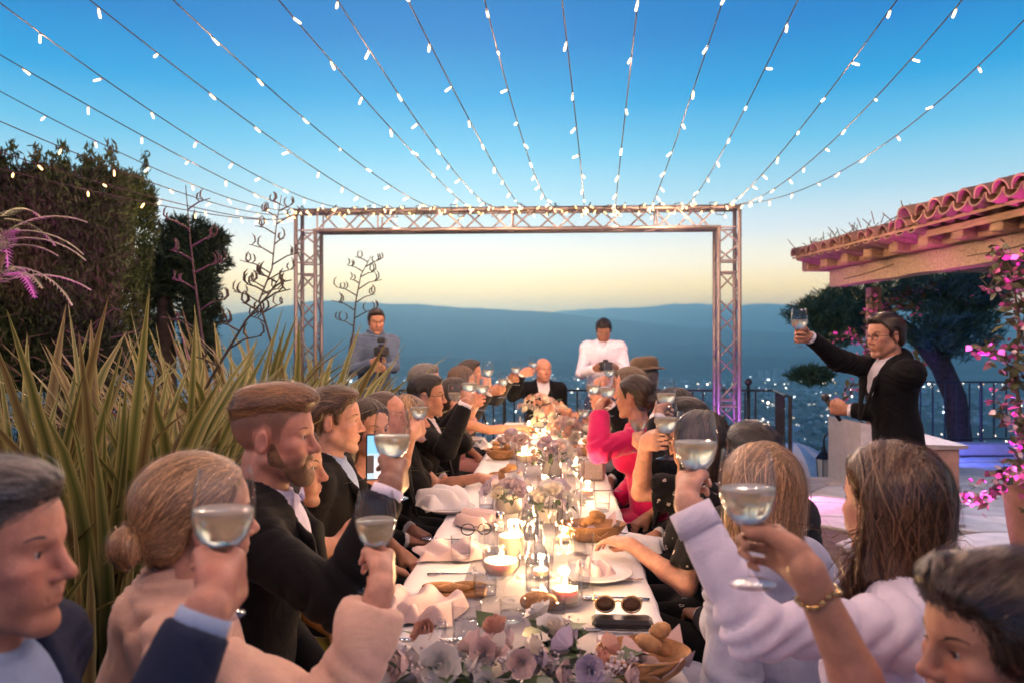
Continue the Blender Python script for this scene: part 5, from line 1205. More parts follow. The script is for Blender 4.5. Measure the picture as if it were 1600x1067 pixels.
GLASS_BOWL = [(0, .086), (.006, .087), (.020, .094), (.033, .110), (.0405, .134), (.041, .152), (.038, .178), (.0335, .203)]
WINE_LEVEL = .146
def glass_meshes():
    out = [(0, .0), (.034, .0), (.0355, .0015), (.030, .0035), (.012, .007), (.0048, .013), (.0040, .03), (.0040, .07), (.0055, .082), (.012, .087), (.022, .093), (.0345, .110), (.0420, .134), (.0425, .152), (.0395, .178), (.0352, .2035), (.0342, .2045), (.0335, .203)]
    inn = GLASS_BOWL[::-1][1:]
    b = MB(); b.lathe(out + inn, 40); g = auto_smooth(b.mesh('glass_bowl', GLASS, True), 70)
    rp = [(r, z) for r, z in GLASS_BOWL if z < WINE_LEVEL]; lv = np.interp(WINE_LEVEL, [z for _, z in GLASS_BOWL], [r for r, _ in GLASS_BOWL])
    b = MB(); b.lathe([(r * .985, z + .0006) for r, z in rp] + [(lv * .985, WINE_LEVEL - .0006), (lv * .94, WINE_LEVEL - .0016), (0, WINE_LEVEL - .0016)], 40)
    return g, b.mesh('wine', WINEM, True)
def wine_material():
    m = bpy.data.materials.new('white_wine'); m.use_nodes = True; N = m.node_tree.nodes; L = m.node_tree.links; p = N['Principled BSDF']
    p.inputs['Base Color'].default_value = (.985, .96, .87, 1); p.inputs['Roughness'].default_value = .02; p.inputs['Transmission Weight'].default_value = 1.0; p.inputs['IOR'].default_value = 1.34
    d = N.new('ShaderNodeBsdfDiffuse'); d.inputs[0].default_value = (.95, .90, .78, 1)
    t = N.new('ShaderNodeBsdfTranslucent'); t.inputs[0].default_value = (.95, .86, .66, 1); 
    m1 = N.new('ShaderNodeMixShader'); m1.inputs[0].default_value = .8; L.new(d.outputs[0], m1.inputs[1]); L.new(t.outputs[0], m1.inputs[2])
    m2 = N.new('ShaderNodeMixShader'); m2.inputs[0].default_value = .30; L.new(p.outputs[0], m2.inputs[1]); L.new(m1.outputs[0], m2.inputs[2]); L.new(m2.outputs[0], N['Material Output'].inputs[0]); return m
WINEM = wine_material(); WG = glass_meshes()
def wine_glass(c, label, axis=(0, 0, 1), fill=True, size=1.0):
    """c: centre of the bowl"""
    ax = Vector(axis).normalized(); M = rotframe(ax); base = Vector(c) - ax * .145 * size
    t = empty('wine_glass', base, 0, label, 'wine glass', 'wine glasses raised for the toast'); t.rotation_euler = M.to_euler(); t.scale = (size,) * 3
    obj('glass_bowl', WG[0], t)
    if fill: obj('wine', WG[1], t)
    return base, ax

CL = {}
def cloth(name, c, rough=.8, sheen=.25, bump=.25, bs=420, var=.08, wr=.16, **k):
    m = mat('cloth_' + name, c, rough, var, 24, bump, bs, sheen=sheen, spec=.15, **k); N = m.node_tree.nodes; L = m.node_tree.links
    tc = N.new('ShaderNodeTexCoord'); n = N.new('ShaderNodeTexNoise'); n.inputs['Scale'].default_value = 7; n.inputs['Detail'].default_value = 3; n.inputs['Distortion'].default_value = 1.6; L.new(tc.outputs['Object'], n.inputs['Vector'])
    r = N.new('ShaderNodeMath'); r.operation = 'PINGPONG'; r.inputs[1].default_value = .13; L.new(n.outputs['Fac'], r.inputs[0])
    b = N.new('ShaderNodeBump'); b.inputs['Strength'].default_value = wr; b.inputs['Distance'].default_value = .05; L.new(r.outputs[0], b.inputs['Height'])
    pb = N['Principled BSDF'].inputs['Normal']
    if pb.links: q = pb.links[0].from_node; L.new(b.outputs[0], q.inputs['Normal'])
    else: L.new(b.outputs[0], pb)
    return m
CLOTH = {'black': cloth('black_wool', (.006, .006, .0075), sheen=.03), 'navy': cloth('navy_wool', (.020, .028, .060), sheen=.03), 'charcoal': cloth('charcoal', (.03, .03, .034), sheen=.03), 'white': cloth('white_cotton', (.70, .66, .72), sheen=.1), 'lilacwhite': cloth('lilac_cotton', (.76, .71, .85), sheen=.1),
         'peach': cloth('peach_chiffon', (.74, .47, .35), .7, .4), 'olive': cloth('olive_satin', (.20, .17, .022), .45, .3), 'pink': cloth('hot_pink', (.62, .012, .12), .55, .3), 'paleblue': cloth('pale_blue', (.40, .43, .56), .75), 'slate': cloth('slate_jacket', (.10, .14, .22), .7), 'grey': cloth('grey_dress', (.22, .21, .23), sheen=.03),
         'rose': cloth('rose', (.50, .24, .22)), 'cream': cloth('cream', (.62, .54, .44)), 'blueshirt': cloth('blue_shirt', (.32, .42, .62), sheen=.1), 'darkblue': cloth('dark_blue', (.05, .07, .15), sheen=.03), 'lilac': cloth('lilac_satin', (.42, .40, .66), .4)}
SHOE = mat('shoe_leather', (.015, .012, .011), .35, .1); HATM = cloth('felt_hat', (.11, .075, .05))
def floral():
    m = cloth('floral_black', (.010, .010, .012), sheen=.03); N = m.node_tree.nodes; L = m.node_tree.links; p = N['Principled BSDF']
    tc = N.new('ShaderNodeTexCoord'); v = N.new('ShaderNodeTexVoronoi'); v.inputs['Scale'].default_value = 21; L.new(tc.outputs['Object'], v.inputs['Vector'])
    n = N.new('ShaderNodeTexNoise'); n.inputs['Scale'].default_value = 85; L.new(tc.outputs['Object'], n.inputs['Vector'])
    s = N.new('ShaderNodeMath'); s.operation = 'MULTIPLY_ADD'; s.inputs[1].default_value = .55; L.new(n.outputs['Fac'], s.inputs[0]); L.new(v.outputs['Distance'], s.inputs[2])
    r = N.new('ShaderNodeValToRGB'); e = r.color_ramp.elements; e[0].position = .42; e[0].color = (.62, .55, .52, 1); e[1].position = .47; e[1].color = (.010, .010, .012, 1); a = e.new(.36); a.color = (.62, .55, .52, 1); b = e.new(.33); b.color = (.03, .03, .03, 1)
    L.new(s.outputs[0], r.inputs[0]); L.new(r.outputs[0], p.inputs['Base Color']); return m
CLOTH['floral'] = floral()

def strands(name, S, seeds, flow, steps, step, width, colr, parent, seed, lift=.003, org=None, droop=0.0, var=.35, jitter=.18):
    """hair drawn as thin tapered ribbons that run over the surface of S along flow(P)"""
    g = np.random.default_rng(seed); P = seeds.copy(); n = len(P); path = [P.copy()]; off = (g.uniform(-.0005, lift, n) + (g.random(n) < .05) * g.uniform(0, .012, n))[:, None]; jit = g.normal(0, jitter, (n, 3))
    for k in range(steps):
        N = S.grad(P); d = flow(P) + jit; d = d - N * (d * N).sum(-1, keepdims=True) * (1 - droop); d = unit(d); P = P + d * step
        dist = S.sample(P)[:, None]; P = P - np.where(np.abs(dist) < .03, np.clip(dist, -.012, .012), 0) * S.grad(P); path.append(P.copy())
    A = np.stack(path, 1); m_ = steps + 1
    Nn = np.stack([S.grad(A[:, k]) for k in range(m_)], 1); T = np.gradient(A, axis=1); B = unit(np.cross(T, Nn)); A = A + Nn * off[:, None] * np.linspace(.6, 1.2, m_)[None, :, None]
    w = (width * g.uniform(.6, 1.3, n))[:, None, None] * np.interp(np.linspace(0, 1, m_), [0, .15, .7, 1], [.5, 1, .9, .15])[None, :, None]
    V = np.stack([A - B * w, A + B * w], 2).reshape(-1, 3); base = (np.arange(n) * m_ * 2)[:, None] + np.arange(m_ - 1)[None] * 2; base = base.ravel()
    me = mesh(name, V if org is None else V - org, np.stack([base, base + 1, base + 3, base + 2], -1), HAIRM, True)
    c = np.array(colr)[None] * np.exp(var * 1.5 * g.normal(0, 1, (n, 1))).clip(.35, 2.4); set_tint(me, np.repeat(c, m_ * 2, axis=0)); return obj(name, me, parent)
Z3 = np.array((0, 0, 1.0))
def nrm(v): v = np.asarray(v, float); return v / max(np.linalg.norm(v), 1e-9)
HL = {'short': ([-.20, -.13, -.06, -.040, -.033, -.005, .008, .012, .026, .033, .05, .075, .092, .13], [-.06, -.064, -.066, -.045, .02, .034, .028, -.016, -.016, .022, .046, .068, .080, .09]),
      'fade': ([-.20, -.12, -.06, -.02, .02, .05, .075, .092, .13], [.052, .056, .066, .072, .074, .074, .074, .076, .085]),
      'pixie': ([-.20, -.13, -.06, -.035, -.02, .02, .032, .05, .07, .092, .13], [-.085, -.085, -.075, -.06, -.02, -.03, -.03, .02, .055, .062, .075]),
      'long': ([-.3, -.02, .015, .035, .05, .075, .092, .13], [-1, -1, -1, -.06, .03, .062, .075, .09]),
      'thin': ([-.20, -.13, -.06, -.040, -.033, -.005, .008, .012, .026, .033, .13], [-.06, -.064, -.066, -.045, .02, .034, .028, -.016, -.016, .06, .2])}
def person(label, head, face, body=None, sex='m', tone='fair', hair=('short', 'brown'), top='suit', colr='black', arms=(), h=.006, hc=.012, lean=.06, stand=False, pitch=0., roll=0., beard=None, extras=(), strand=0, open_mouth=0., seed=0, shirt='white', lift=.02, legs='black', brow=None, dz=0.0, hv=1.0, nocolchair=False, hstyle=None):
    px, ty, Y = head; sd = seed or (len(label) * 7 + int(px)); g = np.random.default_rng(sd); m = sex == 'm'
    tp = W(px, ty, Y); c = np.array(tp) - np.array((0, 0, (.128 + lift) * HQ)); H = rot_head(face, pitch, roll)
    EX = {e[0]: (e[1] if len(e) > 1 else True) for e in extras}; body = body or face; f = nrm((body[0], body[1], 0)); r = np.cross(f, Z3)
    N = c + (-.030 * f * .5 - .030 * H[:, 1] * .5) + np.array((0, 0, -.143 if m else -.138)) - H[:, 1] * math.sin(-pitch) * .04
    sw = .166 if m else .146; SH = {'R': N + r * sw - Z3 * .045 - f * .008, 'L': N - r * sw - Z3 * .045 - f * .008}
    pz = .53 if not stand else max(.45, N[2] - .60)
    P = np.array((N[0] - f[0] * lean, N[1] - f[1] * lean, pz)); org = np.array((P[0], P[1], dz)); t = empty('person', org, 0, label, 'person')
    l1, l2 = (.285, .255) if m else (.26, .235)
    # ---- arms
    A = {}
    for side, kind, *dat in arms:
        s = SH[side]; sg = 1 if side == 'R' else -1; pole = nrm(r * sg * .55 - Z3 * 1.0 - f * .15); pose = {}
        if kind == 'glass':
            bc, axis, glabel = dat[0], dat[1], dat[2]; opt = dat[3] if len(dat) > 3 else {}
            C_ = W(*bc); gs = opt.get('size', 1.0); base, ax = wine_glass(C_, glabel, axis, opt.get('fill', True), gs); G = np.array(base + ax * .064 * gs); u0 = np.array(ax); pole = nrm(opt.get('pole', pole))
            a = nrm(nrm(G - s) * [1, 1, .3]); 
            for _ in range(3):
                a = nrm(a - u0 * (a @ u0) * .8); u = nrm(u0 - a * (a @ u0)); n = np.cross(u, a) * sg; w = G - a * .098 - n * .030
                e, w2 = ik(s, w, l1, l2, pole); fd = nrm(w - e); a = nrm(nrm(fd * [1, 1, .35]) * .7 + fd * .3) if 'a' not in opt else nrm(opt['a'])
            a = nrm(a - u0 * (a @ u0) * .8); u = nrm(u0 - a * (a @ u0)); n = np.cross(u, a) * sg; w = G - a * .098 - n * .030
            e, w2 = ik(s, w, l1, l2, pole); pose = {'curl': (46, 74, 58), 'fan': 4}
        elif kind == 'rest':
            pt = np.array(dat[0], float); opt = dat[1] if len(dat) > 1 else {}; w = pt; pole = nrm(opt.get('pole', pole)); e, w2 = ik(s, w, l1, l2, pole); a = nrm((w - e) * [1, 1, opt.get('az', .1)]); n = nrm(opt.get('n', (0, 0, -1))); n = nrm(n - a * (n @ a)); u = np.cross(a, n) * sg; pose = {'curl': opt.get('curl', (22, 26, 18))}
        d = np.linalg.norm(w - s)
        if d > (l1 + l2) * .995:                   # reach: the shoulder girdle comes along a little, the rest is arm
            need = d - (l1 + l2) * .985; dr = nrm(w - s); mv = min(need, .07); SH[side] = s = s + dr * mv
            k = max(1, np.linalg.norm(w - s) / ((l1 + l2) * .99)); e, w2 = ik(s, w, l1 * k, l2 * k, pole)
            if k > 1.12: print('reach', label[:30], side, round(float(k), 2))
        A[side] = (s, e, w, a, n, u, pose)
    for side in 'RL':
        if side not in A:
            s = SH[side]; sg = 1 if side == 'R' else -1
            w = P + f * .20 + r * sg * .10 + Z3 * .10 if not stand else P + r * sg * .24 + Z3 * -.02 + f * .05
            pole = nrm(r * sg * .6 - f * .9 - Z3 * .1); e, w2 = ik(s, w, l1, l2, pole); a = nrm(w - e); n = nrm(np.array((0, 0, -1.)) if not stand else -r * sg); n = nrm(n - a * (n @ a)); u = np.cross(a, n) * sg; A[side] = (s, e, w2, a, n, u, {'curl': (30, 30, 20)})
    pts = np.array([c + (0, 0, .14), c - (0, 0, .2), P, N] + [q for s in A.values() for q in (s[0], s[1], s[2], s[2] + s[3] * .2)])
    # ---- skin
    S = SDF(h, pts.min(0) - .17, pts.max(0) + .17); b = .006 if m else 0
    ch = N - Z3 * .12 + f * .012; wa = P + Z3 * .20 + f * .02
    def torso(Q, x, k=.04):
        Q.cone(ch, wa, (.148 if m else .126) + x, (.128 if m else .104) + x, k, fr=f, sq=.66)
        Q.cone(wa, P, (.128 if m else .104) + x, (.150 if m else .152) + x, k, fr=f, sq=.74)
        if not m:
            for s in (-1, 1): Q.ell(ch + r * s * .058 + f * .062 - Z3 * .055, np.array((.056, .056, .056)) + x, .035)
        for sd_ in 'RL': Q.cone(N - Z3 * .015 - f * .004, A[sd_][0], .052 + x * .8, (.052 if m else .043) + x, .035)
    torso(S, -.014 if top in ('suit', 'shirt', 'jacket') else -.005); neck_part(S, H, c, N - Z3 * .02 + f * .004, sex)
    for sd_, (s, e, w, a, n, u, pose) in A.items():
        S.cone(s, e, (.044 if m else .037) if top in ('suit', 'shirt', 'jacket') else (.047 if m else .039), .039 if m else .032, .02); S.cone(e, e + (w - e) * .35, .040 if m else .033, .039 if m else .033, .012); S.cone(e + (w - e) * .35, w, .039 if m else .033, .027 if m else .0235, .012)
        hand_parts(S, w, a, n, u, pose, 1.0 if m else .90, 1)
    head_parts(S, H, c, sex, open_mouth)
    me, V = S.mesh('body', skin(tone)); Lh = (V - c) @ H
    lipm = np.exp(-((Lh[:, 0] / .019) ** 4 + ((Lh[:, 2] + .0595 + open_mouth * .5) / (.0085 + open_mouth * .5)) ** 4)) * (Lh[:, 1] > .07); set_float(me, 'lip', lipm * (1 if not m else .45))
    bl = np.exp(-(((np.abs(Lh[:, 0]) - .042) / .025) ** 2 + ((Lh[:, 2] + .02) / .022) ** 2)) * (Lh[:, 1] > .03) + .8 * np.exp(-((Lh[:, 0] / .016) ** 2 + ((Lh[:, 2] + .028) / .018) ** 2)) * (Lh[:, 1] > .08) + .9 * np.exp(-((np.abs(np.abs(Lh[:, 0]) - .08)) / .012) ** 2) * (np.abs(Lh[:, 2]) < .04); set_float(me, 'blush', bl * (np.abs(Lh[:, 2]) < .2))
    st = np.zeros(len(V))
    if m:
        q = np.clip((-.030 - Lh[:, 2] + np.clip(Lh[:, 1] - .05, 0, 1) * .3) / .02, 0, 1) * (Lh[:, 1] > -.01) * (Lh[:, 2] > -.14) * np.clip((Lh[:, 1] + .005) / .03, 0, 1); st = q * (.12 if not beard else .75) * (1 - lipm)
    hs = hair[0]
    if hs in ('fade', 'thin', 'bald'):
        z0 = np.interp(Lh[:, 1], *HL['short']); q = np.clip((Lh[:, 2] - z0) / .015, 0, 1) * (Lh[:, 2] < .2) * (np.abs(Lh[:, 0]) < .12)
        st = np.maximum(st, q * {'fade': .25 + .75 * np.clip((Lh[:, 2] + .01) / .05, 0, 1), 'thin': .18, 'bald': .0}[hs])
    set_float(me, 'stubble', st)
    me.vertices.foreach_set('co', (V - org).astype(np.float32).ravel()); me.update(); o = obj('body', me, t)
    # ---- eyes, brows
    T = lambda p: c + HQ * (H @ np.array(p, float))
    if h <= .0075:
        b_ = MB()
        for s in (-1, 1): b_.ico(T((s * .031, .0742, .0095)) - org, .0118 * HQ, 3)
        em = b_.mesh('eyes', eye_mat(), True); vv = np.array([v.co[:] for v in em.vertices]); half = len(vv) // 2; it = np.zeros(len(vv)); gz = nrm(H[:, 1])
        for k, s in enumerate((-1, 1)): q = vv[k * half:(k + 1) * half] - (T((s * .031, .0742, .0095)) - org); it[k * half:(k + 1) * half] = (q @ gz) / (.0118 * HQ)
        set_float(em, 'iris', np.clip(it, 0, 1)); obj('eyes', em, t)
        for s in (-1, 1):
            b_ = MB()
            for k in range(26):
                x = .012 + .034 * k / 25; dz_ = .0022 * ((k * 7) % 3 - 1) * (1 - k / 30); p = np.array(T((s * x, .0968 - .0175 * (k / 25) ** 1.6, .0255 + dz_ + .008 * math.sin(k / 25 * 2.4)))); q = p + H @ np.array((s * .009, -.0022, .0026)); b_.tube([p - org, q - org], [.0021 if m else .0014, .0007], 4)
            eb = b_.build('eyebrow', mat('brow_' + (brow or hair[1]), HAIRC[brow or hair[1]], .8, .1), t); eb['kind'] = 'stuff'
        if h <= .0050:
            b_ = MB()
            for s in (-1, 1): b_.tube([T((s * x, .0895 - .5 * (x - .031) ** 2 * 40 - abs(x - .031) * .12, .0135 - abs(x - .031) * .25)) - org for x in (.019, .025, .031, .037, .044)], [.0008, .0014, .0016, .0015, .0006] if not m else [.0006, .0009, .001, .0009, .0005], 5)
            b_.build('eyelashes', IRON, t)
    if open_mouth:
        b_ = MB(); b_.ico(T((0, .0765, -.0575)) - org, 1, 2, (.0185, .0095, .0052), Matrix(H.tolist())); b_.build('teeth', mat('tooth', (.72, .68, .60), .25, .05), t, True)
    # ---- hair
    hcol = HAIRC[hair[1]]; hm = mat('hair_' + hair[1], tuple(.62 * q for q in hcol), .42, .35, 60, .5, 260, spec=.5, stretch=(1, 1, .25))
    lenh = hair[2] if len(hair) > 2 else .25
    if hs not in ('bald',):
        hh = max(.0035, h); lo = c - .24; hi = c + .24
        if hs in ('long', 'bob', 'wavy', 'tuck'): lo = c - np.array((.24, .24, .13 + lenh))
        Q = SDF(hh, lo, hi); Q.q = HQ; th = {'short': .012, 'fade': .007, 'pixie': .015, 'long': .016, 'bob': .015, 'tuck': .014, 'wavy': .017, 'bun': .011, 'slick': .010, 'thin': .006}[hs] * hv
        Q.ell(T((0, -.012, .046)), np.array((.0755, .096, .083)) + th, .01, M=H); Q.ell(T((0, .038, .052)), np.array((.062, .052, .050)) + th * .8, .02, M=H)
        Q.ell(T((0, -.055, -.03)), np.array((.060, .045, .055)) + th * .6, .03, M=H)
        if hs == 'short':
            Q.ell(T((.01, .035, .100)), (.058, .066, .034), .03, M=H)
        if hs == 'fade':
            Q.ell(T((0, .045, .108)), (.060, .066, .036), .03, M=H); Q.ell(T((0, .080, .096)), (.052, .026, .026), .02, M=H); Q.ell(T((0, -.03, .112)), (.060, .060, .024), .03, M=H)
        if hs == 'pixie':
            Q.ell(T((0, -.05, .07)), (.085, .075, .075), .03, M=H); Q.ell(T((.02, .05, .10)), (.062, .05, .034), .03, M=H); Q.ell(T((0, .075, .072)), (.06, .022, .03), .02, M=H)
        if hs in ('long', 'bob', 'wavy', 'tuck'):
            dn = np.array((0, 0, -1.0)); bk = -H[:, 1] * .055
            top_ = T((0, -.05, .0)); Q.cone(top_, c + bk + dn * lenh, .088, .074 if hs != 'long' else .066, .04, fr=H[:, 1], sq=.58)
            for s in (-1, 1): Q.cone(T((s * .068, -.005, .03)), c + H[:, 0] * s * .082 + bk * .45 + dn * lenh * .92, .030, .026, .03)
        if hs == 'bun':
            for q, rr_ in (((0, -.122, -.030), .040), ((.018, -.135, -.020), .026), ((-.02, -.13, -.045), .028), ((.010, -.128, -.055), .026)): Q.ell(T(q), (rr_, rr_ * .8, rr_), .008, M=H)
        if hs == 'slick': Q.ell(T((0, -.115, -.01)), (.032, .03, .034), .015, M=H)
        prof = HL['long'] if hs in ('long', 'bob', 'wavy', 'tuck') else HL['pixie'] if hs == 'pixie' else HL['fade'] if hs == 'fade' else HL['thin'] if hs == 'thin' else HL['short']
        if hs == 'bob': prof = ([-.3, -.02, .02, .040, .055, .075, .092, .13], [-1, -1, -1, -.05, .03, .060, .072, .09])
        if hs == 'tuck': prof = ([-.3, -.034, -.026, -.012, .012, .03, .05, .075, .092, .13], [-1, -1, .005, .030, .036, .040, .050, .066, .078, .09])
        def cut(X, Y_, Z):
            d = [X - c[0], Y_ - c[1], Z - c[2]]; x, y, z = ((d[0] * H[0, i] + d[1] * H[1, i] + d[2] * H[2, i]) / HQ for i in range(3))
            hl = np.interp(y, *prof) + .22 * np.maximum(np.abs(x) - .045, 0) * (y > .05); return (hl - z) * .75
        sl_, g_ = Q.sub(lo - .1, hi + .1); q_ = np.asarray(cut(*g_), np.float32); tp_ = {'fade': .024, 'thin': .04, 'bun': .028, 'slick': .028}.get(hs, .034)
        Q.D[sl_] += (th + .004) * np.clip(1 + q_ / (.75 * tp_), 0, 1); Q.put(sl_, q_, 0, 'i')
        if hs in ('bob', 'long', 'wavy', 'tuck'): Q.field(lambda X, Y_, Z: (c[2] - lenh - Z) + .012 * np.sin(X * 60 + Y_ * 45) + 0 * X, lo - .1, hi + .1)
        fl0 = {'short': 'comb', 'fade': 'comb', 'pixie': 'comb', 'thin': 'comb', 'bun': 'bun', 'slick': 'bun'}.get(hs, 'down'); bun = T((0, -.125, -.03))
        def flow(Pp):
            L_ = (Pp - c) @ H / HQ; x, y, z = L_.T
            if fl0 == 'bun': d = unit(bun - Pp); near = (np.linalg.norm(Pp - bun, axis=1) < .052)[:, None]; sw_ = np.cross(Pp - bun, H[:, 1] * .8 + H[:, 0] * .6); return np.where(near, unit(sw_), d)
            if fl0 == 'comb':
                w = np.clip((z - .035) / .05, 0, 1); d = np.stack([.25 * np.ones_like(x) * w, -1 * w - .45 * (1 - w), .25 * w * (y > .04) - .9 * (1 - w)], -1); return d @ H.T
            w = np.clip((z - .09) / .04, 0, 1); d = np.stack([np.sign(x + 1e-6) * (.9 * w + .05), -.35 * w, -1 + .8 * w], -1); return d @ H.T + (.25 * np.stack([np.sin(z * 55 + x * 30), np.cos(z * 47), 0 * x], -1) @ H.T if hs == 'wavy' else 0)
        def groove(Pp, Nn):
            L_ = (Pp - c) @ H / HQ
            if fl0 == 'down': a_ = np.arctan2(L_[:, 0], -L_[:, 1] - .03); v = fbm(a_ * 9 + 40, L_[:, 2] * 2.5 + 20, sd % 90, 3) - .5
            elif fl0 == 'bun': q = Pp - bun; q = q @ H; a_ = np.arctan2(q[:, 2], q[:, 0]); v = fbm(a_ * 8 + 40, np.linalg.norm(q, axis=1) * 3 + 9, sd % 90, 3) - .5
            else: v = fbm(L_[:, 0] * 90 + 60, L_[:, 1] * 12 + L_[:, 2] * 25 + 60, sd % 90, 3) - .5
            return v * (.020 if fl0 == 'down' else .010)
        hm_, HV = Q.mesh('hair', hm, 0, groove); 
        if len(HV) > 10:
            hm_.vertices.foreach_set('co', (HV - org).astype(np.float32).ravel()); hm_.update(); ho = obj('hair', hm_, t)
            if strand:
                HL_ = (HV - c) @ H; Nn = Q.grad(HV)
                ok = np.where(HL_[:, 2] > (-lenh * .7 if fl0 == 'down' else -1))[0]; sdp = HV[g.choice(ok, strand)] + g.normal(0, .0015, (strand, 3))
                stp = {'down': (14, .020), 'bun': (9, .013), 'comb': (6, .009)}[fl0]
                strands('hair_strands', Q, sdp, flow, stp[0], stp[1], (.0008 if h < .0045 else .0011) if fl0 != 'down' else .0011, np.array(hcol) * 1.25, ho, sd, .009 if hs == 'tuck' else .005 if fl0 != 'comb' else .007, org, .3 if fl0 == 'comb' else .0, .35, .30 if hs == 'tuck' else .2)
    if beard:
        Bd = SDF(max(.004, h), c - .16, c + .13); Bd.q = HQ
        jw = .058
        for s in (-1, 1): Bd.cone(T((s * .066, .014, -.005)), T((s * .058, .012, -.042)), .006, .014, .01); Bd.cone(T((s * .056, .012, -.042)), T((s * .024, .070, -.092)), .0165, .0225, .02)
        Bd.ell(T((0, .082, -.098)), (.027, .022, .024), .02, M=H); Bd.ell(T((0, .087, -.046)), (.030, .014, .0065), .01, M=H)
        for s in (-1, 1): Bd.cone(T((s * .027, .082, -.05)), T((s * .026, .078, -.085)), .010, .014, .012)
        Bd.ell(T((0, .098, -.0600)), (.020, .02, .0085), .004, 's', M=H)
        bm_, BV = Bd.mesh('beard', mat('beard_' + beard, HAIRC[beard], .6, .4, 80, .8, 420), 0, folds(sd, .0012, 4)); bm_.vertices.foreach_set('co', (BV - org).astype(np.float32).ravel()); bm_.update(); obj('beard', bm_, t)
    # ---- clothes
    JT = [(A[q][1], nrm(A[q][2] - A[q][0])) for q in 'RL'] + [(A[q][0], nrm(A[q][1] - A[q][0])) for q in 'RL']
    def cl(name, Q, m_, amp=.0035, sc=1.0):
        me_, V_ = Q.mesh(name, m_, 0, folds(sd + len(name), amp * 1.25, sc, joints=JT, nape=(N - f * .05 + Z3 * .01, r) if top[0] == 'drape' and name == 'dress' else None) if amp else None)
        me_.vertices.foreach_set('co', (V_ - org).astype(np.float32).ravel()); me_.update(); return obj(name, me_, t)
    lo, hi = pts.min(0) - .2, pts.max(0) + .2; fabric = CLOTH[colr] if isinstance(colr, str) else colr
    def collar(Q, rr_=.061, hgt=.035, th=.007):
        cc = N + (c - N) * .22 - Z3 * .005
        for k in range(14):
            a0, a1 = (2 * math.pi * q / 14 for q in (k, k + 1)); 
            for z in (0, hgt * .5, hgt):
                P_ = [cc + (f * math.cos(q) * 1.05 + r * math.sin(q)) * (rr_ + (hgt - z) * .25) + Z3 * (z - .018 - .030 * max(0, math.cos(q))) for q in (a0, a1)]; Q.cone(P_[0], P_[1], th, th, .004)
    def cuffs(m_, a0, a1, r0):
        for sd_, (s, e, w, a, n, u, pose) in A.items():
            v = e - w; b_ = MB(); b_.tube([w + v * a0 - org, w + v * (a0 * .5 + a1 * .5) - org, w + v * a1 - org, w + v * (a1 + .012) - org], [r0 * 1.02, r0, r0 * .985, r0 * .90], 20); b_.build('cuff', m_, t, True)
    def sleeves(Q, x, frac, k=.025, cuff=None, puff=0.0):
        for sd_, (s, e, w, a, n, u, pose) in A.items():
            ru, re, rw = (.049 if m else .041) + x, (.041 if m else .035) + x, ((.031 if m else .027) + x * .7)
            if cuff: rw = cuff
            if frac <= .5: q = s + (e - s) * frac * 2; Q.cone(s, q, ru, ru * (1 - .1 * frac) + puff, k)
            else:
                fq = (frac - .5) * 2; q = e + (w - e) * fq; Q.cone(s, e, ru, re + puff * .6, k); Q.cone(e, q, re + puff * .6, re + (rw - re) * fq + puff * .5, .012); 
                Q.plane_cut(q, w - e, q - .09, q + .09) if False else None
    def cut_cuffs(Q, frac):
        for sd_, (s, e, w, a, n, u, pose) in A.items():
            if frac > .5: q = e + (w - e) * ((frac - .5) * 2); dd = nrm(w - e)
            else: q = s + (e - s) * frac * 2; dd = nrm(e - s)
            Q.field(lambda X, Y_, Z: np.where((X - q[0]) ** 2 + (Y_ - q[1]) ** 2 + (Z - q[2]) ** 2 < .014, (X - q[0]) * dd[0] + (Y_ - q[1]) * dd[1] + (Z - q[2]) * dd[2], -1.), q - .14, q + .14)
    kneck = N + Z3 * .055 + H[:, 1] * .0
    if top == 'suit':
        Q = SDF(hc, lo, hi); torso(Q, .017, .05)
        Q.cone(N - Z3 * .03 - f * .02, N + Z3 * .02 - f * .035, .075, .072, .03)
        Q.cone(kneck, N - Z3 * .0 + f * .05, .062, .062, .008, 's'); Q.cone(N + f * .11 + Z3 * .01, N + f * .175 - Z3 * .30, .066, .012, .01, 's')
        sleeves(Q, .0105, .955, .045); cut_cuffs(Q, .955)
        cl('jacket', Q, fabric, .0036)
        Q = SDF(max(.006, h), lo, hi); x = .006
        Q.cone(ch, wa, .148 + x if m else .13, .128 + x, .03, fr=f, sq=.69); Q.cone(N - Z3 * .015, A['R'][0], .050, .05, .03); Q.cone(N - Z3 * .015, A['L'][0], .05, .05, .03); collar(Q); Q.cone(c + H @ np.array((0, -.022, -.055)), N + Z3 * .01, .0565, .058, .004, 's')
        cl('shirt', Q, CLOTH[shirt], .0012); cuffs(CLOTH[shirt], .12, .012, .0345)
        Q = SDF(max(.006, h), lo, hi)
        for s in (-1, 1):
            p0 = N + f * .045 + r * s * .062 + Z3 * .005; p1 = N + f * .125 + r * s * .060 - Z3 * .10; p2 = N + f * .175 + r * s * .012 - Z3 * .30
            Q.cone(p0, p1, .016, .026, .01, fr=nrm(f - r * s * .4), sq=.3); Q.cone(p1, p2, .026, .010, .01, fr=nrm(f - r * s * .4), sq=.3)
        cl('lapels', Q, fabric, 0)
        tie = EX.get('tie')
        bow = EX.get('bow')
        if tie:
            b_ = MB(); p = N + f * .075 - Z3 * .025 - org; q = N + f * .15 - Z3 * .30 - org; R3 = Matrix(np.stack([r, nrm(p - q), np.cross(r, nrm(p - q))], 1).tolist())
            b_.add([Vector(p + r * s * .012) + Vector(f) * .008 for s in (-1, 1)] + [Vector(q + r * s * .036) + Vector(f) * .008 for s in (1, -1)], [(0, 1, 2, 3)]); b_.ico(p, 1, 1, (.017, .017, .014)); b_.build('tie', CLOTH[tie], t)
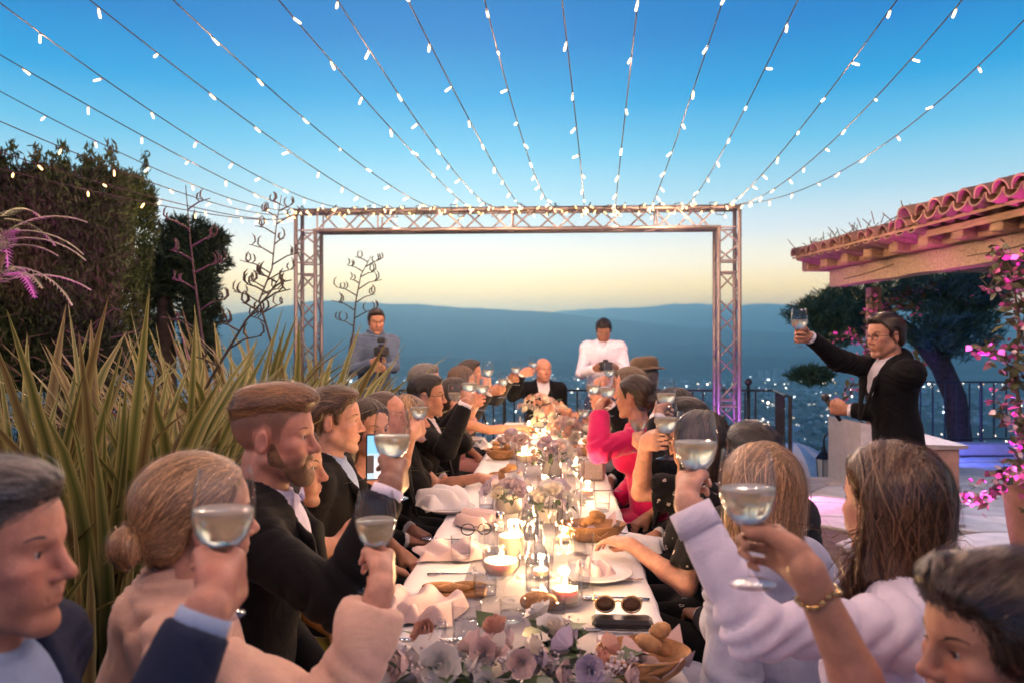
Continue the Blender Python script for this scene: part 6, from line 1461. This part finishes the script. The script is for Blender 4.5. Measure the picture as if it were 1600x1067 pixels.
        if bow:
            b_ = MB(); p = N + f * .088 + Z3 * .004 - org
            for s in (-1, 1):
                e_ = p + r * s * .060; b_.add([Vector(p + Z3 * .006), Vector(p - Z3 * .006), Vector(e_ - Z3 * .022), Vector(e_ + Z3 * .022), Vector(p + f * .010 + r * s * .03)], [(0, 1, 4), (1, 2, 4), (2, 3, 4), (3, 0, 4), (3, 2, 1, 0)])
            b_.ico(p + f * .006, .010, 1); b_.build('bow_tie', CLOTH[bow], t)
    elif top in ('shirt', 'jacket'):
        Q = SDF(hc, lo, hi); torso(Q, .012, .05); sleeves(Q, .008, .965, .04); cut_cuffs(Q, .965)
        Q.cone(kneck, N + f * .02 + Z3 * .01, .060, .060, .008, 's')
        if EX.get('vneck'): Q.cone(N + f * .10 + Z3 * .02, N + f * .16 - Z3 * .13, .045, .008, .008, 's')
        if top == 'jacket': collar(Q, .072, .06, .011)
        cl(top, Q, fabric, .0048)
        Q = SDF(max(.0055, h), lo, hi); collar(Q, .062, .036, .0075); Q.cone(c + H @ np.array((0, -.022, -.055)), N + Z3 * .01, .0565, .058, .004, 's')
        if top == 'shirt': cl('collar', Q, fabric, .001)
        cuffs(fabric, .22, .02, .0405)
    else:                                       # dresses: top = (neckline, sleeve fraction, puff)
        neckl, frac, puff = top; Q = SDF(hc, lo, hi); torso(Q, .013, .04)
        if frac: sleeves(Q, .012, frac, .03, None, puff); 
        if frac: cut_cuffs(Q, frac)
        Q.cone(kneck - Z3 * .02, kneck + Z3 * .2, .066, .066, .006, 's')
        if neckl == 'strapless': Q.plane_cut(N - Z3 * .115, (0, 0, 1)); 
        if neckl == 'strap': 
            Q.plane_cut(N - Z3 * .10, (0, 0, 1))
            for s in (-1, 1): Q.cone(ch + r * s * .08 + f * .085, N + r * s * .085 - Z3 * .0 + f * 0, .012, .010, .01); Q.cone(N + r * s * .085 + f * .0, ch + r * s * .085 - f * .085, .010, .012, .01)
        if neckl == 'low': Q.ell(N + f * .10, (.085, .085, .085), .02, 's')
        if neckl == 'backless': Q.ell(N - f * .14 - Z3 * .10, (.10, .10, .17), .02, 's')
        if neckl == 'high': Q.cone(N - Z3 * .02, N + Z3 * .035, .066, .060, .02)
        if neckl == 'drape':                   # loose chiffon back gathered at the nape
            Q.cone(N - Z3 * .02 - f * .03, N + Z3 * .018 - f * .012, .075, .060, .03)
            for k in range(7): a_ = (k - 3) * .28; q = N - f * (.135 * math.cos(a_)) + r * math.sin(a_) * .19 - Z3 * .26; Q.cone(N - f * .045 + r * math.sin(a_) * .05, q, .014, .034, .03)
        cl('dress', Q, fabric, .0046 if neckl != 'drape' else .006, .9)
        if neckl in ('high', 'drape'): Q = None
    # ---- lower body, shoes, chair
    Q = SDF(max(.014, hc), np.minimum(org - (.5, .5, 0), org + f * .6 - .3) * [1, 1, 0], np.maximum(org + .4, org + f * .75 + .3) * [1, 1, 0] + [0, 0, pz + .25]); lf = CLOTH[legs]; ank = []
    for s in (-1, 1):
        hp = P + r * s * .085; 
        if stand: kn = np.array((P[0], P[1], 0)) + r * s * .095 + Z3 * (pz * .53) + f * .02; an = np.array((P[0], P[1], 0)) + r * s * .10 + Z3 * .09
        else: kn = hp + f * .40 + r * s * .03 - Z3 * .02; an = kn * [1, 1, 0] + Z3 * .09 + f * .02
        Q.cone(hp, kn, .092, .068, .05 if top in ('suit', 'shirt', 'jacket') else .10); Q.cone(kn, an, .066, .045 if not stand else .058, .04); ank.append(an)
    Q.ell(P, (.16, .16, .12), .06); cl('trousers' if top in ('suit', 'shirt', 'jacket') else 'skirt', Q, lf if top in ('suit', 'shirt', 'jacket') else fabric, .005)
    for an in ank:
        b_ = MB(); b_.ico(an + f * .07 - Z3 * .045 - org, 1, 2, (.045, .045, .045)); q = np.array(b_.v); cn = an + f * .07 - Z3 * .045 - org; d = q - cn; d = d + np.outer(d @ f, f) * 1.9; d[:, 2] = np.maximum(d[:, 2], -.044); b_.v = [tuple(x) for x in cn + d]; b_.build('shoe', SHOE, t, True)
    if not stand and not nocolchair: chair(P, f, r, label)
    # ---- wear
    for ex in extras:
        if ex[0] == 'glasses':
            b_ = MB()
            for s in (-1, 1):
                cc = T((s * .033, .102, .006)) - org; b_.tube([cc + H @ np.array((math.cos(q) * .024, abs(math.cos(q)) * -.003, math.sin(q) * .018)) for q in np.linspace(0, 6.283, 15)], .0016, 5, False); b_.tube([cc + H @ np.array((s * .024, -.002, .004)), T((s * .078, .06, .012)) - org, T((s * .084, -.02, .018)) - org], .0016, 5)
            b_.tube([T((-.009, .105, .01)) - org, T((.009, .105, .01)) - org], .0016, 5); b_.build('glasses', mat('spectacle_frame', ex[1] if len(ex) > 1 else (.02, .018, .016), .3, 0, metal=.3), t)
            for s in (-1, 1): b_ = MB(); b_.add([T((s * .033 + math.cos(q) * .023, .1015, .006 + math.sin(q) * .017)) - org for q in np.linspace(0, 6.283, 15)[:-1]], [tuple(range(14))]); b_.build('lens', GLASS, t)
        if ex[0] == 'watch':
            s, e, w, a, n, u, pose = A[ex[1]]; b_ = MB(); dd = nrm(w - e); M3 = rotframe(dd); p = w - dd * .005 - org; b_.lathe([(.0275, -.006), (.031, -.005), (.031, .005), (.0275, .006)], 18, p, M=M3); b_.build('watch_strap', STEEL, t, True); MB().lathe([(0, .0), (.014, .0), (.014, .006), (0, .007)], 16, p + -n * .029, M=rotframe(-n)).build('watch_face', STEEL, t, True)
        if ex[0] == 'bracelet':
            s, e, w, a, n, u, pose = A[ex[1]]; dd = nrm(w - e); M3 = rotframe(dd); p = w - dd * .035 - org; gm = mat('gold', (.75, .48, .20), .25, .05, metal=1.); b_ = MB()
            for k in range(16): q = k * math.pi / 8; b_.ico(p + np.array(M3 @ Vector((math.cos(q) * .0285, math.sin(q) * .0285, .004 * math.sin(3 * q)))), .0052, 1)
            b_.build('bracelet', gm, t, True)
        if ex[0] == 'hat':
            b_ = MB(); M3 = Matrix((H @ np.array(Matrix.Rotation(R_(-6), 3, 'X'))).tolist()); b_.lathe([(.135, .0), (.125, .008), (.092, .012), (.094, .03), (.088, .075), (.06, .092), (0, .088)], 28, T((0, -.008, .072)) - org, M=M3, sy=1.12); b_.build('hat', HATM, t, True)
        if ex[0] == 'earring': MB().ico(T((-.083 if ex[1] == 'L' else .083, -.004, -.036)) - org, .006, 1).build('earring', mat('pearl', (.7, .66, .6), .2, 0), t, True)
    return {'t': t, 'A': A, 'c': c, 'H': H, 'N': N, 'f': f, 'r': r, 'org': org, 'P': P}
CH = {}
def chair(P, f, r, who):
    wm = mat('chair_white', (.60, .57, .55), .5, .08, 14); t = empty('folding_chair', (P[0], P[1], 0), math.atan2(f[1], f[0]), None, 'chair', 'white folding chairs at the table')
    t['label'] = 'white folding chair under the ' + ' '.join(who.split()[:10])
    if not CH:
        CH['seat'] = MB().box((.0, 0, .405), (.40, .40, .03), bev=.012).mesh('seat', wm); CH['slat'] = MB().box((0, 0, 0), (.018, .40, .07), bev=.005).mesh('back_slat', wm); CH['leg'] = MB().tube([(0, 0, 0), (0, 0, .39)], .014, 7).mesh('leg', wm, True); CH['post'] = MB().tube([(-.20, 0, .39), (-.27, 0, .76)], .013, 7).mesh('back_post', wm, True)
    obj('seat', CH['seat'], t)
    for s in (-1, 1):
        obj('leg', CH['leg'], t, (.17, .17 * s, 0)); obj('leg', CH['leg'], t, (-.17, .17 * s, 0)); obj('back_post', CH['post'], t, (0, .185 * s, 0))
    for z in (.55, .68): obj('back_slat', CH['slat'], t, (-.20 - .07 * (z - .39) / .37, 0, z), (0, R_(-10), 0))
def Wt(px, py, Y): return np.array(W(px, py, Y))
# ================================================================== the guests
def build_cast():
    P = person
    FL = (1.0, .35); FR = (-.95, .3); LB = (1, .02); RB = (-1, .02)
    # ---------------- left row, nearest first
    P('grey haired man in a navy suit at the lower left corner, in profile', (-16, 716, 1.03), (1, .08), LB, 'm', 'ruddy', ('short', 'darkgrey'), 'suit', 'navy', [('R', 'glass', (349, 796, 1.06), (.05, 0, 1), 'wine glass held up by the man in navy, before the woman with the bun', {'pole': (.15, -.35, -1)})], h=.0034, hc=.007, strand=5200, shirt='blueshirt', seed=11, lift=.014, hv=1.15)
    P('woman in a peach chiffon dress with a low blond bun, seen from behind', (308, 705, 1.38), (.80, .62), (.85, .5), 'f', 'fair', ('bun', 'blond'), ('drape', .93, .018), 'peach', [('R', 'glass', (587, 812, 1.44), (0, 0, 1), 'wine glass held up by the woman in peach at the left', {'pole': (.2, -.3, -1), 'size': .92})], h=.0038, hc=.008, strand=9000, seed=12, lift=.012, lean=.0)
    P('bearded blond man with an undercut and a lilac bow tie in a black suit', (428, 592, 1.85), (1, .06), (1, .12), 'm', 'ruddy', ('fade', 'copper'), 'suit', 'black', [('R', 'glass', (613, 680, 1.76), (0, 0, 1), 'wine glass held up by the bearded man, overlapping the phone', {'pole': (-.1, -.5, -1)})], h=.0036, hc=.008, beard='copper', extras=[('bow', 'lilac')], strand=5000, seed=13, lift=.030, shirt='lilacwhite')
    d = P('woman with long brown hair and a bare shoulder in an olive satin dress', (452, 662, 2.22), (1, .05), (1, .0), 'f', 'tan', ('wavy', 'brown', .26), ('strap', 0, 0), 'olive', [('R', 'rest', Wt(600, 778, 2.44), {'n': (.1, 1, .2), 'curl': (48, 40, 30), 'az': 1.0})], h=.0045, hc=.009, strand=2600, seed=14, lift=.016)
    phone(W(590, 713, 2.40))
    P('man with short brown hair greying at the sides in a black suit', (521, 600, 2.72), (1, .12), LB, 'm', 'fair', ('short', 'brown'), 'suit', 'black', (), h=.0048, hc=.010, strand=1600, seed=15, shirt='blueshirt')
    P('dark haired woman in black looking towards the viewer', (574, 622, 3.08), (.75, -.62), (1, -.15), 'f', 'tan', ('wavy', 'darkbrown', .20), ('strap', 0, 0), 'black', (), h=.005, hc=.010, strand=1400, seed=16, lift=.016)
    P('balding man with thin hair beside the dark haired woman', (601, 610, 3.48), (1, -.1), LB, 'm', 'ruddy', ('thin', 'brown'), 'suit', 'black', (), h=.0055, hc=.012, seed=17, lift=.008)
    P('blond woman in a short sleeved black dress with an arm laid on the table', (637, 616, 3.85), (1, .15), LB, 'f', 'fair', ('bob', 'blond', .12), ('crew', .30, .01), 'black', [('R', 'glass', (655, 636, 3.45), (0, 0, 1), 'wine glass held up by the blond woman in short black sleeves', {}), ('L', 'rest', Wt(748, 745, 4.0))], h=.0055, hc=.012, strand=900, seed=18, lift=.016)
    P('black haired man with glasses and a white shirt in a dark suit', (667, 582, 4.28), (1, .0), LB, 'm', 'tan', ('short', 'black'), 'suit', 'black', [('R', 'glass', (733, 598, 4.05), (0, 0, 1), 'large wine glass held up by the black haired man with glasses', {})], h=.0055, hc=.012, extras=[('glasses',)], seed=19, strand=600)
    P('grey haired man behind the man with glasses', (664, 566, 4.85), (1, .1), LB, 'm', 'ruddy', ('short', 'grey'), 'suit', 'black', [('R', 'glass', (753, 602, 4.5), (0, 0, 1), 'wine glass beside the large one, held by the grey haired man', {})], h=.0065, hc=.014, seed=20)
    P('brown haired woman in black with gold bracelets raising her arm', (712, 588, 5.25), (1, .0), LB, 'f', 'tan', ('long', 'darkbrown', .22), ('strap', 0, 0), 'black', [('R', 'glass', (710, 613, 4.95), (0, 0, 1), 'wine glass low before the brown haired woman', {}), ('L', 'rest', Wt(812, 668, 5.6))], h=.0065, hc=.014, extras=[('bracelet', 'R')], seed=21)
    P('fair haired woman in white far along the left side', (722, 570, 5.85), (1, .1), LB, 'f', 'fair', ('bob', 'lightbrown', .14), ('crew', .4, 0), 'rose', [('R', 'glass', (762, 578, 5.55), (0, 0, 1), 'tall wine glass held high at the far left side', {})], h=.007, hc=.014, seed=22)
    P('brown haired man at the far end of the left side', (734, 560, 6.5), (1, .1), LB, 'm', 'tan', ('short', 'darkbrown'), 'suit', 'charcoal', [('R', 'glass', (786, 592, 6.0), (0, 0, 1), 'wine glass held forward at the far left side', {}), ('L', 'glass', (806, 574, 6.35), (0, 0, 1), 'wine glass held up near the bald man, left of him', {})], h=.007, hc=.014, seed=23)
    # ---------------- the end of the table
    P('bald man in a black suit at the far head of the table', (849, 560, 7.45), (.35, -1), (.1, -1), 'm', 'ruddy', ('bald', 'grey'), 'suit', 'black', [('R', 'glass', (833, 566, 7.12), (0, 0, 1), 'wine glass held up by the bald man at the head of the table', {})], h=.007, hc=.012, extras=[('tie', 'charcoal')], seed=30, lift=-.002)
    # ---------------- right row, nearest first
    P('short haired dark woman at the lower right corner, smiling in profile', (1556, 862, 1.06), (-1, -.06), RB, 'f', 'tan', ('pixie', 'darkbrown'), ('low', 0, 0), 'rose', [('R', 'glass', (1168, 762, 1.16), (-.04, 0, 1), 'wine glass before the long blond hair, held by the braceleted arm', {'pole': (.2, -.3, -1)})], h=.0034, hc=.008, strand=6500, seed=40, lift=.020, open_mouth=.005, extras=[('bracelet', 'R')])
    P('person with brown bobbed hair in a white shirt, turned away', (1393, 683, 1.50), (-.34, .94), (-.8, .6), 'f', 'fair', ('tuck', 'brown', .118), 'shirt', 'lilacwhite', [('L', 'glass', (1087, 690, 1.50), (0, 0, 1), 'wine glass raised highest at the right, held by the white sleeve', {'pole': (-.1, -.4, -1)})], h=.0038, hc=.0075, strand=9000, seed=41, lift=.022)
    P('woman with long straight blond hair in a pale blue dress, seen from behind', (1188, 688, 1.88), (-.25, 1), (-.6, .8), 'f', 'fair', ('long', 'blond', .26), ('crew', .45, .012), 'paleblue', (), h=.0046, hc=.008, strand=6500, seed=42, lift=.018)
    P('black haired guest in dark clothes behind the long blond hair', (1176, 655, 2.42), (-.3, 1), (-.6, .8), 'm', 'tan', ('short', 'black'), 'suit', 'charcoal', (), h=.005, hc=.010, strand=1800, seed=43)
    P('woman with long dark hair in a black dress with white flowers', (1092, 640, 2.72), (-.6, .8), (-.95, .3), 'f', 'fair', ('long', 'darkbrown', .30), ('crew', .40, .016), 'floral', [('L', 'rest', Wt(985, 850, 2.62)), ('R', 'glass', (1041, 652, 2.70), (0, 0, 1), 'wine glass held by the woman in the floral dress', {})], h=.005, hc=.009, strand=2600, seed=44, lift=.016)
    P('guest with black hair behind the floral dress', (1072, 618, 3.38), (-.8, .5), RB, 'm', 'tan', ('short', 'black'), 'suit', 'black', [('L', 'glass', (1041, 614, 3.30), (0, 0, 1), 'wine glass held up before the railing, right of the pink sleeve', {})], h=.0055, hc=.012, seed=45, strand=500)
    P('woman with long black hair between the pink and the floral dress', (1052, 604, 3.75), (-.85, .4), RB, 'f', 'tan', ('long', 'black', .16), ('strap', 0, 0), 'black', [('L', 'glass', (998, 656, 3.62), (0, 0, 1), 'wine glass low in front of the pink dress', {})], h=.006, hc=.012, seed=46)
    P('woman with dark pulled back hair in a hot pink dress with long puffed sleeves', (991, 582, 4.05), (-.75, .6), (-.95, .1), 'f', 'tan', ('slick', 'darkbrown'), ('backless', .93, .022), 'pink', [('L', 'glass', (949, 606, 4.0), (0, 0, 1), 'wine glass held up by the pink sleeve', {})], h=.0055, hc=.010, seed=47, strand=700)
    P('man in a black suit with white cuffs behind the pink dress', (986, 571, 4.80), (-.8, .5), RB, 'm', 'ruddy', ('short', 'lightbrown'), 'suit', 'black', [('L', 'glass', (927, 602, 4.42), (0, 0, 1), 'wine glass held up by the black sleeve before the white shirted photographer', {})], h=.006, hc=.012, seed=48)
    P('guest in a brown felt hat far along the right side', (1006, 562, 5.35), (-.6, .7), RB, 'm', 'ruddy', ('short', 'grey'), 'suit', 'charcoal', (), h=.007, hc=.014, extras=[('hat',)], seed=49)
    P('woman with light brown hair far along the right side', (976, 574, 5.95), (-.9, .2), RB, 'f', 'ruddy', ('bob', 'lightbrown', .12), ('crew', .4, 0), 'grey', [('L', 'glass', (912, 640, 5.4), (0, 0, 1), 'wine glass held low beside the cream flowers', {}), ('R', 'glass', (952, 578, 5.85), (0, 0, 1), 'wine glass held up in front of the white shirt', {})], h=.007, hc=.014, seed=50)
    P('grey haired man at the far end of the right side', (1008, 577, 6.5), (-.9, .2), RB, 'm', 'ruddy', ('short', 'grey'), 'suit', 'black', (), h=.008, hc=.016, seed=51)
    # ---------------- standing
    d = P('photographer in a slate blue jacket holding a camera on a gimbal at the left', (588, 481, 7.2), (.35, -1), (.5, -1), 'm', 'tan', ('short', 'darkbrown'), 'jacket', 'slate', [('R', 'rest', Wt(582, 566, 6.95), {'n': (.3, .8, .2), 'curl': (50, 60, 40)}), ('L', 'rest', Wt(598, 575, 6.90), {'n': (-.4, .8, .2), 'curl': (50, 60, 40)})], h=.006, hc=.010, stand=True, lift=.022, pitch=-.15, legs='darkblue', seed=60, strand=700)
    camera_rig(W(596, 549, 6.86), (.3, -1), True, 'video camera on a handheld gimbal held by the left photographer')
    d = P('photographer in a white open necked shirt looking down at a camera', (943, 497, 7.7), (-.05, -1), (-.05, -1), 'm', 'deep', ('short', 'black'), 'shirt', 'lilacwhite', [('R', 'rest', Wt(930, 575, 7.42), {'n': (.8, .3, .3), 'curl': (50, 60, 40)}), ('L', 'rest', Wt(963, 575, 7.42), {'n': (-.8, .3, .3), 'curl': (50, 60, 40)})], h=.006, hc=.010, stand=True, lift=.016, pitch=-.55, legs='darkblue', extras=[('vneck', 1)], seed=61, strand=700)
    camera_rig(W(946, 572, 7.36), (0, -1), False, 'black stills camera held at the chest by the white shirted photographer')
    d = P('speaker in a black suit with glasses raising his glass at the right', (1384, 487, 4.15), (-1, -.22), (-1, -.05), 'm', 'tan', ('short', 'darkbrown'), 'suit', 'black', [('R', 'glass', (1249, 500, 4.0), (0, 0, 1), 'wine glass raised by the standing speaker', {'pole': (0, -.2, -1)}), ('L', 'rest', Wt(1325, 640, 4.3), {'n': (.2, .9, .2), 'curl': (55, 62, 45), 'az': 1, 'pole': (.6, .2, -1)})], h=.0048, hc=.008, stand=True, extras=[('glasses', (.5, .36, .16)), ('watch', 'R')], seed=62, strand=1600, lift=.022, legs='black', pitch=-.06)
    p = d['A']['L']; q = Vector(p[2] + p[3] * .10 + p[4] * .03); t = empty('microphone', q, 0, 'black handheld microphone in the speaker\'s lowered hand', 'microphone'); t.rotation_euler = rotframe(Vector((-.55, -.1, .8))).to_euler()
    MB().tube([(0, 0, -.10), (0, 0, .04)], [.011, .015], 10).build('handle', IRON, t, True); MB().ico((0, 0, .062), .024, 2).build('mesh_head', mat('mic_mesh', (.12, .12, .12), .35, .5, 200, .8, 300, metal=.8), t, True)
def phone(p):
    t = empty('mobile_phone', p, 0, 'mobile phone filming the table, its screen lit', 'phone'); t.rotation_euler = (R_(6), 0, R_(14))
    MB().box((0, 0, 0), (.072, .008, .148), bev=.006).build('phone_body', IRON, t)
    def scr(n, c, s, x0, x1, z0, z1, d): b = MB(); b.add([(x0, d, z0), (x1, d, z0), (x1, d, z1), (x0, d, z1)], [(0, 1, 2, 3)]); return b.build(n, emat(n + '_glow', c, s), t)
    scr('screen', (.55, .66, .74), .9, -.032, .032, -.069, .069, -.0045)
    scr('screen_sky', (.25, .55, .9), 1.0, -.032, .032, .012, .069, -.0048); scr('screen_table', (.8, .72, .7), 1.0, -.010, .014, -.069, -.004, -.0050); scr('screen_guests', (.10, .06, .05), 1.0, -.032, -.012, -.05, .006, -.0052); scr('screen_truss', (.05, .05, .06), 1.0, -.004, .026, .030, .034, -.0054)
def camera_rig(p, d, gimbal, label):
    f = Vector((d[0], d[1], 0)).normalized(); t = empty('camera', p, math.atan2(f.y, f.x), label, 'camera'); bk = mat('camera_black', (.02, .02, .022), .45, .1, 60)
    MB().box((0, 0, 0), (.065, .13, .085), bev=.01).build('camera_body', bk, t); MB().lathe([(0, .03), (.034, .03), (.036, .09), (.032, .095), (.03, .12), (.02, .118), (0, .115)], 18, M=rotframe((1, 0, 0))).build('camera_lens', bk, t, True); MB().box((0, 0, .052), (.04, .05, .028), bev=.006).build('viewfinder', bk, t)
    if gimbal:
        MB().tube([(-.04, .0, -.05), (-.05, 0, -.09), (-.03, 0, -.12), (-.03, 0, -.30)], [.012, .012, .017, .016], 8).build('gimbal_handle', bk, t, True); MB().box((-.01, 0, .10), (.05, .07, .045), bev=.008).build('monitor', bk, t)
build_cast()
